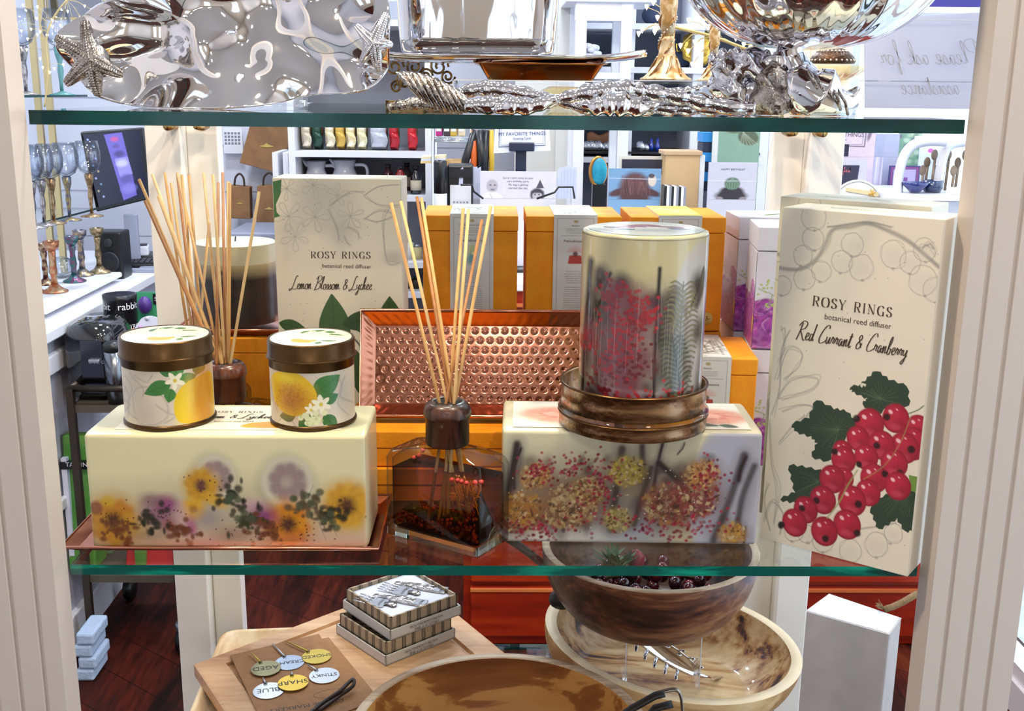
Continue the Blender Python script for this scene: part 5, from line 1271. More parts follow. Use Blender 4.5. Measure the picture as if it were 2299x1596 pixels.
ob('branch', strand([(1040, 238), (1100, 236), (1160, 244), (1230, 228), (1290, 214), (1350, 204), (1410, 200), (1450, 206), (1520, 216), (1590, 232), (1690, 246)], [.006, .010, .011, .008, .006, .010, .011, .009, .009, .009, .010, .009], -.0, .004, 1), CHROME2, ce, world=True)
ob('branch', strand([(1010, 215), (1060, 202), (1110, 200), (1180, 210), (1240, 222), (1300, 240), (1370, 250), (1430, 252), (1500, 244), (1560, 250), (1640, 256)], [.005, .008, .010, .008, .005, .006, .012, .012, .008, .008, .006], .045, 0, 1), CHROME2, ce, world=True)
ob('pod', strand([(1300, 232), (1340, 240), (1380, 248), (1430, 244), (1480, 232)], [.002, .010, .014, .010, .002], -.012), CHROME, ce, world=True)
ob('pod', strand([(1110, 246), (1150, 240), (1200, 236), (1250, 222)], [.003, .010, .009, .003], -.012), CHROME, ce, world=True)
def wing(u, v): # ribbed leaf at the left end
    A_, B_ = aY(908, 186, .0), aY(1085, 248, .0); p = A_.lerp(B_, u); w_ = .016*math.sin(PI*min(1, u*.85+.12))**.6
    z = p.z+(v-.5)*2*w_+.0; y = -.004-.010*math.cos((v-.5)*PI)+.0012*math.sin(u*70+v*2)
    return (p.x+(.5-v)*.016, y+.01, max(z, ZS+.002))
ob('ribbed_leaf', MB().grid(wing, 120, 14), ANTIQ, ce, world=True, solid=.002)
ob('leaf_tip', strand([(1490, 214), (1530, 208), (1560, 200), (1585, 194)], [.006, .006, .004, .001], .03), CHROME2, ce, world=True)
ob('branch_cluster', strand([(872, 252), (900, 238), (950, 232), (1000, 246), (1040, 256)], [.004, .007, .008, .006, .003], .10, 0, 1), ANTIQ, ce, world=True)
# ---- shell pedestal bowl
pcx = aY(1812, 60, .12); zbw = aY(1770, 112, .12).z
pb = thing('pedestal_bowl', 'big faceted silver bowl on a conch shell pedestal', 'bowl', (pcx.x, .12, ZS))
zz = zbw-ZS; cx0 = aY(1768, 112, .12).x-pcx.x
prof = [(.001, 0), (.020, .0005), (.045, .004), (.072, .012), (.095, .026), (.113, .044), (.128, .066), (.140, .092), (.147, .118), (.1445, .1185), (.1375, .092), (.1255, .068), (.110, .047), (.092, .030), (.070, .016), (.042, .008), (.001, .005)]
pr2 = [(p[0], p[1]) for p in spline(prof, 4)]
def scal(a, z): return 1+.022*abs(math.sin(11*a+z*46))*abs(math.sin(11*a-z*46)) 
ob('bowl', MB().lathe(pr2, 264, (0, 0, zz), fn=scal), mat('faceted_silver', '#e0dcdf', .06, 1), pb)
def lump(pts, rr, Y0, n=16, amp=.0, f=30, dys=None):
    P = spline([tuple(aY(x, y, Y0+(dys[i] if dys else 0))) for i, (x, y) in enumerate(pts)], 8); n_ = len(P)
    R_ = np.interp(np.linspace(0, 1, n_), np.linspace(0, 1, len(rr)), rr)
    m = MB().tube([Vector(p) for p in P], list(R_), n)
    if amp: m.v = [tuple(np.array(v)+amp*np.array((math.sin(v[2]*f*9+v[0]*f*4), math.sin(v[0]*f*7+v[2]*f*5), math.sin(v[0]*f*8-v[1]*f*6)))) for v in m.v]
    m.v = [(v[0], v[1], max(v[2], ZS+.0002)) for v in m.v]
    return m
ob('stem', lump([(1768, 108), (1772, 125), (1780, 150), (1790, 175)], [.015, .014, .017, .022], .12), CHROME, pb, world=True)
ob('conch_shell', lump([(1790, 150), (1800, 185), (1830, 215), (1870, 232), (1905, 225), (1930, 197)], [.010, .024, .031, .024, .012, .003], .10), CHROME, pb, world=True)
m = MB()
for k in range(5): P = [aY(1800+k*16+q*6, 160+k*10+q*14, .10) for q in range(5)]; m.tube([p+Vector((0, -.030+.004*abs(q-2), 0)) for q, p in enumerate(P)], .0016, 6)
ob('shell_ridges', m, ANTIQ, pb, world=True)
ob('coral_branch', lump([(1760, 130), (1720, 150), (1670, 150), (1630, 165), (1640, 210), (1665, 250)], [.010, .016, .017, .016, .015, .010], .12, 20, .0035, 30), CHROME2, pb, world=True)
ob('coral_branch', lump([(1745, 150), (1730, 190), (1735, 230), (1745, 262)], [.012, .018, .020, .018], .11, 20, .003, 26), ANTIQ, pb, world=True)
ob('coral_branch', lump([(1700, 160), (1690, 200), (1700, 250)], [.010, .016, .014], .13, 20, .003, 34), CHROME2, pb, world=True)
m = MB()
for k in range(14): p = aY(1600+k*11, 128+8*math.sin(k*2.2)+abs(k-5)*.8, .12); m.ball(p, (.005, .005, .007), 8)
ob('coral_knobs', m, CHROME2, pb, world=True)
# ---- sign in acrylic holder, seen from its back
Ys = .34
sg_ = thing('sign_holder', 'white paper sign in a clear acrylic holder, seen from behind, right end', 'sign', (aY(2085, 200, Ys).x, Ys, ZS))
A_, B_, C_, D_ = aY(1942, 30, Ys), aY(2228, 14, Ys), aY(2215, 262, Ys), aY(1942, 262, Ys)
C_.z = D_.z = ZS+.001
def quadbox(m, q, y0, y1): m.hexa([(q[3].x, y0, q[3].z), (q[2].x, y0, q[2].z), (q[2].x, y1, q[2].z), (q[3].x, y1, q[3].z), (q[0].x, y0, q[0].z), (q[1].x, y0, q[1].z), (q[1].x, y1, q[1].z), (q[0].x, y1, q[0].z)])
m = MB(); quadbox(m, (A_, B_, C_, D_), Ys, Ys+.003); m.box(((A_.x+B_.x)/2, Ys+.03, ZS+.0015), (B_.x-A_.x, .06, .003)); ob('acrylic_panel', m, ACR, sg_, world=True)
m = MB(); quadbox(m, (A_+Vector((0, 0, -.006)), B_+Vector((0, 0, -.006)), C_+Vector((0, 0, .004)), D_+Vector((0, 0, .004))), Ys+.0034, Ys+.0042)
tp_ = mat('thin_paper', '#ecebf4', .6); _n = tp_.node_tree; _t = _n.nodes.new('ShaderNodeBsdfTranslucent'); _t.inputs[0].default_value = (.9, .89, .95, 1); _x = _n.nodes.new('ShaderNodeMixShader'); _x.inputs[0].default_value = .5
_n.links.new(_n.nodes['Principled BSDF'].outputs[0], _x.inputs[1]); _n.links.new(_t.outputs[0], _x.inputs[2]); _n.links.new(_x.outputs[0], _n.nodes['Material Output'].inputs[0])
ob('paper_sheet', m, tp_, sg_, world=True)
m = MB(); e_ = aY(2080, 183, Ys).z; m.box(((A_.x+B_.x)/2, Ys+.0006, e_), (B_.x-A_.x, .0012, .0012)); m.box(((A_.x+B_.x)/2, Ys+.0, A_.z-.006), (B_.x-A_.x, .001, .0015)); ob('fold_edge', m, mat('acrylic_edge', '#dfe6f2', .1, coat=1), sg_, world=True)
k = Ink(); P_ = lambda x, y: aY(4160-x, y, Ys-.0008)
k.cursive('Please ask for', (1955, 145), 55, P_, 0, .035, .92); k.cursive('assistance', (2005, 212), 50, P_, 0, .035, .92)
ob('lettering', k.m, mat('ghost_ink', '#b9b8c0', .6), sg_, world=True)
# ---- candlesticks on an acrylic riser
z4 = aY(1490, 180, .33).z
riser('clear acrylic riser under the gilded candlesticks', 1352, 1612, .33, .13, ZS, z4)
CRM = mat('gilded_cream', '#e6d2b0', .3, .3, var=(70, '#b8925c', .45, .6))
def candlestick(label, px, Y, s, z):
    p = aY(px, 170, Y); t = thing('candlestick', label, 'candlestick', (p.x, Y, z))
    ob('base', MB().lathe([(.030, 0), (.030, .002), (.026, .004), (.020, .010), (.014, .018), (.010, .032), (.0085, .046), (.0095, .048), (.0075, .052)], 32, fn=lambda a, z: 1+.06*math.cos(4*a)*(z < .02)), CRM, t)
    ob('column', MB().lathe([(.0075, .052), (.0095, .070), (.011, .090), (.009, .120), (.008, .150), (.012, .154), (.018, .160), (.016, .164), (.010, .164), (.010, .150), (0, .150)], 24), CRM, t)
    m = MB()
    for q in range(3): m.tube([((.0090+.0015*math.sin(i*.9))*math.cos(i*.35+q*2.1), (.0090+.0015*math.sin(i*.9))*math.sin(i*.35+q*2.1), .03+i*.0045) for i in range(28)], .0014, 6)
    for q in range(7): a_ = q*.9; m.tube([(.024*math.cos(a_+i*.1)*(1-i*.09), .024*math.sin(a_+i*.1)*(1-i*.09), .004+i*.004) for i in range(7)], .0016, 6)
    ob('gilded_vine', m, GOLDT, t)
    m = MB()
    for i in range(40): m.ball((.0105*math.cos(i*.35+1), .0105*math.sin(i*.35+1), .028+i*.0031), .0011, 6)
    ob('jewels', m, mat('crystal_jewel', '#e8dcd0', .1, .6), t, kind='stuff')
    t.scale = (s, s, s); return t
candlestick('gilded cream candlestick with jewelled vine, wide foot on the clear riser', 1495, .375, 1.0, z4+.0003)
candlestick('second gilded candlestick, thinner, at the right edge of the riser', 1600, .40, .62, z4+.0003)
# ---- jewelled dish
p = aY(1868, 143, .46)
jd = thing('jewelled_dish', 'crystal dish with a dark jewelled dome lid behind the silver bowl', 'dish', (p.x, .46, ZS))
hz = p.z-ZS
ob('crystal_dish', MB().lathe([(0, 0), (.026, 0), (.024, .003), (.005, .008), (.005, .02), (.020, hz*.55), (.055, hz-.004), (.056, hz-.002), (.020, hz*.65), (0, hz*.6)], 40, fn=lambda a, z: 1+.03*math.cos(16*a)), glass('yellow_crystal', (.97, .94, .82), 1.5, .05), jd)
ob('dome_lid', MB().lathe([(.028, hz), (.030, hz+.003), (.026, hz+.010), (.016, hz+.018), (.006, hz+.021), (.007, hz+.026), (0, hz+.030)], 32), mat('dark_bronze', '#4a3424', .35, .7, bump=(200, .6)), jd)
m = MB()
for i in range(26): a_ = i*2*PI/26; m.ball((.0292*math.cos(a_), .0292*math.sin(a_), hz+.004), .0015, 6); m.ball((.020*math.cos(a_), .020*math.sin(a_), hz+.0155), .0016, 6)
ob('jewel_band', m, mat('crystal_jewel', '#e8dcd0', .1, .6), jd)
# ---- gilded scroll frame
p = aY(950, 190, .36)
m = MB()
for k, (x, y, r0, d_) in enumerate(((885, 150, .012, 1), (905, 178, .010, -1), (930, 150, .011, -1), (955, 170, .009, 1), (985, 150, .012, 1), (1005, 172, .009, -1), (890, 195, .008, 1))):
    c_ = aY(x, y, .36); m.tube([(c_.x+r0*(1-i*.035)*math.cos(d_*i*.45), .36, c_.z+r0*(1-i*.035)*math.sin(d_*i*.45)) for i in range(24)], .0016, 6)
q0, q1 = aY(868, 205, .36), aY(1022, 205, .36)
m.box(((q0.x+q1.x)/2, .36, ZS+.004), (q1.x-q0.x, .03, .008))
m.v = [(a_-p.x, b_-.36, c_-ZS) for a_, b_, c_ in m.v]
ob('scroll_frame', m, mat('gilded_scroll', '#b08f5c', .3, .8, var=(90, '#5a3c24', .4, .6)), label='gilded scrollwork frame behind the starfish platter', cat='picture frame', loc=(p.x, .36, ZS))
# ---- twig lights behind
BULB = mat('warm_bulb', '#fff6d8', .4, emit=('#fff0c8', 7))
def twig_lights(label, stem, bulbs, Y, zb, twigc='#b9a878', rb=.0026):
    P = [aY(x, y, Y) for x, y in stem]; t = thing('twig_lights', label, 'fairy lights', (P[0].x, Y, zb))
    q = spline([tuple(v) for v in P], 6); ob('stem', MB().tube([Vector(v) for v in q], .0022, 6), mat('twig_gold', twigc, .5), t, world=True)
    for x, y in bulbs:
        b_ = aY(x, y, Y); j = min(q, key=lambda v: abs(v[0]-b_.x-.03)+abs(v[2]-b_.z)*.5)
        o = ob('wire', MB().tube([Vector(j), (Vector(j)+b_)/2+Vector((0, 0, .006)), b_], .0005, 5), mat('twig_gold', twigc, .5), t, world=True)
        ob('bulb', MB().lathe([(0, -.004), (.0026, .001), (.0026, .003), (0, .0035)], 8, b_), BULB, o, world=True)
    return t
twig_lights('branch of small fairy lights behind the candlesticks', [(1750, 262), (1762, 200), (1745, 135), (1680, 112), (1600, 82), (1535, 66), (1500, 58)], [(1467, 6), (1452, 16), (1476, 40), (1442, 68), (1434, 76), (1470, 72), (1546, 46), (1582, 57), (1560, 95), (1528, 103), (1545, 115), (1570, 122), (1598, 92), (1650, 122), (1652, 86), (1554, 145), (1685, 108), (1670, 100)], .47, ZS)

# ================================================================== bottom shelf
ZQ = ZB+.0003
PALEW = wood('pale_acacia', [(.1, '#a87a55'), (.5, '#c2946a'), (.9, '#d2aa80')], 'X', 7, .45)
PALEW2 = wood('pale_maple', [(.1, '#c79a6a'), (.55, '#dab487'), (.9, '#ecd2ab')], 'Y', 5, .45)
def vlerp(a, b, t): return (a[0]+(b[0]-a[0])*t, a[1]+(b[1]-a[1])*t)
# wooden tray with raised rim
zt_ = ZQ+.030
q = [aZ(500, 1412, zt_), aZ(800, 1400, zt_), aZ(1010, 1640, zt_), aZ(395, 1670, zt_)]
cx_, cy_ = sum(p.x for p in q)/4, sum(p.y for p in q)/4
q = [(p.x-cx_, p.y-cy_) for p in q]
def rounded(q, r=.03, n=6):
    out = []
    for i in range(4):
        a, b, c = Vector(q[i-1]), Vector(q[i]), Vector(q[(i+1) % 4]); u = (a-b).normalized()*r; w_ = (c-b).normalized()*r
        for k in range(n+1):
            t = k/n; out.append(tuple(b+u*(1-t)**2+w_*t**2))
    return out
def inset(P, d):
    c = Vector((sum(p[0] for p in P)/len(P), sum(p[1] for p in P)/len(P))); return [tuple(c+(Vector(p)-c)*(1-d/(Vector(p)-c).length)) for p in P]
O_ = rounded(q)[::-1]
t = thing('wooden_tray', 'pale wooden tray with raised rim under the grooved cutting board', 'tray', (cx_, cy_, ZQ))
m = MB(); loft(m, [(inset(O_, .014), 0), (inset(O_, .004), .012), (O_, .028), (inset(O_, .004), .0298), (inset(O_, .012), .0285), (inset(O_, .022), .009), (inset(O_, .04), .008)])
ob('tray_body', m, PALEW2, t)
# grooved board resting on the tray rim
zbo = zt_+.0205
q4 = [aZ(435, 1490, zbo), aZ(934, 1302, zbo), aZ(1150, 1478, zbo)]; q4.append(q4[0]+q4[2]-q4[1])
cx_, cy_ = sum(p.x for p in q4)/4, sum(p.y for p in q4)/4
L2 = [Vector((p.x-cx_, p.y-cy_)) for p in q4]
t = thing('cutting_board', 'large acacia cutting board with carved groove lying on the wooden tray', 'cutting board', (cx_, cy_, zt_+.0004))
def ringat(f): return [tuple(p*f) for p in L2]
m = MB(); v = []; 
secs = [(1.0, 0), (1.0, .0185), (.985, .0200), (.80, .0200), (.79, .0150), (.75, .0150), (.74, .0200)]
for f_, z_ in secs: v += [(x, y, z_) for x, y in ringat(f_)]
f = []
for i in range(len(secs)-1):
    for k in range(4): f.append((i*4+k, (i+1)*4+k, (i+1)*4+(k+1) % 4, i*4+(k+1) % 4))
f += [(0, 1, 2, 3), tuple(range((len(secs)-1)*4+3, (len(secs)-1)*4-1, -1))]
m.add(v, f); ob('board_body', m, PALEW, t)
ztop = zt_+.0206
# cheese marker cards
KR = mat('kraft_card', '#9c6c3e', .7, var=(80, '#8d6036', .3, .7))
def cardquad(label, qpx, z, name='marker_card'):
    q = [aZ(x, y, z) for x, y in qpx]; cx_, cy_ = sum(p.x for p in q)/4, sum(p.y for p in q)/4
    t = thing(name, label, 'card', (cx_, cy_, z)); P = [(p.x-cx_, p.y-cy_) for p in q]
    if (Vector(P[1])-Vector(P[0])).cross(Vector(P[2])-Vector(P[1])) < 0: P = P[::-1]
    ob('card_sheet', MB().prism(P, 0, .0012), KR, t); return t
cardquad('brown marker card lying under the tagged card, partly covered', [(700, 1440), (738, 1432), (860, 1580), (780, 1640)], ztop)
c1 = cardquad('brown kraft card carrying six round metal cheese markers', [(517, 1472), (716, 1424), (815, 1585), (606, 1660)], ztop+.0016)
zc = ztop+.0030
def discmat(i): return [mat('tag_antique', '#7f7858', .35, .9), mat('tag_steel', '#9aa4b0', .35, .9), mat('tag_brass', '#b8a14c', .45, .8), mat('tag_pewter', '#b9bcc0', .35, .9), mat('tag_gold', '#c9a944', .4, .8), mat('tag_silver', '#c9ccd0', .3, .9)][i]
TAGS = [('AGED', 597, 1501, (561, 1462)), ('CREAMY', 650, 1488, (612, 1444)), ('SMOKED', 711, 1474, (640, 1437)), ('BLUE', 603, 1551, (590, 1520)), ('SHARP', 658, 1533, (654, 1506)), ('STINKY', 728, 1517, (690, 1490))]
for i, (tx, x, y, pk) in enumerate(TAGS):
    z_ = zc+[.0022, .0002, .0012, .0004, .0026, .0010][i]
    c_ = aZ(x, y, z_); k_ = aZ(pk[0], pk[1], z_+.003); 
    g = thing('cheese_marker', 'round metal cheese marker stamped %s with a pick' % tx.lower(), 'cheese marker', tuple(c_), 0, 'six metal cheese markers on the kraft card')
    r_ = .0222
    ob('tag_disc', MB().lathe([(0, 0), (r_, 0), (r_, .0009), (0, .0009)], 40, sm=False), discmat(i), g)
    d = Vector((k_.x-c_.x, k_.y-c_.y, 0)); dn_ = d.normalized(); e_ = dn_*(r_-.002)
    ob('pick', MB().tube([e_+Vector((0, 0, .0022)), d+Vector((0, 0, .0022))], [.0016, .0009], 6), discmat(2 if i in (0, 2) else 3), g)
    ob('jump_ring', MB().tube([e_*.96+Vector((.0025*math.cos(a), .0025*math.sin(a), .0022)) for a in np.linspace(0, 6.28, 10)[:-1]], .0005, 5, closed=True), mat('dark_metal', '#2c2824', .4, .8), g)
    # stamped upside down word
    ux = aZ(x+20, y-2.5, z_)-c_; ux.z = 0; ux.normalize(); uy = Vector((-ux.y, ux.x, 0)); k = Ink()
    s_ = .0115 if len(tx) < 6 else .0090
    k.text(tx, (0, 0), 1, lambda a, b: (-(ux.x*a-uy.x*b)*s_*.92+uy.x*(.5)*s_, -(ux.y*a-uy.y*b)*s_*.92+uy.y*.5*s_, .0011), align=.5, xs=.95)
    ob('stamped_word', k.m, mat('stamp_ink', '#3a362e', .7), g)
k = Ink(); o_ = aZ(690, 1580, zc-.0002); ux = (aZ(780, 1566, zc)-o_); ux.z = 0; ux.normalize(); uy = Vector((-ux.y, ux.x, 0))
k.text('CHEESE MARKERS', (0, 0), 1, lambda a, b: (o_.x-(ux.x*a-uy.x*b)*.009, o_.y-(ux.y*a-uy.y*b)*.009, zc-.0001), align=.5)
ob('card_lettering', k.m, mat('stamp_ink', '#3a362e', .7), c1, world=True)
k = Ink(); o2 = aZ(745, 1556, zc); ring = [np.array((o2.x+.026*math.cos(a)*ux.x+.011*math.sin(a)*uy.x, o2.y+.026*math.cos(a)*ux.y+.011*math.sin(a)*uy.y)) for a in np.linspace(0, 6.283, 30)]
k.strip(ring, lambda t: .0007, lambda x, y: (x, y, zc-.0001)); ob('card_emblem', k.m, mat('stamp_ink', '#3a362e', .7), c1, world=True)
# dark leather cord loop
P = [aZ(x, y, zc+h_) for x, y, h_ in ((640, 1650, .002), (715, 1585, .004), (762, 1552, .010), (785, 1530, .014), (794, 1526, .015), (792, 1540, .011), (765, 1560, .005), (715, 1596, .003))]
ob('cord', MB().tube([Vector(v) for v in spline([tuple(p) for p in P], 6)], .0028, 8), mat('dark_leather', '#2a1712', .55), label='dark leather cord looped across the kraft card', cat='cord')
# two striped boxes of stamped forks
STR = mat('striped_paper', '#8f7a62', .6)
nt = STR.node_tree; tcn = nt.nodes.new('ShaderNodeTexCoord'); sp = nt.nodes.new('ShaderNodeSeparateXYZ'); nt.links.new(tcn.outputs['Object'], sp.inputs[0])
ad = nt.nodes.new('ShaderNodeMath'); ad.operation = 'ADD'; nt.links.new(sp.outputs[0], ad.inputs[0]); nt.links.new(sp.outputs[1], ad.inputs[1])
def mth(op, a, b): 
    n_ = nt.nodes.new('ShaderNodeMath'); n_.operation = op; nt.links.new(a, n_.inputs[0]); n_.inputs[1].default_value = b; return n_.outputs[0]
fr = mth('FRACT', mth('MULTIPLY', ad.outputs[0], 1/.019), 0)
w_ = mth('MULTIPLY', mth('LESS_THAN', fr, .42), 1); f2 = mth('FRACT', mth('MULTIPLY', ad.outputs[0], 1/.0026), 0); g2 = mth('LESS_THAN', f2, .6)
mu = nt.nodes.new('ShaderNodeMath'); mu.operation = 'MULTIPLY'; nt.links.new(w_, mu.inputs[0]); nt.links.new(g2, mu.inputs[1])
mxr = nt.nodes.new('ShaderNodeMix'); mxr.data_type = 'RGBA'; nt.links.new(mu.outputs[0], mxr.inputs[0]); mxr.inputs[6].default_value = (*lin('#ab967a'), 1); mxr.inputs[7].default_value = (*lin('#2c241e'), 1)
nt.links.new(mxr.outputs[2], nt.nodes['Principled BSDF'].inputs['Base Color'])
WHC = mat('white_carton', '#c9c3bd', .5)
F_, R_, L_ = aZ(866, 1496, ztop), aZ(1022, 1432, ztop), aZ(757, 1412, ztop)
ang_ = math.atan2(R_.y-F_.y, R_.x-F_.x); Wf = (R_-F_).xy.length; Df = (L_-F_).xy.length; Df = min(Df, .135)
PEW = mat('pewter_cutlery', '#d2d2d4', .2, .9, bump=(150, .15))
def forkbox(label, F, z, a, contents):
    t = thing('cutlery_box', label, 'box', (F.x, F.y, z), a, 'striped gift boxes of cheese cutlery')
    m = MB(); W2, D2 = Wf, Df
    m.box((W2/2, D2/2, .001), (W2, D2, .002)); 
    for c, d in (((W2/2, .001, .008), (W2, .002, .016)), ((W2/2, D2-.001, .008), (W2, .002, .016)), ((.001, D2/2, .008), (.002, D2, .016)), ((W2-.001, D2/2, .008), (.002, D2, .016))): m.box(c, d)
    ob('white_tray', m, WHC, t)
    i = .0045; m = MB(); m.box((W2/2, D2/2, .010), (W2-2*i, D2-2*i, .015))
    for c, d in (((W2/2, i+.0015, .022), (W2-2*i, .003, .026)), ((W2/2, D2-i-.0015, .022), (W2-2*i, .003, .026)), ((i+.0015, D2/2, .022), (.003, D2-2*i, .026)), ((W2-i-.0015, D2/2, .022), (.003, D2-2*i, .026))): m.box(c, d)
    ob('striped_wall', m, STR, t)
    k = Ink(); k.text('HELLO, IS IT BRIE', (0, 0), 1, lambda x, y: (W2/2-x*.0042, -.0004, .0065+y*.0042), align=.5); k.text("YOU'RE LOOKING FOR?", (0, 0), 1, lambda x, y: (W2/2-x*.0042, -.0004, .0125+y*.0042), align=.5)
    ob('box_lettering', k.m, mat('stamp_ink', '#3a362e', .7), t)
    if contents: ob('white_insert', MB().box((W2/2, D2/2, .027), (W2-2*i-.007, D2-2*i-.007, .003)), mat('insert_paper', '#d6d4de', .6), t)
    return t
forkbox('striped cutlery box with white tray, lower of the two on the board', F_, ztop+.0003, ang_, False)
F2_ = F_+Vector((.0065, .012, 0))
hz_ = .0362
fb = forkbox('striped open box holding stamped silver forks, upper of the two', F2_, ztop+hz_, ang_-.03, True)
zf = ztop+hz_+.0292
def fork(label, x, y, a, s=1.0, kind='fork', word='SHARP'):
    T = Matrix.Translation((F2_.x, F2_.y, 0)) @ Matrix.Rotation(ang_-.03, 4, 'Z'); p = T @ Vector((x, y, 0))
    t = thing('cheese_'+kind, label, kind, (p.x, p.y, zf), ang_-.03+a); t.scale = (1.12, 1.12, 1)
    if kind == 'fork':
        m = MB(); m.prism([(-.011, .0), (.011, 0), (.0125, .006), (.0125, .018), (.012, .022), (-.012, .022), (-.0125, .018), (-.0125, .006)], 0, .002)
        ob('fork_head', m, PEW, t, bevel=.0006)
        for q_ in range(4): ob('tine', MB().tube([(-.0102+.0068*q_, .021, .0011), (-.0102+.0068*q_, .046, .003)], [.0019, .0012], 8, flat=.6), PEW, t)
        m = MB().tube([(0, .002, .0012), (0, -.008, .002), (0, -.012, .002)], [.004, .0045, .006], 8, flat=.5); m.ball((0, -.013, .002), (.0055, .004, .0014), 10); ob('handle_stub', m, ANTIQ, t)
    else:
        m = MB(); m.prism([(-.0095, -.035), (.0095, -.035), (.010, -.01), (.0065, .03), (.0045, .045), (-.0045, .045), (-.0065, .03), (-.010, -.01)], 0, .002); ob('handle', m, ANTIQ, t, bevel=.0008)
        m = MB(); m.prism([(-.0085, -.034), (.0085, -.034), (.009, -.018), (-.009, -.018)], .002, .0024); ob('smooth_end', m, PEW, t)
    k = Ink(); k.text(word, (0, 0), 1, lambda u, v: (-u*.0042, (.010 if kind == 'fork' else -.026)+v*.0042, .0026), align=.5); ob('stamped_word', k.m, mat('stamp_ink', '#3a362e', .7), t)
fork('silver fork stamped sharp, lying leftmost in the open box', .030, .056, R(28))
fork('silver fork stamped creamy, lying near the middle of the open box', .082, .066, R(28), word='CREAMY')
fork('ornate silver knife handle stamped mild between the two forks', .058, .050, R(32), kind='knife', word='MILD')
fork('ornate silver knife with scalloped end at the right of the open box', .110, .066, R(32), kind='knife', word='STINKY')

# ---- bowls
AMB = wood('amber_bowl_wood', [(.10, '#6a3a1a'), (.36, '#925c2a'), (.41, '#c38e4e'), (.8, '#d3a262')], 'X', 1.7, .38, .15, distort=8)
BARK = wood('dark_ambrosia_wood', [(.1, '#1d0f0b'), (.4, '#40241a'), (.65, '#6e4028'), (.9, '#956540')], 'X', 9, .4, .1, distort=4)
RIMW = wood('rim_wood', [(.3, '#a2866a'), (.6, '#c2a587'), (.8, '#d3bb9e')], 'X', 22, .5)
def bowl(name, label, loc, Rr, H, th, m_in, m_out, m_rim, rot=(0, 0, 0), oval=1.0, foot=.45, wob=0):
    t = thing(name, label, 'bowl', loc); t.rotation_euler = rot; t.scale = (1, oval, 1)
    WM[t.name] = Matrix.Translation(loc)
    n = 96; fw = lambda a, z: 1+wob*math.sin(2*a+.6)+wob*.6*math.sin(3*a)
    out = [(Rr*foot, 0)]+[(Rr*(foot+(1-foot)*math.sin(PI/2*u)**.85), H*(1-math.cos(PI/2*u))**.9) for u in np.linspace(.08, .96, 14)]+[(Rr, H*.97), (Rr, H-.001)]
    inn = [(r_-th*(1 if r_ > Rr*.5 else .9), max(z_, th*.9)) for r_, z_ in out[1:-1]]
    ob('bowl_foot', MB().lathe([(0, 0), (Rr*foot, 0), (Rr*foot, .001), (0, .001)], n, fn=fw), m_out, t)
    o = ob('outer_wall', MB().lathe(out, n, fn=fw, cap=False), m_out, t)
    ob('rim', MB().lathe([(Rr, H-.0012), (Rr-.001, H), (Rr-th+.001, H), (Rr-th, H-.0012)], n, fn=fw, cap=False), m_rim, t)
    P = [(0, th)]+[(Rr*foot*.7, th*1.02)]+[(max(r_, Rr*foot*.8), z_+th*.0) for r_, z_ in inn]+[(Rr-th, H-.0012)]
    m = MB().lathe(P, n, fn=fw, cap=False); m.f = [q[::-1] for q in m.f]; ob('hollow', m, m_in, t)
    return t
bowl('wooden_bowl', 'largest honey coloured wooden bowl at the shelf front with a dark heartwood patch', (aZ(1122, 1640, .745).x, .176, ZQ), .184, .147, .013, AMB, PALEW, RIMW)
LIVE = wood('live_edge_wood', [(.08, '#2c2230'), (.2, '#6e4630'), (.36, '#b58758'), (.6, '#d6b687'), (.9, '#e2c99e')], 'X', 5.5, .4, .15, distort=9)
LIVE2 = wood('spalted_maple', [(.3, '#a97f4e'), (.5, '#d8b47e'), (.8, '#e7cb9b')], 'X', 4, .42, .1)
c_ = aZ(1500, 1440, .705)
bowl('wooden_bowl', 'tilted pale live edge bowl with dark streaks behind the largest bowl', (c_.x-.004, .478, ZQ+.018), .192, .094, .017, LIVE, LIVE2, mat('pale_rim', '#dcc49c', .45, var=(14, '#e6d2b2', .3, .7)), rot=(R(4), R(8), 0), oval=.84, wob=.02)
# acrylic stand inside it and the dark bowl above
s0 = aY(1405, 1480, .42); s1 = aY(1573, 1480, .42)
zs1 = aY(1490, 1417, .42).z; zs0 = aY(1490, 1546, .42).z
ast = thing('acrylic_stand', 'clear acrylic cube stand inside the pale bowl holding the dark bowl', 'display stand', ((s0.x+s1.x)/2, .47, zs0))
wS, hS = s1.x-s0.x, zs1-zs0
for nm, c, d in (('stand_top', (0, 0, hS-.0015), (wS, .10, .003)), ('stand_side', (-wS/2+.0015, 0, hS/2-.0015), (.003, .10, hS-.003)), ('stand_side', (wS/2-.0015, 0, hS/2-.0015), (.003, .10, hS-.003))): ob(nm, MB().box(c, d), ACR, ast)
for c_, d_ in [((s*wS/2, -.05, hS/2), (.0012, .0012, hS)) for s in (-1, 1)]+[((0, -.05, hS-.0006), (wS, .0012, .0012))]: ob('stand_edge', MB().box(c_, d_), mat('acrylic_edge', '#dfe6f2', .1, coat=1), ast)
db_c = aZ(1462, 1230, .868)
hb_ = .868-zs1-.001
bowl('wooden_bowl', 'dark streaked wooden bowl filled with grapes on the clear stand', (db_c.x, .452, zs1+.0008), .155, hb_, .011, BARK, BARK, RIMW, foot=.35)
GRM = [mat('grape_red', '#4a0f1e', .18, coat=.5), mat('grape_dark', '#2c0a18', .18, coat=.5), mat('grape_bright', '#6d1628', .18, coat=.5)]
rg = random.Random(11); proto = None; base_ = Vector((db_c.x, .452, zs1+.056))
pts_ = []
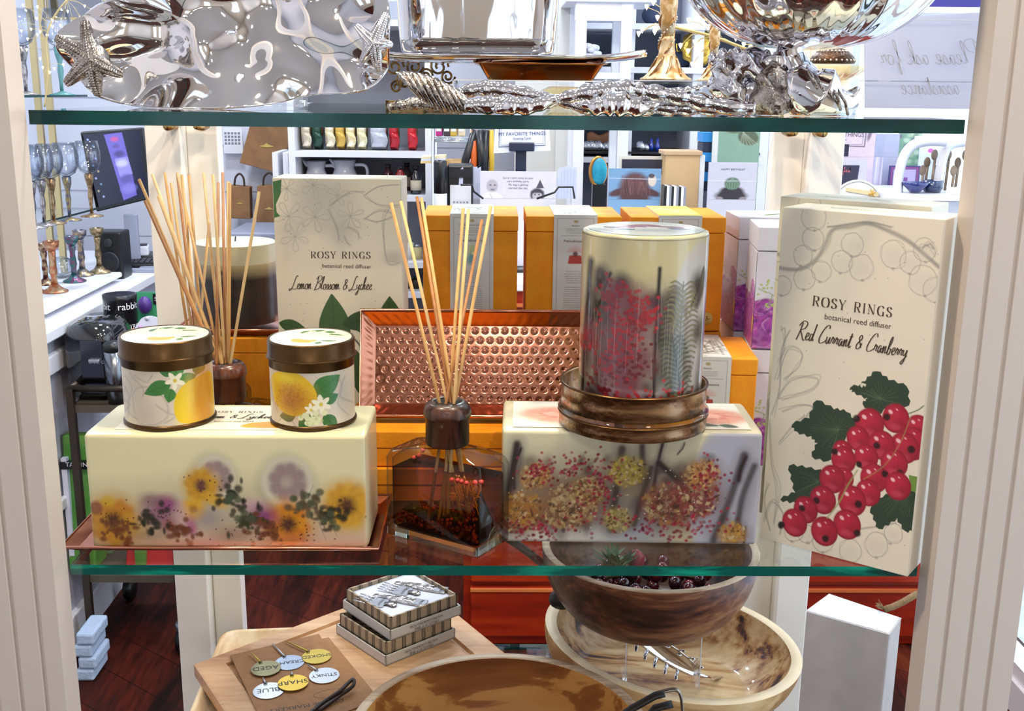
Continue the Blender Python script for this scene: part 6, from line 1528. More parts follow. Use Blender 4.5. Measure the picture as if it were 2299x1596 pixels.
for k in range(400):
    if len(pts_) >= 46: break
    a_ = rg.random()*6.28; d_ = .080*math.sqrt(rg.random()); lay = len(pts_)//26
    p = Vector((base_.x+.03+d_*math.cos(a_)*1.1-.03, base_.y-.01+d_*math.sin(a_)*.8, base_.z+lay*.015))
    if all((p-q_).length > .0158 for q_ in pts_): pts_.append(p)
lead = ob('grape_stalk', MB().tube([base_+Vector((-.06, 0, .012)), base_+Vector((0, .01, .020)), base_+Vector((.07, 0, .012))], .0022, 6), mat('stalk', '#5a4a2a', .7), label='brown grape stalk among the grapes in the dark bowl', cat='grape stalk')
for k, p in enumerate(pts_):
    if k < 3: g = ob('grape', MB().ball((0, 0, 0), (.0095, .0095, .0102), 16), GRM[k], label='glossy dark red grape in the dark wooden bowl', cat='grape', group='grapes in the dark bowl', loc=tuple(p)); proto = (proto or [])+[g]
    else: g = proto[k % 3].copy(); COL.objects.link(g); g.location = p
m = MB()
for k in range(30):
    a_ = rg.random()*6.28; p = base_+Vector((-.055+.02*rg.random(), .01+.03*rg.random(), .022)); tip = p+Vector((.03*math.cos(a_), .02*math.sin(a_), .018+.01*rg.random())); s_ = Vector((-math.sin(a_), math.cos(a_), 0))*.004
    m.add([p, (p+tip)/2+s_, tip, (p+tip)/2-s_], [(0, 1, 2, 3)])
ob('herb_sprig', m, mat('herb_green', '#3f6a34', .5), label='small green herb sprig beside the grapes in the dark bowl', cat='herb sprig', solid=.0006)
m = MB().ball(base_+Vector((-.015, .03, .026)), (.013, .012, .016), 20, fn=lambda d: 1+.06*math.sin(14*d.x)*math.sin(14*d.z))
ob('raspberry', m, mat('raspberry', '#a81e38', .45), label='red berry resting between the herb sprig and the grapes', cat='berry')
# serving spoon with teeth
sp_ = thing('spaghetti_server', 'silver toothed pasta server leaning in the pale bowl under the clear stand', 'serving utensil', tuple(aY(1500, 1475, .46)))
a0, a1 = aY(1430, 1425, .45), aY(1568, 1515, .46)
ax = (a1-a0); L_s = ax.length; ax.normalize(); nrm = Vector((0, -1, 0)); sd = ax.cross(nrm).normalized()
def sg_f(u, v): return a0+ax*(L_s*u)+sd*((v-.5)*.030*math.sin(PI*(.08+.84*u))**.6)+nrm*(-.008*math.cos((v-.5)*2.6))
ob('server_head', MB().grid(sg_f, 24, 10), CHROME, sp_, world=True, solid=.0016)
for k in range(11):
    u = .08+.84*(k//2)/5; v = k % 2; p = Vector(sg_f(u, v)); ob('tooth', MB().tube([p, p+nrm*.008+sd*(.006 if v else -.006), p+nrm*.016+sd*(.008 if v else -.008)], [.0032, .0028, .0022], 8, flat=.5), CHROME, sp_, world=True)
ob('server_handle', MB().tube([a1, a1+ax*.03+Vector((0, .02, -.002)), a1+ax*.06+Vector((0, .05, .0))], [.004, .003, .003], 8), CHROME, sp_, world=True)
# black tongs
tg = thing('black_tongs', 'black handled tongs lying across the largest wooden bowl', 'tongs', tuple(aY(1450, 1585, .12)))
P = [aY(x, y, .10) for x, y in ((1380, 1612), (1430, 1582), (1480, 1556), (1515, 1548), (1528, 1562), (1532, 1600), (1530, 1640))]
ob('tong_loop', MB().tube([Vector(v) for v in spline([tuple(p) for p in P], 6)], .0035, 8, flat=.5), mat('tong_metal', '#8c857c', .25, .9), tg, world=True)
P = [aY(x, y, .098) for x, y in ((1370, 1625), (1420, 1590), (1470, 1562), (1492, 1556))]
ob('tong_grip', MB().tube(P, .006, 10, flat=.6), mat('black_rubber', '#15120f', .45), tg, world=True)
P = [aY(x, y, .12) for x, y in ((1440, 1625), (1470, 1590), (1510, 1580))]
ob('tong_grip', MB().tube(P, .006, 10, flat=.6), mat('black_rubber', '#15120f', .45), tg, world=True)
# black rod behind the bowls
P = [aY(x, y, .46) for x, y in ((1120, 1196), (1175, 1232), (1225, 1272), (1245, 1300), (1262, 1345))]
_h = thing('ladle', 'curved black handled ladle standing behind the dark grape bowl', 'ladle', tuple(P[-1]))
ob('ladle_scoop', MB().ball(tuple(P[-1]), (.020, .012, .016), 20), mat('black_rubber', '#15120f', .45), _h, world=True)
ob('ladle_handle', MB().tube([Vector(v) for v in spline([tuple(p) for p in P], 6)], .006, 10), mat('black_rubber', '#15120f', .45), _h, world=True)
# ---- white wooden sign block beyond the right rear post
zw = .60; A_, B_ = aZ(1807, 1372, zw), aZ(1997, 1425, zw); d = (B_-A_).xy; rz_ = math.atan2(d.y, d.x)
t = thing('wooden_block', 'white painted wooden block with paler top standing on the floor at right', 'wooden block', (A_.x, A_.y, 0), rz_)
Wd = d.length; m = MB().prism([(0, 0), (Wd, 0), (Wd, .075), (.012, .095)], 0, zw); ob('block_body', m, mat('chalk_paint', '#b0a7a2', .7, var=(30, '#b9b1ac', .3, .7)), t, bevel=.004)
m = MB().prism([(.003, .003), (Wd-.003, .003), (Wd-.003, .072), (.014, .09)], zw, zw+.0015); ob('block_top', m, wood('pale_white_wood', [(.3, '#d6d8e0'), (.6, '#f0f0f4'), (.8, '#ffffff')], 'Y', 14, .6), t)  # top gets a paler, streaked tone than the body
P = [aZ(x, y, zw+h_) for x, y, h_ in ((1985, 1368, .003), (2005, 1362, .008), (2030, 1350, .018), (2060, 1332, .03))]
m = MB().tube(P, .006, 8)
for k in range(24): p = P[0]; e = p+Vector((-.016+.012*rg.random(), -.012+.03*rg.random(), .001+.01*rg.random())); m.tube([p, e], .0006, 4)
ob('jute_rope', m, mat('jute', '#8c6f4c', .9, bump=(200, .8)), t, world=True)

# ================================================================== the shop behind
BLK = mat('black_plastic', '#15161a', .35); WHT = mat('white_melamine', '#e4e5ec', .4); SILV = mat('satin_steel', '#b8bcc4', .3, .9); CLR = glass('goblet_glass', (.93, .95, .98), 1.7, .01, edge=('#5c6678', 2.0))
def rect(p0, p1, Y, D=.02):
    a, b = aY(p0[0], p0[1], Y), aY(p1[0], p1[1], Y); return Vector(((a.x+b.x)/2, Y+D/2, (a.z+b.z)/2)), Vector((abs(b.x-a.x), D, abs(a.z-b.z)))
def bxp(m, p0, p1, Y, D=.02, mi=0):
    c, d = rect(p0, p1, Y, D); return m.box(c, d, mi=mi)
def quadp(m, q, Y, D=.01, Y2=None):
    """slab whose face has the four photo corners TL,TR,BR,BL at distance Y (right side at Y2)"""
    Y2 = Y if Y2 is None else Y2; ys = (Y, Y2, Y2, Y); P = [aY(x, y, yy) for (x, y), yy in zip(q, ys)]; o = Vector((0, D, 0))
    return m.hexa([P[3], P[2], P[2]+o, P[3]+o, P[0], P[1], P[1]+o, P[0]+o])
# ---- white sales counter along the left wall
CZ = .90; CX = -1.03
t = thing('sales_counter', 'white panelled sales counter along the left wall', 'counter', (-1.39, 2.1, 0))
ob('countertop', MB().box((-1.428, 2.08, CZ-.015), (.63, 2.0, .03)), WHT, t, world=True, bevel=.004)
ob('counter_body', MB().box((-1.445, 2.08, (CZ-.03)/2), (.59, 1.96, CZ-.03)), mat('counter_paint', '#b9bccb', .45), t, world=True)
m = MB(); m.box((-1.142, 2.08, .80), (.02, 1.96, .05)); m.box((-1.142, 2.08, .42), (.015, 1.96, .03)); m.box((-1.142, 2.08, .05), (.02, 1.96, .1)); 
ob('counter_moulding', m, WHT, t, world=True, bevel=.004)
# ---- tiered stand for goblets: white tray + two glass shelves on posts
zt0 = CZ+.035; YG = 2.12
t = thing('display_stand', 'tiered glass display stand with gilt posts on the left counter', 'display stand', (-1.38, YG, CZ))
ob('white_tray', MB().box((-1.41, YG, CZ+.022), (.48, .60, .016)).box((-1.41, YG, CZ+.008), (.42, .5, .014)), WHT, t, world=True, bevel=.005)
zg1 = 1.13; zg2 = 1.472
for z_, x1 in ((zg1, -1.235), (zg2, -1.235)): 
    P = [(-1.62, YG-.28, z_-.006), (x1-.03, YG-.28, z_-.006), (x1, YG+.30, z_-.006), (-1.62, YG+.30, z_-.006)]; P += [(a, b, z_) for a, b, c in P]
    m = MB().add(P, [(0, 3, 2, 1), (4, 5, 6, 7)], 0); m.add(P, [(0, 1, 5, 4), (1, 2, 6, 5), (2, 3, 7, 6), (3, 0, 4, 7)], 1)
    ob('glass_tier', m, [GL, EDGE], t, world=True)
GILT = mat('gilt_post', '#cbb98a', .3, .7)
for px in (92, 118): p = aY(px, 300, YG+.27); ob('post', MB().box((p.x, YG+.27, (CZ+.03+1.75)/2), (.018, .014, 1.75-CZ-.03)), GILT, t, world=True)
m = MB(); 
for a, b in (((100, -30), (106, 45)), ((228, -30), (236, 45))): bxp(m, a, b, YG+.31, .02)
bxp(m, (100, 38), (236, 46), YG+.31, .02); bxp(m, (100, -30), (236, -22), YG+.31, .02)
o = ob('picture_frame', m, GILT, label='gilt framed mirror on the left wall behind the top goblets', cat='picture frame'); ob('mirror', bxp(MB(), (106, -24), (229, 40), YG+.32, .006), mat('mirror', '#8b8e96', .08, 1), o)
# goblets
gob = None
STEM = [mat('stem_pewter', '#6d6a70', .3, .8, var=(80, '#b5b0b0', .4, .6)), mat('stem_bronze', '#7b6148', .3, .8, var=(80, '#b49a74', .4, .6)), mat('stem_blue', '#4d5d7a', .3, .6, var=(60, '#9b8a5a', .4, .6)), mat('stem_teal', '#5c8f90', .35, .3)]
def goblet(label, px, py, Y, H, sm, group):
    p = aY(px, py, Y); z = max(p.z, 0)
    t = thing('goblet', label, 'wine glass', (p.x, Y, z), 0, group); k = H/.20
    ob('bowl', MB().lathe([(.006*k, .112*k), (.022*k, .122*k), (.032*k, .142*k), (.034*k, .165*k), (.028*k, .2*k), (.0265*k, .2*k), (.0325*k, .165*k), (.030*k, .143*k), (.020*k, .125*k), (0, .117*k)], 24), CLR, t)
    s = ob('stem', MB().lathe([(.004*k, .008*k), (.0045*k, .03*k), (.007*k, .055*k), (.005*k, .075*k), (.010*k, .095*k), (.012*k, .112*k), (.006*k, .115*k), (0, .115*k)], 16, fn=lambda a, z: 1+.1*math.sin(3*a+z*300)), sm, t)
    ob('foot', MB().lathe([(.030*k, 0), (.030*k, .002*k), (.012*k, .006*k), (.004*k, .010*k), (0, .010*k)], 24, fn=lambda a, z: 1+.04*math.cos(8*a)), sm, t)
    return t
zg = zg1+.0004
GB = [(78, 0, 'nearest the front post'), (100, 3, 'with dark mottled stem'), (122, 1, 'with reddish bronze stem'), (158, 2, 'with blue grey stem'), (208, 1, 'with a golden bronze stem, rightmost')]
for i, (px, si, nm) in enumerate(GB):
    p = aZ(px, [512, 506, 502, 495, 486][i], zg1); g = goblet('goblet %s on the middle glass tier' % nm, px, 500, p.y, .215, STEM[[0, 0, 1, 2, 1][i]], 'goblets on the middle glass tier'); g.location.z = zg
for px, si, nm in ((62, 0, 'dark mottled stem, nearest the front post'), (142, 3, 'teal stem beside the silver starfish')):
    g = goblet('large goblet on the upper glass tier with %s' % nm, px, 237, YG+.02, .23, STEM[si], 'goblets on the upper glass tier'); g.location.z = zg2+.0004
# candle holders on the white tray
def holder(label, px, py, H, m_, z=CZ+.0305):
    p = aZ(px, py, z); Y = p.y; k = H/.13
    t = thing('candle_holder', label, 'candle holder', (p.x, Y, z), 0, 'metal candle holders on the white tray')
    ob('base', MB().lathe([(.032*k, 0), (.032*k, .003*k), (.018*k, .010*k), (.009*k, .02*k), (0, .02*k)], 24), m_, t)
    ob('shaft', MB().lathe([(.009*k, .018*k), (.007*k, .04*k), (.010*k, .05*k), (.007*k, .08*k), (.010*k, .1*k), (.008*k, .105*k)], 16, fn=lambda a, z: 1+.12*math.sin(4*a+z*200)), m_, t)
    ob('cup', MB().lathe([(.008*k, .103*k), (.018*k, .115*k), (.020*k, .13*k), (.012*k, .13*k), (.010*k, .118*k), (0, .116*k)], 20), m_, t)
for i, (px, Y, H, c, nm) in enumerate(((82, 655, .10, '#8a2c34', 'red enamel candle holder with wide base, leftmost'), (104, 638, .12, '#5a2c2a', 'dark maroon candle holder behind the copper one'), (124, 655, .145, '#b06a4a', 'tall copper candle holder with red shaft'), (168, 632, .135, '#3f6e72', 'teal and purple enamel candle holder in the middle'), (186, 618, .14, '#5d6070', 'blue grey candle holder behind the teal one'), (224, 612, .14, '#6a6048', 'mossy bronze candle holder at the right end'))):
    holder(nm, px, Y, H, mat('holder_%d' % i, c, .3, .6, var=(60, '#b49a78' if i != 3 else '#7c4a6a', .45, .6), bump=(120, .4)))
p = aZ(140, 622, CZ+.0305); ob('glass_bowl', MB().lathe([(0, 0), (.02, 0), (.04, .02), (.036, .045), (.02, .06), (.018, .06), (.034, .044), (.037, .02), (0, .004)], 24, fn=lambda a, z: 1+.05*math.cos(8*a)), CLR, label='ribbed clear glass bowl among the candle holders', cat='bowl', loc=(p.x, p.y, CZ+.0305))
twig_lights('fairy lights twined round the gilt posts at upper left', [(100, 240), (108, 160), (104, 90), (120, 40), (150, 0)], [(52, 12), (84, 16), (82, 42), (90, 72), (62, 88), (118, 46), (190, 14), (206, 22), (152, 26), (180, 40), (188, 48), (165, 50), (142, 64), (136, 58), (118, 60), (105, 80), (36, 56), (48, 70), (60, 112), (122, 155), (112, 163), (96, 152), (142, 146), (90, 132), (84, 78), (70, 66)], YG-.33, zg2, '#c9bd92', .003)
# ---- computer corner on the counter
YM = 2.60
t = thing('computer_monitor', 'black computer monitor with purple picture on the left counter', 'monitor', (aY(270, 480, YM).x, YM+.05, CZ))
ob('monitor_frame', quadp(MB(), [(179, 296), (318, 286), (341, 446), (216, 476)], YM, .03, YM+.18), BLK, t, world=True, bevel=.004)
SCR = attr_mat('screen', .25, 0)
scr = SCR.node_tree; at_ = [n for n in scr.nodes if n.type == 'ATTRIBUTE'][0]; scr.links.new(at_.outputs['Color'], scr.nodes['Principled BSDF'].inputs['Emission Color']); scr.nodes['Principled BSDF'].inputs['Emission Strength'].default_value = .55
r = Ras(130, 160, '#12122a'); 
r.poly([(46, 4), (88, 2), (100, 150), (64, 156)], '#5a52a0', 1); r.poly([(60, 60), (92, 58), (98, 100), (66, 104)], '#8a86c8', .6)
for x, y, s, c in ((68, 16, 9, '#a84a7c'), (69, 32, 8, '#50407a'), (73, 50, 12, '#3a3262'), (76, 72, 13, '#a9a6dc'), (80, 108, 16, '#4a4480'), (82, 132, 18, '#6f68b0')): r.ell((x, y), s, s*.6, 0, c, .85, .4)
for k in range(10): r.ell((8+k % 2*9, 12+k*14), 2.5, 2.5, 0, ['#8d94c8', '#5a7a9a', '#9a8a6a'][k % 3], .8)
q4_ = [aY(x, y, yy) for (x, y), yy in (((186, 302), YM-.004), ((312, 292), YM+.17), ((333, 440), YM+.17), ((222, 466), YM-.004))]
def bil(U, V, q=q4_): return (np.array(q[0])*((1-U)*(1-V))[..., None]+np.array(q[1])*(U*(1-V))[..., None]+np.array(q[2])*(U*V)[..., None]+np.array(q[3])*((1-U)*V)[..., None])
m = MB(); c = ras_sheet(m, r, bil); ob('screen', m, SCR, t, world=True, vcol=c)
p = aY(288, 470, YM+.12); ob('monitor_stand', MB().box((p.x, YM+.14, CZ+.09), (.045, .02, .17)).box((p.x, YM+.12, CZ+.006), (.2, .16, .012)), mat('grey_plastic', '#9aa0b4', .4), t, world=True, bevel=.003)
p = aY(252, 530, 2.5)
t = thing('desk_speaker', 'black desktop speaker under the monitor', 'speaker', (p.x, 2.5, CZ)); ob('cabinet', MB().box((0, 0, .075), (.085, .09, .15)), BLK, t, bevel=.006)
ob('woofer', MB().lathe([(0, .004), (.02, .001), (.030, .006), (.033, .004), (.033, 0)], 24), mat('cone', '#24262c', .5), t).matrix_basis = Matrix.Translation((0, -.0455, .055)) @ Matrix.Rotation(PI/2, 4, 'X')
ob('tweeter', MB().lathe([(0, .003), (.012, .002), (.015, 0)], 20), mat('cone', '#24262c', .5), t).matrix_basis = Matrix.Translation((0, -.0455, .115)) @ Matrix.Rotation(PI/2, 4, 'X')
p = aZ(292, 562, CZ+.03)
t = thing('document_scanner', 'small white document scanner in front of the speaker', 'scanner', (p.x, p.y, CZ), R(14)); ob('scanner_body', MB().box((0, 0, .03), (.13, .07, .035)), WHT, t, bevel=.006); ob('paper_slot', MB().box((.012, -.001, .049), (.095, .035, .006)), BLK, t); ob('scanner_base', MB().box((0, .02, .008), (.17, .12, .014)), BLK, t, bevel=.003)
p = aZ(345, 585, CZ+.02)
t = thing('keyboard', 'black computer keyboard at the right end of the counter', 'keyboard', (p.x+.03, p.y, CZ), R(10)); ob('keyboard_body', MB().box((0, 0, .010), (.26, .13, .018)), BLK, t, bevel=.004); m = MB()
for i in range(14):
    for j in range(5): m.box((-.117+i*.018, -.045+j*.022, .021), (.014, .017, .006))
ob('keys', m, mat('key_black', '#23252b', .5), t, kind='stuff')
ob('pen_tray', MB().box((p.x-.02, p.y-.12, CZ+.006), (.2, .03, .01)), mat('grey_plastic', '#9aa0b4', .4), label='slim grey tray in front of the black keyboard', cat='tray')
p = aY(312, 350, 2.66)
# ---- trolley with appliances
XC0, XC1, YC0, YC1 = -1.088, -.842, 1.72, 2.04
BRZ = mat('bronze_frame', '#4b4238', .4, .8)
t = thing('trolley', 'bronze framed kitchen trolley on dark casters beside the counter', 'trolley', ((XC0+XC1)/2, (YC0+YC1)/2, 0))
zt1 = aY(200, 872, YC0).z; zlow_ = aY(300, 1300, YC0).z
for z_, nm in ((zt1, 'top_rail'), ):
    m = MB()
    for a, b in (((XC0, YC0), (XC1, YC0)), ((XC1, YC0), (XC1, YC1)), ((XC1, YC1), (XC0, YC1)), ((XC0, YC1), (XC0, YC0))): m.tube([(a[0], a[1], z_), (b[0], b[1], z_)], .009, 4)
    ob(nm, m, BRZ, t, world=True)
for nm, z_ in (('tray_shelf', zt1-.055), ('lower_shelf', zlow_)): ob(nm, MB().box(((XC0+XC1)/2, (YC0+YC1)/2, z_), (XC1-XC0, YC1-YC0, .02)), mat('dark_tray', '#4c4639', .5), t, world=True)
for x in (XC0, XC1):
    for y in (YC0, YC1):
        ob('leg', MB().box((x, y, (.09+zt1)/2), (.018, .018, zt1-.09)), BRZ, t, world=True)
        c_ = ob('caster', MB().lathe([(.014, .06), (.018, .062), (.018, .082), (.012, .09)], 16, (x, y, 0)), SILV, t, world=True)
        ob('wheel', MB().tube([(x-.012, y, .034), (x+.012, y, .034)], .034, 20), BLK, c_, world=True)
# coffee machine, kettle like body, canister, card
zt_r = zt1-.045+.0005
p = aY(208, 860, 1.80)
t = thing('toaster', 'shiny black rounded toaster on the trolley', 'toaster', (p.x+.004, 1.86, zt_r))
w0 = (aY(262, 800, 1.76).x-aY(148, 800, 1.76).x); h0 = aY(200, 722, 1.80).z-zt_r
m = MB(); loft(m, [(rrect(w0-.02, .18, .03), 0), (rrect(w0, .2, .04), .02), (rrect(w0, .2, .04), h0*.8), (rrect(w0-.02, .18, .04), h0*.95), (rrect(w0-.06, .13, .03), h0)]); ob('toaster_body', m, mat('gloss_black', '#0c0d10', .08, coat=1), t)
ob('chrome_panel', MB().box((w0*.12, -.101, h0*.45), (w0*.45, .004, h0*.7)), mat('dark_chrome', '#4a4d55', .15, 1), t, bevel=.01); ob('lever', MB().box((w0*.2, -.11, h0*.55), (.03, .02, .01)), SILV, t, bevel=.003)
k = Ink(); k.text('bistro', (0, 0), 1, lambda x, y: (w0*.05+x*.012, -.1045, h0*.5-y*.012)); ob('lettering', k.m, SILV, t)
p = aY(258, 800, 1.70)
t = thing('corkscrew_canister', 'black cylindrical wine tool canister with white lettering behind the toaster', 'canister', (aY(271, 700, 1.97).x, 1.97, zt_r))
rc = (aY(308, 700, 1.97).x-aY(235, 700, 1.97).x)/2; hc_ = aY(271, 660, 1.97).z-zt_r
ob('canister_body', MB().lathe([(rc, 0), (rc, hc_*.94), (rc*1.02, hc_*.95), (rc*1.02, hc_), (rc*.9, hc_+.001), (0, hc_-.004)], 40), mat('canister_black', '#101218', .3), t)
k = Ink(); ck = lambda x, y: (rc*1.003*math.sin(x), -rc*1.003*math.cos(x), y)
zc_ = aY(271, 690, 1.97).z-zt_r; k.text('rabbit', (0, 0), 1, lambda x, y: ck(.15+x*.42, zc_-y*.42*rc)); ob('lettering', k.m, mat('white_ink', '#e8e8ec', .5), t); k = Ink(); k.text('rabbit', (0, 0), 1, lambda x, y: ck(-1.75+x*.42, zc_-y*.42*rc)); ob('lettering', k.m, mat('white_ink', '#e8e8ec', .5), t); k = Ink(); k.text('ELECTRIC', (0, 0), 1, lambda x, y: ck(-.1+x*.28, zc_-.055-y*.28*rc))
ob('lettering', k.m, mat('white_ink', '#e8e8ec', .5), t)
t = thing('steel_tumbler', 'brushed steel tumbler between the toaster and the tin', 'tumbler', (aY(258, 820, 1.75).x, 1.745, zt_r)); hh_ = aY(250, 785, 1.75).z-zt_r
ob('cup', MB().lathe([(.022, 0), (.024, hh_*.5), (.025, hh_), (.023, hh_), (.022, .004), (0, .004)], 32), mat('brushed_steel', '#7c8088', .25, 1), t); ob('lid', MB().lathe([(.026, hh_), (.026, hh_+.016), (.016, hh_+.024), (0, hh_+.024)], 24), BLK, t)
yk = 1.80; t = thing('round_tag', 'round white tag with small coloured dots leaning by the canister', 'tag', (aY(330, 720, yk).x, yk, zt_r))
cc_ = aY(325, 742, yk); rr0 = (aY(372, 735, yk).x-aY(290, 735, yk).x)*.55
m = MB(); P = [(cc_.x-rr0*.72, cc_.z-rr0*.2)]+[(cc_.x+rr0*.3+rr0*.75*math.cos(a), cc_.z+rr0*.75*math.sin(a)*1.0) for a in np.linspace(2.2, -1.4, 20)]+[(cc_.x-rr0*.72, cc_.z-rr0*.75)]
m.add([(x, yk, z) for x, z in P]+[(x, yk+.002, z) for x, z in P], [tuple(range(len(P))), tuple(range(2*len(P)-1, len(P)-1, -1))]+[(i, i+len(P), (i+1) % len(P)+len(P), (i+1) % len(P)) for i in range(len(P))]); ob('tag_card', m, mat('tag_white', '#d9dcee', .5), t, world=True)
for x, y, c in ((299, 742, '#d98a5a'), (315, 735, '#c9a0cc'), (320, 745, '#d6b84a'), (330, 715, '#c6c8d6')):
    q_ = aY(x, y, yk-.001); ob('tag_dot', MB().lathe([(0, 0), (.006, 0), (.006, .0006), (0, .0006)], 16), mat('dot'+c, c, .5), t, world=True).matrix_basis = Matrix.Translation(q_) @ Matrix.Rotation(PI/2, 4, 'X')
ob('tag_prop', MB().tube([(cc_.x, yk+.003, cc_.z), (cc_.x+.01, yk+.04, zt_r)], .003, 6), SILV, t, world=True)
p = aY(325, 685, 2.09); t = thing('whisk_display', 'purple topped gadget hanging in a green and black pack behind the canister', 'kitchen gadget', (p.x, 2.09, p.z))
ob('purple_knob', MB().ball((0, 0, 0), (.020, .02, .026), 16), mat('purple', '#4a2a7c', .4), t); ob('green_card', MB().box((.02, .02, (zt_r-p.z+.035)/2), (.10, .003, p.z-zt_r+.034)), mat('green_card', '#3f9a6c', .5), t); ob('black_strip', MB().box((.045, .017, .015), (.05, .003, .03)), BLK, t)
k = Ink(); k.text('SILICONE', (0, 0), 1, lambda x, y: (.024+x*.011, .0145, .010-y*.011)); ob('lettering', k.m, mat('white_ink', '#e8e8ec', .5), t)
# bags and folded goods in the trolley
zl = zlow_+.0105
def gbag(name, label, p0, p1, Y, D, m_, cat='bag', zz=None, extra=None):
    c, d = rect(p0, p1, Y, D); z_ = zl if zz is None else zz; H_ = c.z+d.z/2-z_
    t = thing(name, label, cat, (c.x, Y, z_)); P = [(-d.x/2, 0), (d.x/2, 0), (d.x/2, D), (-d.x/2, D)]
    m = MB(); m.hexa([(x, y, 0) for x, y in P]+[(x*.94, D/2+(y-D/2)*.4, H_) for x, y in P]); ob('bag_body', m, m_, t, bevel=.004); return t, d.x, H_
GRN = mat('green_print', '#4c8a34', .5, var=(8, '#7fae54', .4, .7)); RED = mat('red_nylon', '#b81c22', .5)
t, w_, h_ = gbag('seed_bag', 'tall green printed bag with black band standing in the trolley', (128, 985), (212, 1240), 1.75, .09, GRN)
ob('black_band', MB().box((0, .010, h_*.80), (w_*.98, .02, .02)), BLK, t); ob('white_panel', MB().box((-w_*.36, .012, h_*.45), (w_*.2, .018, h_*.8)), mat('tag_white', '#d9dcee', .5), t)
k = Ink(); k.text('TASTING', (0, 0), 1, lambda x, y: (-.02+x*.012, -.0015, h_*.795-y*.012)); ob('lettering', k.m, mat('white_ink', '#e8e8ec', .5), t)
t, w_, h_ = gbag('shopping_bag', 'bright red printed bag with green stripe lying in the trolley', (275, 1215), (412, 1302), 1.745, .10, RED)
ob('green_stripe', MB().box((-w_*.22, .012, h_*.5), (w_*.18, .022, h_*.9)), GRN, t); ob('white_hem', MB().box((0, .006, .010), (w_*.7, .02, .014)), mat('tag_white', '#d9dcee', .5), t)
k = Ink(); k.text('RANCH', (0, 0), 1, lambda x, y: (x*.012, -.0048, .006-y*.012)); ob('lettering', k.m, mat('stamp_ink', '#3a362e', .7), t)
gbag('shopping_bag', 'dull green cloth bag at the left of the trolley shelf', (160, 1240), (258, 1302), 1.86, .12, mat('olive_cloth', '#5e6f4c', .8))
c, d = rect((150, 1300), (200, 1400), 1.56, .11)
m = MB()
for k in range(4): m.box((c.x+.008*(k % 2), c.y, .07+k*.034), (d.x*1.0, .11, .032))
ob('folded_towels', m, mat('pale_blue_terry', '#a9bcd8', .9, bump=(90, .6)), label='stack of pale blue folded towels on the floor behind the trolley', cat='towels', bevel=.006, loc=(0, 0, -.0535))
# ---- back wall: things hung and stood
YW = 3.36
def panel(name, label, cat, p0, p1, Y, D, m_, **k):
    c, d = rect(p0, p1, Y, D); return ob(name, MB().box((0, 0, 0), d), m_, label=label, cat=cat, loc=tuple(c), **k)
t = panel('wall_calendar', 'white sheet calendar with grey squares pinned to the wall', 'calendar', (500, 288), (546, 345), YW-.01, .006, WHT, bevel=.001)
m = MB()
for i in range(5):
    for j in range(4): m.box((-.028+i*.013, -.0036, .03-j*.013), (.008, .001, .008))
ob('date_grid', m, mat('grey_ink', '#7d818c', .6), t)
KB = mat('kraft_bag', '#9a6f46', .7, var=(20, '#8a6240', .4, .6)); GI = mat('gold_ink', '#d9bf6a', .3, .7)
def kbag(label, q, Y, group='kraft gift bags on the back wall', handles=True, hand_only=False):
    cx_ = sum(aY(x, y, Y).x for x, y in q)/4; zz_ = min(aY(x, y, Y).z for x, y in q)
    t = thing('gift_bag', label, 'gift bag', (cx_, Y, zz_), 0, group); ob('bag_body', quadp(MB(), q, Y, .05), KB, t, world=True, bevel=.002)
    mx, my = sum(p[0] for p in q)/4, sum(p[1] for p in q)/4; sw = abs(q[1][0]-q[0][0])*.28
    P = [(-1, .1), (-.4, .25), (0, .55), (.3, .3), (1, 0), (.2, -.1), (-.6, -.05)]
    m = MB(); c = [aY(mx+a*sw*.7, my-b*sw*.6+3, Y-.002) for a, b in P]; m.add(c+[v+Vector((0, .002, 0)) for v in c], [tuple(range(7)), tuple(range(13, 6, -1))]); ob('gold_crest', m, GI, t, world=True)
    if handles:
        x0, x1 = q[0][0]+(q[1][0]-q[0][0])*.25, q[0][0]+(q[1][0]-q[0][0])*.75; y0 = (q[0][1]+q[1][1])/2
        for dy in (.008, .042): ob('bag_handle', MB().tube([Vector(v) for v in spline([tuple(aY(a, b, Y+dy)) for a, b in ((x0, y0+3), (x0+2, y0-18), ((x0+x1)/2, y0-28), (x1-2, y0-18), (x1, y0+3))], 5)], .004, 8), mat('dark_cord', '#3c2a22', .6), t, world=True)
    return t
kbag('large kraft gift bag hanging askew on the back wall', [(566, 262), (652, 285), (638, 392), (538, 366)], 3.28, handles=False)
kbag('small kraft gift bag with dark handle beside the left rear post', [(515, 416), (560, 420), (562, 492), (516, 490)], 3.26)
kbag('kraft gift bag half hidden by the lemon blossom carton', [(577, 418), (632, 414), (632, 520), (575, 515)], 3.26)
t = thing('document_printer', 'grey and brown desk printer low behind the rear post', 'printer', (aY(570, 560, 3.0).x, 3.0, 0)); c, d = rect((512, 520), (640, 760), 2.9, .3)
ob('printer_body', bxp(MB(), (512, 548), (640, 720), 2.9, .3), mat('printer_brown', '#4a3c34', .5), t, world=True, bevel=.01); ob('printer_lid', bxp(MB(), (508, 522), (642, 546), 2.89, .32), mat('grey_plastic', '#9aa0b4', .4), t, world=True, bevel=.006); ob('printer_stand', MB().box((c.x, 3.05, .35), (.12, .2, .70)), BLK, t, world=True)
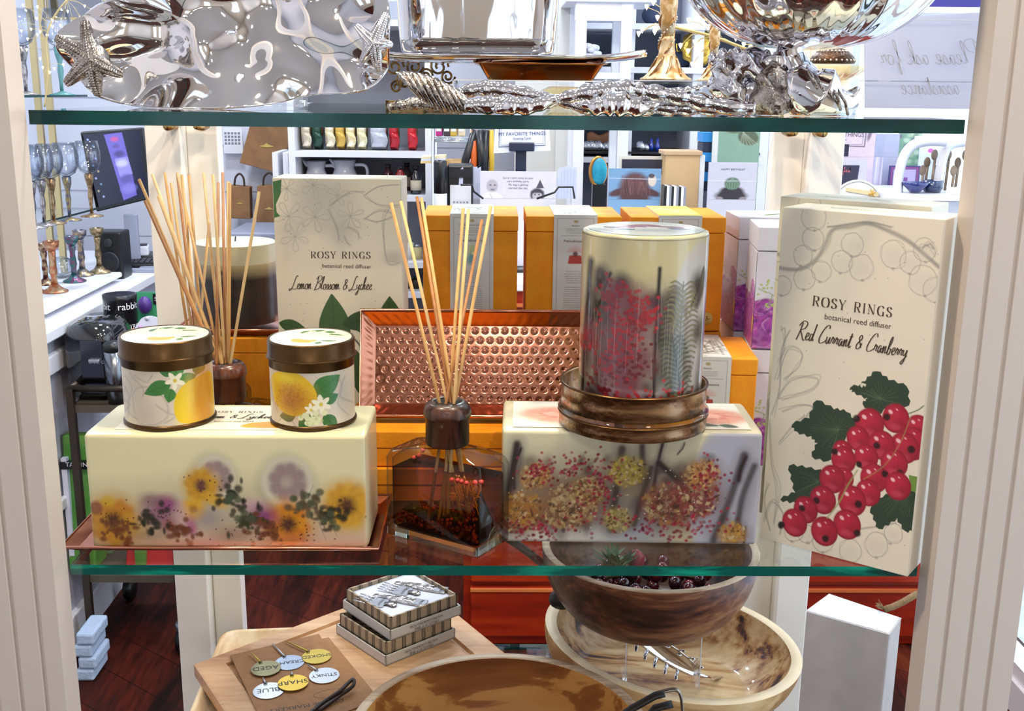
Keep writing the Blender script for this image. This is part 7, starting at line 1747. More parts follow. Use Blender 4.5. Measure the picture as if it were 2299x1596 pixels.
for i, (a, b) in enumerate(((610, 632), (634, 655))): 
    t = panel('ring_binder', ('white binder standing at the left of the ribbon shelves', 'second white binder touching the ribbon shelf side')[i], 'binder', (a, 342), (b, 560), 2.78, .2, WHT, bevel=.003); ob('spine_label', MB().box((0, -.101, .05), (.01, .001, .04)), mat('grey_ink', '#7d818c', .6), t)
# ribbon shelving
YR = 2.75
t = thing('shelf_unit', 'white open shelving holding ribbons, jugs and bottles', 'shelving', (aY(805, 600, YR).x, YR+.15, 0))
xa, xb = aY(655, 340, YR).x, aY(962, 340, YR).x
for x in (xa, xb): ob('side_panel', MB().box((x, YR+.15, .9), (.022, .30, 1.8)), WHT, t, world=True)
ob('back_panel', MB().box(((xa+xb)/2, YR+.305, .9), (xb-xa, .012, 1.8)), mat('shelf_back', '#8f929c', .6), t, world=True)
RZ = [aY(800, y, YR).z for y in (340, 438, 588, 655, 760)]
for z_ in RZ+[1.72]: ob('shelf_board', MB().box(((xa+xb)/2, YR+.15, z_-.010), (xb-xa-.022, .30, .02)), WHT, t, world=True)
RB = [('#cdbfa6', 688, 'cream polka dot'), ('#17402f', 712, 'dark green'), ('#d8c8a4', 741, 'cream satin'), ('#c9a348', 764, 'gold'), ('#e0cd96', 787, 'pale gold'), ('#d9cfa0', 812, 'ivory lattice'), ('#b9bcc6', 850, 'silver mesh'), ('#b01624', 884, 'red satin'), ('#c21f2c', 925, 'red glossy')]
for i, (c, px, nm) in enumerate(RB):
    x = aY(px, 320, YR+.08).x; r_ = .062; w_ = .026 if i != 6 else .05
    t = thing('ribbon_roll', 'roll of %s ribbon on the upper white shelf' % nm, 'ribbon', (x, YR+.12, RZ[0]+r_+.0005), 0, 'ribbon rolls on the white shelving')
    ob('ribbon_winding', MB().tube([(-w_/2, 0, 0), (w_/2, 0, 0)], r_, 28), mat('ribbon_%d' % i, c, .3, .15, var=(40, '#f0e6d0' if i in (0, 2, 4, 5) else c, .5, .6)), t)
    ob('ribbon_tail', MB().grid(lambda u, v: ((v-.5)*w_+.010*math.sin(u*3), -r_-.004-.006*math.sin(u*5), -u*.05), 10, 3), mat('ribbon_%d' % i, c), t, solid=.001); ob('cardboard_core', MB().tube([(-w_/2-.001, 0, 0), (w_/2+.001, 0, 0)], .018, 16), KB, t)
z_ = RZ[1]
POR = mat('white_porcelain', '#c9ccd6', .2, coat=.6)
def jug(label, px, H, Rr, flip=1, name='pitcher'):
    p = aY(px, 420, YR+.1); t = thing(name, label, name, (p.x, YR+.13, z_)); k = H
    ob('jug_body', MB().lathe([(Rr*.6, 0), (Rr*.95, k*.12), (Rr, k*.3), (Rr*.75, k*.6), (Rr*.62, k*.75), (Rr*.75, k), (Rr*.70, k), (Rr*.56, k*.76), (Rr*.9, k*.3), (0, .004)], 32), POR, t)
    ob('jug_handle', MB().tube([Vector(v) for v in spline([(Rr*.68*flip, 0, k*.85), (Rr*1.35*flip, 0, k*.82), (Rr*1.45*flip, 0, k*.5), (Rr*.9*flip, 0, k*.3)], 6)], .006, 8), POR, t)
    ob('spout', MB().tube([(-Rr*.6*flip, 0, k*.85), (-Rr*.95*flip, 0, k*1.02)], [.014, .006], 10, flat=.6), POR, t); return t
jug('white porcelain pitcher without writing, left on the second shelf', 708, .105, .048); jug('wide white porcelain pitcher with large handle, middle of the second shelf', 772, .110, .054)
jug('low white porcelain gravy boat beside the bottles', 830, .045, .045, name='gravy_boat')
for i, (px, c, nm, dy) in enumerate(((872, '#4a1018', 'dark red', .12), (899, '#8c1a1c', 'bright red', .05), (914, '#2c1014', 'maroon, rear', .2), (934, '#0f1216', 'black', .06))):
    p = aY(px, 430, YR+dy); t = thing('sauce_bottle', '%s sauce bottle with cream label on the white shelving' % nm, 'bottle', (p.x, YR+dy, z_), 0, 'sauce bottles on the white shelving')
    ob('bottle_body', MB().lathe([(.018, 0), (.019, .004), (.019, .065), (.010, .078), (.010, .088), (0, .088)], 24), mat('sauce_%d' % i, c, .12, coat=.8), t); ob('cap', MB().lathe([(.011, .085), (.011, .098), (0, .098)], 20), BLK, t)
    ob('paper_label', MB().tube([(0, 0, .014), (0, 0, .048)], .0194, 24), mat('cream_label', '#cbbfa8', .6), t)
for i, (px, py, c, nm, H) in enumerate(((918, 588, '#d6d8d0', 'white lotion bottle on the third shelf', .07), (936, 588, '#c9b98a', 'cream jar on the third shelf', .05), (912, 655, '#3c2a1c', 'dark brown jar on the fourth shelf', .045), (934, 655, '#2a1a12', 'black box with label on the fourth shelf', .04), (920, 760, '#4c3626', 'brown carton on the lowest visible shelf', .06))):
    p = aY(px, py, YR+.06); t = thing('shop_jar', nm, 'jar', (p.x, YR+.08, RZ[[2, 2, 3, 3, 4][i]]), 0); ob('jar_body', MB().lathe([(.017, 0), (.018, H*.8), (.012, H*.86), (0, H*.86)], 20), mat('jar_%d' % i, c, .4), t); ob('cap', MB().lathe([(.010, H*.85), (.010, H*1.05), (0, H*1.05)], 16), SILV if i < 2 else BLK, t)
# ---- middle counter with red wood front
RW = wood('cherry_wood', [(.1, '#701404'), (.5, '#962208'), (.9, '#b03a10')], 'X', 3, .35, .2)
YQ = 1.74; XQ = aY(1040, 1330, YQ).x; ZC = 1.02
t = thing('cherry_cabinet', 'reddish cherry wood cabinet across the middle of the shop', 'cabinet', ((XQ+1.25)/2, YQ+.3, 0))
ob('cabinet_body', MB().box(((XQ+1.25)/2, YQ+.3, ZC/2-.01), (1.25-XQ, .56, ZC-.02)), RW, t, world=True, bevel=.003)
ob('cabinet_top', MB().box(((XQ+1.25)/2, YQ+.3, ZC-.01), (1.27-XQ, .6, .02)), WHT, t, world=True, bevel=.003)
zd = aY(1850, 1312, YQ).z
for z0_, z1_ in ((.03, zd-.012), (zd+.004, zd+.30), (zd+.316, ZC-.05)):
    for x0_, x1_ in ((XQ+.02, .5), (.52, 1.23)):
        d_ = ob('drawer_front', MB().box(((x0_+x1_)/2, YQ+.012, (z0_+z1_)/2), (x1_-x0_, .02, z1_-z0_)), RW, t, world=True, bevel=.004)
        ob('drawer_lip', MB().box(((x0_+x1_)/2, YQ+.006, z1_-.006), (x1_-x0_, .022, .008)), wood('light_cherry', [(.2, '#b5552a'), (.8, '#d07a42')], 'X', 3, .35), d_, world=True)
# card rack
YK = 2.0; ZK = ZC+.0003
t = thing('card_rack', 'black wire card rack carrying a favourite things sign board', 'card rack', (aY(1170, 400, YK).x, YK, ZK))
q_ = [(1112, 272), (1232, 268), (1236, 338), (1108, 344)]
sgn = ob('sign_board', quadp(MB(), q_, YK-.01, .006), mat('sign_white', '#d9def2', .5), t, world=True)
k = Ink(); P_ = lambda x, y: aY(x, y, YK-.0115); fr_ = [(1122, 262), (1222, 260), (1224, 326), (1120, 330)]
for d_ in (0, 4):
    qq = [np.array((x+(d_ if i in (0, 3) else -d_), y+(d_ if i < 2 else -d_)), float) for i, (x, y) in enumerate(fr_)]; k.strip(qq+[qq[0]], lambda t: 1.8 if not d_ else .8, lambda x, y: P_(x, y))
k.text('MY FAVORITE THINGS', (1172, 304), 8, P_, -.02, .92, align=.5); k.text('Greeting Cards', (1172, 313), 5, P_, -.02, .9, align=.5); ob('sign_lettering', k.m, mat('navy_ink', '#2a3a66', .6), sgn, world=True)
ob('sign_clamp', bxp(MB(), (1143, 320), (1200, 340), YK-.03, .03), mat('navy_plastic', '#16243c', .4), t, world=True, bevel=.003); ob('rack_post', bxp(MB(), (1158, 338), (1180, 470), YK-.016, .02), mat('navy_plastic', '#16243c', .4), t, world=True)
ob('wire_arm', MB().tube([aY(x, y, YK-.10) for x, y in ((1034, 415), (1060, 415), (1064, 430), (1085, 446))], .003, 6), BLK, t, world=True); ob('wire_arm', MB().tube([aY(x, y, YK-.10) for x, y in ((1205, 446), (1245, 432), (1254, 420), (1286, 420), (1290, 446))], .003, 6), BLK, t, world=True)
ob('rack_base', MB().lathe([(.09, 0), (.09, .01), (.02, .02), (0, .02)], 24), BLK, t)
def gcard(label, p0, p1, Y, base, paint, D=.006, name='greeting_card', letter=None, res=1.0, sleeve=True):
    c, d = rect(p0, p1, Y, D); t = thing(name, label, 'greeting card', (c.x, Y, ZK)); H_ = c.z+d.z/2-ZK
    ob('card_sheet', MB().box((0, D/2, H_/2), (d.x, D, H_)), mat('card_'+base, base, .5), t)
    w0, h0 = abs(p1[0]-p0[0]), abs(p1[1]-p0[1]); r = Ras(max(20, int(w0*res)), max(20, int(h0*res)), base, lambda x, y: ((x-p0[0])/w0, (y-p0[1])/h0)); r.noise(.05, 9); paint(r)
    m = MB(); cc2 = ras_sheet(m, r, lambda U, V: np.stack([(U-.5)*d.x, -.0006+U*0, H_-V*d.z], -1)); ob('card_picture', m, SLV, t, vcol=cc2)
    if letter: k = Ink(); letter(k, lambda x, y: ((x-(p0[0]+p1[0])/2)/w0*d.x, -.0011, H_-(y-p0[1])/h0*d.z)); ob('card_lettering', k.m, letter_mat[0], t)
    return t
letter_mat = [mat('grey_ink_dark', '#50525c', .6)]
def p_kids(r):
    for x, y in ((1105, 418),): r.ell((x, y-12), 14, 10, 0, '#c9c6d0', 1, .2); r.ell((x, y), 13, 15, 0, '#a9a4ae', 1, .15); r.ell((x-4, y-2), 2.5, 1.5, 0, '#4a4650', 1); r.ell((x+6, y-2), 2.5, 1.5, 0, '#4a4650', 1); r.ell((x+1, y+8), 5, 2, 0, '#6a6570', .8); r.ell((x, y+34), 26, 20, 0, '#d9d8e0', 1, .1); r.line([(x-5, y+18), (x+1, y+30)], 2, '#8a8790', .8)
    r.poly([(1212, 402), (1203, 422), (1221, 422)], '#4a4856', 1); r.ell((1206, 438), 16, 16, 0, '#3c3a44', 1, .15); r.ell((1206, 440), 11, 10, 0, '#b0abb4', 1, .15); r.line([(1194, 431), (1218, 431)], 5, '#3c3a44', 1, sm=0); r.ell((1201, 437), 2, 1.4, 0, '#2a2830', 1); r.ell((1210, 437), 2, 1.4, 0, '#2a2830', 1)
def l_kids(k, P):
    for i, s in enumerate(("Sorry I can't come to your", "cat's birthday party.", 'My dog is getting', 'married that day.')): k.text(s, (1163, 401+i*7.8), 4.6, P, align=.5, xs=.95)
gcard('black and white children birthday party card in the wire rack', (1078, 384), (1248, 446), YK-.06, '#c9c7d4', p_kids, letter=l_kids)
for i, (a, b) in enumerate(((1030, 1078), (1250, 1292))):
    m = MB()
    for k in range(6): x0_ = a+(b-a)*k/6; quadp(m, [(x0_+2, 372+abs(k-3)*3), (x0_+10, 374), (x0_+9, 446), (x0_-2, 446)], YK-.02+k*.006, .002)
    ob('sleeved_cards', m, mat('sleeve_plastic', '#b9c2da', .12, coat=1), label='bundle of cards in clear sleeves at the %s of the rack' % ('left', 'right')[i], cat='cards', kind='stuff')
# wire rack, basket and till behind at left
YT = 2.42
t = thing('wire_rack', 'chrome wire rack holding a basket and packets left of the sign', 'rack', (aY(1010, 420, YT).x, YT+.1, 0))
for px in (972, 1058): 
    for dy in (0, .2): x = aY(px, 350, YT).x; ob('rack_upright', MB().tube([(x, YT+dy, 0), (x, YT+dy, aY(px, 290, YT).z)], .005, 8), SILV, t, world=True)
for y_ in (318, 440): 
    m = MB(); za = aY(1000, y_, YT).z; x0_, x1_ = aY(972, 350, YT).x, aY(1058, 350, YT).x
    for k in range(8): m.tube([(x0_, YT+k*.0286, za), (x1_, YT+k*.0286, za)], .0022, 5)
    zz = [(x0_+(x1_-x0_)*i/8, YT, za+(.012 if i % 2 else 0)) for i in range(9)]; m.tube(zz, .0018, 5); m.tube([(x0_, YT, za+.013), (x1_, YT, za+.013)], .0022, 5); ob('wire_shelf', m, SILV, t, world=True)
c, d = rect((975, 336), (1036, 366), YT+.02, .12); za = aY(1000, 440, YT).z
ob('basket', MB().lathe([(.045, 0), (.06, .05), (.062, .1), (.056, .1), (.05, .01), (0, .01)], 28), mat('wicker', '#b08c5c', .8, bump=(90, 1.0)), label='woven straw basket on the chrome wire rack', cat='basket', loc=(c.x+.01, YT+.1, za+.005))
c, d = rect((976, 322), (1010, 336), YT+.02, .1); zt_ = aY(1000, 318, YT).z
for i, (px, c_, nm) in enumerate(((985, '#b02a7c', 'pink packet'), (1003, '#3a3038', 'dark packet'), (1018, '#c9a84a', 'yellow flowered packet'), (1036, '#d8c7a4', 'beige packet'))):
    x = aY(px, 300, YT+.05).x; o = ob('packet', MB().box((0, 0, .03), (.022, .05, .06)), mat('pk%d' % i, c_, .5), label='%s on top of the chrome wire rack' % nm, cat='packet', loc=(x, YT+.08, zt_+.014), bevel=.004); ob('packet_label', MB().box((0, -.0255, .03), (.016, .001, .03)), WHT, o)
t = thing('cordless_drill', 'black tripod like gadget with yellow and orange parts left of the sign', 'gadget', (aY(1080, 400, 2.2).x, 2.2, 0))
for x0_, x1_, w_, m_ in ((1068, 1045, .012, BLK), (1076, 1084, .016, BLK), (1092, 1088, .012, BLK), (1102, 1104, .008, mat('yellow_plastic', '#c9a22c', .4)), (1064, 1064, .010, mat('orange_plastic', '#c85a1c', .4))):
    ob('gadget_arm', MB().tube([aY(x0_, 292, 2.2), aY(x1_, 360, 2.2), aY(x1_-3, 420, 2.2)], w_, 8), m_, t, world=True)
ob('gadget_base', MB().box((aY(1080, 400, 2.2).x, 2.2, ZC+.05), (.14, .08, .09)), BLK, t, world=True, bevel=.01)
YE = 1.98; c, d = rect((1003, 370), (1062, 428), YE, .08)
t = thing('card_terminal', 'black card payment terminal with pale keypad on the cabinet', 'payment terminal', (c.x, YE, ZK)); H_ = c.z+d.z/2-ZK
ob('terminal_body', MB().box((0, .04, H_/2), (d.x, .08, H_)), BLK, t, bevel=.006); ob('keypad', MB().box((.002, -.001, H_*.66), (d.x*.8, .003, H_*.30)), mat('pale_keys', '#cfd2d8', .4), t)
m = MB()
for i in range(5):
    for j in range(4): m.box((-.016+i*.009, -.0035, H_*.55+j*.009), (.005, .001, .004))
ob('key_marks', m, mat('grey_ink', '#7d818c', .6), t, kind='stuff'); ob('terminal_screen', MB().box((0, -.001, H_*.92), (d.x*.85, .002, H_*.08)), mat('lcd_dark', '#20242c', .2), t)
c, d = rect((976, 360), (1000, 418), YE-.02, .03); t = thing('spray_bottle', 'white cylindrical bottle with black cap left of the terminal', 'bottle', (c.x, YE-.01, ZK)); H_ = c.z+d.z/2-ZK
ob('bottle_body', MB().lathe([(.018, 0), (.018, H_*.7), (.0175, H_*.71), (0, H_*.71)], 24), WHT, t); ob('cap', MB().lathe([(.018, H_*.7), (.018, H_*.98), (.015, H_), (0, H_)], 24), BLK, t)
t = thing('notepad_holder', 'pale tray of yellow and white notepads above the bottle', 'notepads', (aY(965, 350, 2.25).x, 2.25, 0)); m = MB()
for k, c_ in enumerate(('#e8dcb8', '#d9dce8', '#e2c98a')): ob('notepad', quadp(MB(), [(946-k, 352+k*5), (1000, 350+k*5), (1000, 355+k*5), (946-k, 357+k*5)], 2.43, .1), mat('note%d' % k, c_, .6), t, world=True)
x = aY(972, 360, 2.25).x; x = aY(980, 366, 2.48).x; ob('holder_stand', MB().box((x, 2.48, (aY(972, 366, 2.43).z+aY(972, 440, 2.42).z)/2), (.02, .04, aY(972, 366, 2.43).z-aY(972, 440, 2.42).z)), WHT, t, world=True)
# white pillar / door frame behind the sign
struct('trim_1', MB().box((aY(1215, 400, 2.9).x, 2.93, 1.3), (.19, .05, 2.6)).box((aY(1265, 400, 2.85).x, 2.88, 1.3), (.06, .06, 2.6)), mat('ivory_trim', '#d2d1cc', .5))
# ---- far cabinet with silver ware, mid shelf
YF = 2.95
t = thing('wall_shelving', 'white wall shelving with glass shelves across the back right', 'shelving', (aY(1560, 300, YF).x, YF+.15, 0))
xa, xb = aY(1286, 300, YF).x, aY(1720, 300, YF).x
for px in (1288, 1408, 1560, 1716): x = aY(px, 300, YF).x; ob('side_panel', MB().box((x, YF+.15, 1.25), (.035, .3, 2.5)), WHT, t, world=True, bevel=.003)
ob('back_panel', MB().box(((xa+xb)/2, YF+.31, 1.25), (xb-xa, .01, 2.5)), mat('slate_back', '#8791a6', .6), t, world=True)
SZ = [aY(1500, y, YF).z for y in (336, 352, 225, 150, 52)]
for i, z_ in enumerate(SZ): ob('shelf_board', MB().box(((xa+xb)/2, YF+.14, z_-.012), (xb-xa-.04, .30, .02 if i else .008)), [WHT, BLK][i == 0], t, world=True)
for y_ in (340, 420): ob('lower_board', MB().box(((xa+xb)/2, YF+.14, .6 if y_ == 340 else .3), (xb-xa-.04, .28, .02)), WHT, t, world=True)
rg2 = random.Random(5)
for k in range(12):
    px = 1306+k*8 if k < 10 else 1440+(k-10)*12; p = aY(px, 330, YF+.02); r_ = .012+.006*rg2.random()
    ob('crystal_ornament', MB().ball((0, 0, r_), (r_, r_, r_*1.1), 10, fn=lambda d: 1+.15*math.sin(9*d.x)*math.sin(9*d.z)), mat('crystal', '#dfe2ea', .08, .9), label='small faceted crystal ornament on the dark back shelf', cat='ornament', group='crystal ornaments on the back shelf', loc=(p.x, YF+.03, SZ[0]-.004+.0085*0-.004))
m = MB().grid(lambda u, v: ((u-.5)*.09, 0, .02+v*.04+.006*math.sin(u*9)), 16, 4); ob('leather_bow', m, mat('tan_leather', '#8a5a3c', .5), label='tan leather bow shape above the crystal ornaments', cat='bow', loc=(aY(1345, 312, YF+.06).x, YF+.06, SZ[0]-.008), solid=.01)
for i, px in enumerate((1463, 1477)): p = aY(px, 305, YF+.05); r_ = .009; ob('blue_bottle', MB().lathe([(0, 0), (r_, .002), (r_*1.1, .02), (r_*.5, .03), (r_*.5, .045), (0, .045)], 16), mat('cobalt', '#1a3ca8', .1, coat=1), label=('left', 'right')[i]+' cobalt blue glass bottle on the back shelf', cat='bottle', loc=(p.x, YF+.05, SZ[0]-.008))
t = thing('agate_disc', 'turquoise disc with golden edge standing behind the maroon napkins', 'ornament', (aY(1345, 420, 2.3).x, 2.3, ZK)); q0, q1 = aY(1345, 335, 2.3), aY(1345, 385, 2.3)
rr_ = (q0.z-q1.z)*.62; m = MB().ball((0, 0, q1.z-ZK), (rr_*.55, .006, rr_), 20); ob('turquoise_face', m, mat('turquoise', '#38a8c4', .25, var=(20, '#1c86a8', .4, .6)), t); ob('gold_edge', MB().tube([(rr_*.58*math.cos(a)-.004, .004, q1.z-ZK+rr_*1.02*math.sin(a)) for a in np.linspace(0, 6.28, 28)[:-1]], .005, 8, closed=True), mat('gold_leaf', '#c98f4a', .3, .8), t); ob('disc_foot', MB().box((0, .01, (q1.z-ZK-rr_)/2), (.04, .04, q1.z-ZK-rr_+.004)), BLK, t)
for k in range(5):
    zz_ = ZK+.03+k*.017; ob('folded_napkin', MB().box((0, 0, .008), (.075-.002*(k % 2), .08, .0155)), mat('maroon_cloth_%d' % (k > 3), '#5a3238' if k < 4 else '#38161c', .8, bump=(60, .5)), label=('brown maroon folded napkin, number of its pile counted upward: %s' % ['first', 'second', 'third', 'fourth', 'fifth'][k]), cat='napkin', group='pile of folded napkins', loc=(aY(1328, 400, 2.05).x+.002*(k % 2), 2.09, zz_), bevel=.006)
ob('napkin_tray', MB().box((aY(1328, 400, 2.05).x, 2.09, ZK+.0148), (.085, .09, .0296)), mat('stone_tray', '#b5b3ae', .7), label='grey stone tray beneath the maroon napkins', cat='tray', bevel=.004)
def p_cow(r):
    r.a *= .96; r.ell((1425, 432), 36, 44, 0, '#4a3034', 1, .2); r.ell((1425, 405), 22, 16, 0, '#5a3a3c', 1, .3)
    for s in (-1, 1): r.ell((1425+s*36, 432), 22, 8, s*.3, '#4a3034', 1, .25)
    for k in range(60): x = 1395+RNG.rand()*60; r.line([(x, 392+RNG.rand()*20), (x+RNG.randn()*5, 425+RNG.rand()*15)], 2, ['#6d4a4a', '#38242a', '#7c5856'][k % 3], .5, sm=0)
    r.ell((1463, 405), 9, 13, 0, '#c9bcae', 1, .15); r.ell((1461, 394), 7, 5, 0, '#4a4650', 1, .15)
    r.line([(1368, 400), (1480, 402)], 1.5, '#d2e0ee', .7, sm=0)
gcard('blue card with a shaggy brown cow and a small bird', (1368, 378), (1482, 448), 1.98, '#6f95b8', p_cow)
gcard('dark panorama card with white margin above the cow card', (1390, 350), (1492, 392), 2.12, '#cfcabf', lambda r: r.poly([(1396, 357), (1488, 357), (1488, 392), (1396, 392)], '#2c2a38', 1, 0, .5))
gcard('birthday card showing a small dog with a melon on its head', (1592, 364), (1696, 448), 1.99, '#bdbcc8', lambda r: (r.ell((1643, 440), 34, 12, 0, '#2c262c', 1, .2), r.ell((1644, 430), 26, 12, 0, '#2c262c', 1, .2), r.ell((1644, 412), 17, 14, 0, '#56705c', 1, .12), [r.line([(1644, 400), (1644+k*6, 412), (1644+k*4, 424)], 1.4, '#8aa088', .8) for k in (-2, -1, 0, 1, 2)], r.ell((1618, 447), 8, 5, 0, '#8a8088', 1), r.ell((1668, 447), 8, 5, 0, '#8a8088', 1), r.line([(1592, 406), (1696, 406)], 1.6, '#dcdce6', .8, sm=0)), letter=lambda k, P: k.text('HAPPY BIRTHDAY', (1644, 382), 4.5, P, align=.5, xs=1.0))
gcard('sage green card with a monstera leaf above the dog card', (1602, 270), (1702, 378), 2.10, '#7f9f8c', lambda r: (r.poly([(1602, 270), (1614, 270), (1614, 378), (1602, 378)], '#d2d4d8', 1), r.ell((1677, 308), 22, 17, .3, '#55604a', 1, .1), [r.line([(1666, 296), (1660+k*8, 326)], 2.5, '#9aa48a', .7, sm=0) for k in range(6)], r.ell((1640, 290), 20, 8, .2, '#5c6a4c', 1, .2)))
t = thing('kraft_stand', 'brown kraft box stand with lipped top on the cabinet', 'display box', (aY(1530, 420, 2.06).x, 2.06, ZK)); c, d = rect((1494, 340), (1566, 448), 2.06, .09); H_ = c.z+d.z/2-ZK
ob('box_body', MB().box((0, .045, H_/2), (d.x, .09, H_)), mat('light_kraft', '#c9a678', .6), t, bevel=.002); ob('box_lip', MB().box((0, .045, H_-.004), (d.x+.012, .10, .012)), mat('light_kraft2', '#c2a07c', .6), t, bevel=.002); ob('white_side', MB().box((d.x/2+.008, .045, H_/2), (.014, .08, H_-.02)), WHT, t)
for k in range(9):
    c, d = rect((1492+k*5.4, 418+k*.3), (1496.5+k*5.4, 448), 1.96, .06); H_ = c.z+d.z/2-ZK
    ob('card_case', MB().box((0, .03, H_/2), (d.x, .06, H_)), [BLK, WHT, mat('grey_case', '#8a8c98', .4)][k % 3], label='thin upright card case in the row before the kraft stand', cat='card case', group='row of thin card cases', loc=(c.x, 1.96, ZK), bevel=.0006)
m = MB(); pc_ = [aY(1575, 405, 1.97)]; P = [(1575+11*math.cos(a)*(1), 406+42*math.sin(a)) for a in np.linspace(0, 6.283, 28)[:-1]]; v = [aY(x, y, 1.97) for x, y in P]; m.add(v+[p+Vector((0, .006, 0)) for p in v], [tuple(range(27)), tuple(range(53, 26, -1))]+[(i, (i+1) % 27, (i+1) % 27+27, i+27) for i in range(27)])
mz = min(p.z for p in v); m.v = [(a-v[0].x, b-1.97, c+ZK-mz-v[0].z*0) for a, b, c in m.v]; m.v = [(a, b, c-ZK) for a, b, c in m.v]
ob('wooden_paddle', m, mat('cream_wood', '#e2d8c0', .5), label='cream pointed oval paddle standing right of the kraft stand', cat='paddle', loc=(v[0].x, 1.97, ZK))
t = thing('blue_bands', 'stack of blue and navy boxes behind the cream paddle', 'boxes', (aY(1590, 400, 2.12).x, 2.12, 0)); ob('stand', MB().box((aY(1590, 400, 2.12).x, 2.17, ZC+.045), (.05, .08, .088)), WHT, t, world=True)
for k in range(6): ob('box_layer', bxp(MB(), (1578, 298+k*22), (1604, 319+k*22), 2.12, .08), mat('blue%d' % (k % 2), ['#2a86d0', '#1a2440'][k % 2], .4), t, world=True)
# ---- right hand side group
gcard('second favourite things sign card right of the rear post', (1866, 268), (1962, 352), 2.02, '#d4c4d4', lambda r: (r.line([(1866, 327), (1940, 329), (1942, 270)], 2.6, '#3a3048', 1, sm=0), r.line([(1866, 323), (1935, 325), (1937, 270)], 1.2, '#3a3048', 1, sm=0), r.poly([(1866, 324), (1908, 324), (1908, 352), (1866, 352)], '#1c1c34', 1), r.ell((1949, 302), 4, 14, .2, '#5a4a62', .8, .4)), letter=lambda k, P: (k.text('TE THINGS', (1880, 307), 10, P, 0, .8), k.text('Cards', (1884, 316), 5, P)))
bfc = gcard('dark best friend card with pink script and a pale face', (1862, 356), (1940, 448), 1.97, '#c4c2e0', lambda r: (r.poly([(1866, 370), (1925, 370), (1920, 448), (1862, 448)], '#2e2c44', 1, 0, .3), r.ell((1876, 418), 13, 19, 0, '#b5b3c4', 1, .25), r.ell((1880, 420), 3, 2, 0, '#4a4a5c', 1), r.ell((1900, 430), 16, 16, 0, '#5c5a70', .8, .4)), letter=None)
k = Ink(); P_ = lambda x, y: aY(x, y, 1.967); k.cursive('my best friend', (1871, 387), 12, P_, 0, .09, .72); o = ob('lettering', k.m, mat('pink_ink', '#d0788c', .5), bfc, world=True)
yk = 1.79; cz = aY(1922, 462, yk); t = thing('hang_tag', 'round grey tag with a yellow tied ribbon drawing standing behind the cartons', 'tag', (cz.x, yk, 0)); rt_ = (aY(1980, 460, yk).x-aY(1864, 460, yk).x)/2
ob('tag_disc', MB().lathe([(0, 0), (rt_, 0), (rt_, .002), (0, .002)], 48), mat('tag_grey', '#d3d2d0', .5), t, world=True).matrix_basis = Matrix.Translation(cz) @ Matrix.Rotation(PI/2, 4, 'X')
ob('tag_ring', MB().tube([(rt_*.92*math.cos(a), rt_*.92*math.sin(a), .0022) for a in np.linspace(0, 6.28, 50)[:-1]], .0006, 5, closed=True), mat('grey_ink', '#7d818c', .6), t, world=True).matrix_basis = Matrix.Translation(cz) @ Matrix.Rotation(PI/2, 4, 'X')
m = MB(); quadp(m, [(1900, 421), (1972, 431), (1972, 442), (1898, 429)], yk-.004, .001); ob('reed_drawing', m, mat('straw_print', '#dccb9c', .5), t, world=True); m = MB()
for a, b in (((1955, 424), (1963, 444)), ((1963, 424), (1952, 444)), ((1950, 436), (1966, 432))): m.tube([aY(*a, yk-.005), aY(*b, yk-.005)], .0012, 6)
ob('ribbon_drawing', m, mat('yellow_print', '#dca63a', .5), t, world=True); ob('tag_stick', MB().box((cz.x, yk+.004, (cz.z+ZC)/2), (.02, .004, cz.z-ZC)), WHT, t, world=True)
for i, (p0, p1, c_, nm, Y_) in enumerate((((1968, 300), (2016, 352), '#b4b9d2', 'grey lined notepad right of the second sign', 2.10), ((2020, 296), (2064, 372), '#7fa890', 'green floral boxed card behind the arch', 2.15), ((1998, 372), (2060, 440), '#4a3f78', 'violet bordered card seen through the arch', 2.05), ((2066, 330), (2110, 372), '#dfe6f6', 'white card with pink spot behind the arch', 2.12), ((1940, 352), (1975, 446), '#c9c6e2', 'pale sleeved cards between the sign and the violet card', 2.04))):
    def pt(r, i=i, p0=p0, p1=p1):
        w0, h0 = p1[0]-p0[0], p1[1]-p0[1]
        for k in range(12): r.line([(p0[0]+4, p0[1]+5+k*h0/12), (p1[0]-4, p0[1]+5+k*h0/12)], 1, '#8d93ae', .4*(i == 0), sm=0)
        if i == 1:
            for k in range(16): r.ell((p0[0]+RNG.rand()*w0, p0[1]+RNG.rand()*h0), 6, 5, 0, ['#b9d2b0', '#4c7a5c', '#d2e2cc', '#6a4a7a'][k % 4], .7, .4)
        if i == 2: r.poly([(p0[0]+8, p0[1]+8), (p1[0]-8, p0[1]+8), (p1[0]-8, p1[1]), (p0[0]+8, p1[1])], '#b0a6d6', 1); r.line([(p0[0]+5, p1[1]), (p0[0]+5, p0[1]+5), (p1[0]-5, p0[1]+5), (p1[0]-5, p1[1])], 3, '#9a4a8a', 1, sm=0); r.poly([(p0[0]+26, p0[1]+26), (p0[0]+38, p0[1]+26), (p0[0]+38, p0[1]+44), (p0[0]+26, p0[1]+44)], '#7a4a96', 1)
        if i == 3: r.ell((2088, 338), 6, 5, 0, '#d86ac0', 1)
        if i == 4:
            for k in range(5): r.line([(p0[0]+3+k*7, p0[1]), (p0[0]+1+k*7, p1[1])], 3, '#e8e8f8' if k % 2 else '#9a90b4', .7, sm=0)
    gcard(nm, p0, p1, Y_, c_, pt)
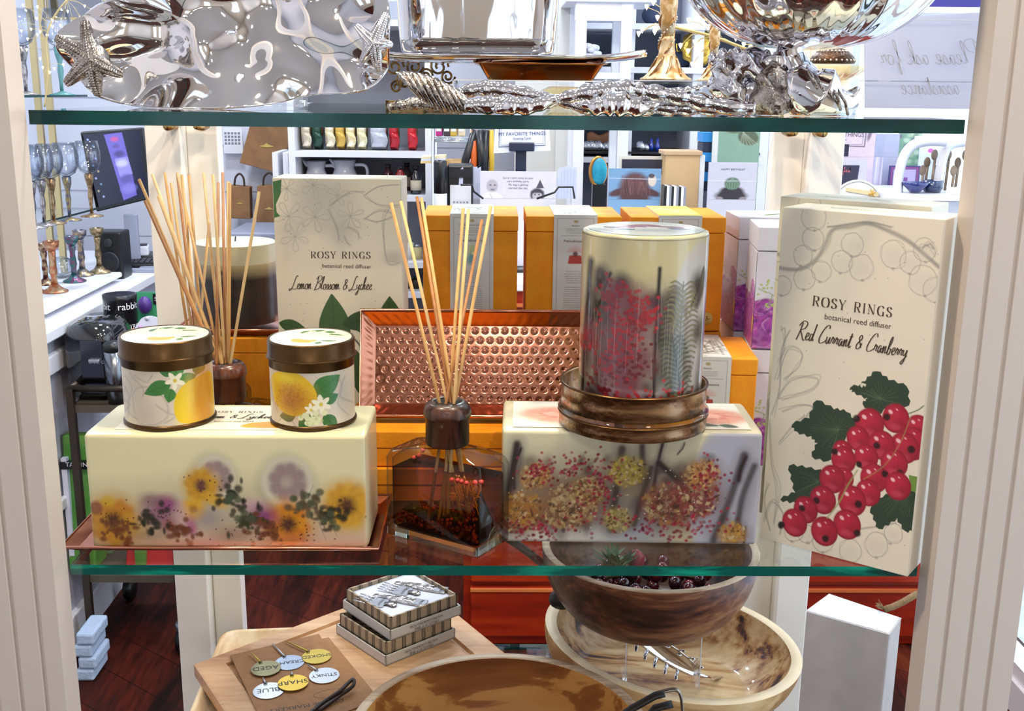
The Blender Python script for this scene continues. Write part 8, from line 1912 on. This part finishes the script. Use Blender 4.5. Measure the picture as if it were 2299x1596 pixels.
# white arched spoon stand
YA = 1.80; t = thing('arched_stand', 'white arched display stand holding wooden spoons at far right', 'display stand', (aY(2100, 430, YA).x, YA, 0))
ob('arch', MB().tube([Vector(v) for v in spline([tuple(aY(x, y, YA)) for x, y in ((2016, 440), (2018, 395), (2030, 350), (2052, 325), (2085, 317), (2125, 318))], 8)], .013, 4), WHT, t, world=True)
ob('arch', MB().tube([Vector(v) for v in spline([tuple(aY(x, y, YA+.02)) for x, y in ((2106, 440), (2108, 400), (2120, 345), (2135, 325), (2165, 318), (2195, 316))], 8)], .013, 4), WHT, t, world=True)
ob('top_board', bxp(MB(), (2120, 312), (2190, 330), YA+.02, .2), WHT, t, world=True); ob('stand_board', bxp(MB(), (1990, 436), (2200, 452), YA-.05, .28), WHT, t, world=True); x = aY(2100, 440, YA).x; ob('stand_leg', MB().box((x+.03, YA+.1, (aY(2100, 452, YA).z+ZC)/2), (.20, .2, aY(2100, 452, YA).z-ZC)), WHT, t, world=True)
zs_ = aY(2100, 436, YA-.05).z; SPW = mat('spoon_wood', '#8c7a68', .5, var=(30, '#6d5c4c', .4, .6))
ob('blue_bowl', MB().lathe([(.012, 0), (.030, .018), (.034, .026), (.031, .026), (.010, .004), (0, .004)], 20), mat('cobalt_glaze', '#1c2c78', .15, coat=.8), label='small cobalt blue bowl at the left of the arched stand', cat='bowl', loc=(aY(2050, 430, YA).x, YA-.01, zs_+.0005))
ob('blue_bowl', MB().lathe([(.020, 0), (.026, .01), (.026, .030), (.023, .030), (.020, .004), (0, .004)], 20), mat('navy_glaze', '#22345c', .2, coat=.8), label='navy blue cup between the arches of the stand', cat='cup', loc=(aY(2096, 430, YA).x, YA+.01, zs_+.0005))
for k in range(10):
    px = 2070+k*11.5; p = aY(px, 400, YA+.05); L_ = .030+.02*(k % 3)
    t = thing('wooden_spoon', 'dark wooden spoon bundled upright in the arched stand', 'spoon', (p.x, YA+.05+.01*(k % 2), zs_+.0005), 0, 'wooden spoons in the arched stand'); ob('spoon_bowl', MB().ball((0, 0, L_+.022), (.009, .004, .014), 12), SPW, t); ob('spoon_handle', MB().tube([(0, 0, 0), (.002, 0, L_+.012)], .0035, 6), SPW, t)
c, d = rect((2128, 424), (2182, 440), YA-.03, .04); ob('price_card', MB().box((0, 0, d.z/2), (d.x, .006, d.z)), mat('label_ivory', '#f0ecd8', .5), label='ivory price card in front of the wooden spoons', cat='card', loc=(c.x, YA-.045, zs_+.0005))
# ---- things seen above the upper shelf
t = thing('white_console', 'white painted console table top far behind the bronze tray', 'table', (aY(1350, 150, 2.6).x, 2.7, 0)); a_, b_ = aY(1290, 60, 2.6).x, aY(1420, 60, 2.6).x
for y0_, y1_ in ((0, 44), ): ob('table_rail', MB().box(((a_+b_)/2, 2.6, aY(1350, 22, 2.6).z), (b_-a_, .03, .07)), WHT, t, world=True, bevel=.003)
ob('table_top', MB().box(((a_+b_)/2+.02, 2.72, aY(1350, -5, 2.6).z), (b_-a_+.1, .3, .03)), WHT, t, world=True, bevel=.003)
for x in (a_+.02, b_-.02): 
    for y in (2.6, 2.84): ob('leg', MB().box((x, y, aY(1350, 0, 2.6).z/2), (.035, .035, aY(1350, 0, 2.6).z)), WHT, t, world=True)
ob('table_shelf', MB().box(((a_+b_)/2, 2.72, aY(1350, 170, 2.6).z), (b_-a_-.04, .26, .02)), WHT, t, world=True)
m = MB(); c_ = aY(1325, 120, 2.68)
for k in range(16): a__ = k*2.4; m.ball((c_.x+.03*math.cos(a__)*(k/16)**.5, 2.68+.02*math.sin(a__), c_.z-.005+.03*rg2.random()), (.012, .012, .010), 8)
zz0 = aY(1350, 170, 2.6).z+.0105; m.v = [(a-c_.x, b-2.68, c-zz0) for a, b, c in m.v]; m.tube([(0, 0, 0), (0, 0, c_.z-zz0)], .02, 12); ob('white_flowers', m, mat('petal_white', '#e2e4f0', .6), label='bunch of white flowers on the far white console', cat='flowers', loc=(c_.x, 2.68, zz0), kind='stuff')
zp = SZ[3]; p = aY(1575, 110, YF-.01); t = thing('gilt_platter', 'scalloped gilt platter leaning on the far white shelving', 'platter', (p.x, YF+.06, zp)); rp_ = .062
ob('platter_body', MB().lathe([(0, 0), (rp_*.6, .002), (rp_, .012), (rp_*1.02, .014), (rp_*.6, .006), (0, .004)], 48, fn=lambda a, z: 1+.05*math.cos(10*a)), mat('gilt_platter', '#c9a84c', .25, .85), t).matrix_basis = Matrix.Translation((0, 0, rp_*1.05)) @ Matrix.Rotation(R(80), 4, 'X')
ob('platter_handle', MB().tube([(-rp_*1.0, 0, rp_*1.2), (-rp_*1.25, 0, rp_*1.3), (-rp_*1.2, 0, rp_*.9), (-rp_*1.0, 0, rp_*.9)], .004, 8), mat('gilt_platter', '#c9a84c'), t)
for i, (px, py, w_, nm) in enumerate(((1535, 150, .10, 'navy round cushion left of the gilt platter'), (1640, 225, .12, 'slate round cushion under the fairy lights'), (1465, 52, .08, 'navy cushion on the top far shelf'))):
    p = aY(px, py, YF+.1); z_ = min(SZ, key=lambda q: abs(q-p.z)); ob('round_cushion', MB().ball((0, 0, w_*.42), (w_*.5, .035, w_*.42), 20), mat('navy_cushion', '#2c3854', .8), label=nm, cat='cushion', loc=(p.x, YF+.10, z_-.002))
t = panel('book_row', 'row of violet and blue books at the top right behind the sign', 'books', (2030, -40), (2230, 18), 1.9, .1, mat('violet_book', '#3a3488', .5)); t['kind'] = 'stuff'
ob('book_shelf', MB().box((aY(2130, 24, 1.9).x, 1.95, aY(2130, 24, 1.9).z), (.40, .14, .015)), WHT, label='white wall bracket shelf under the violet books', cat='shelf')
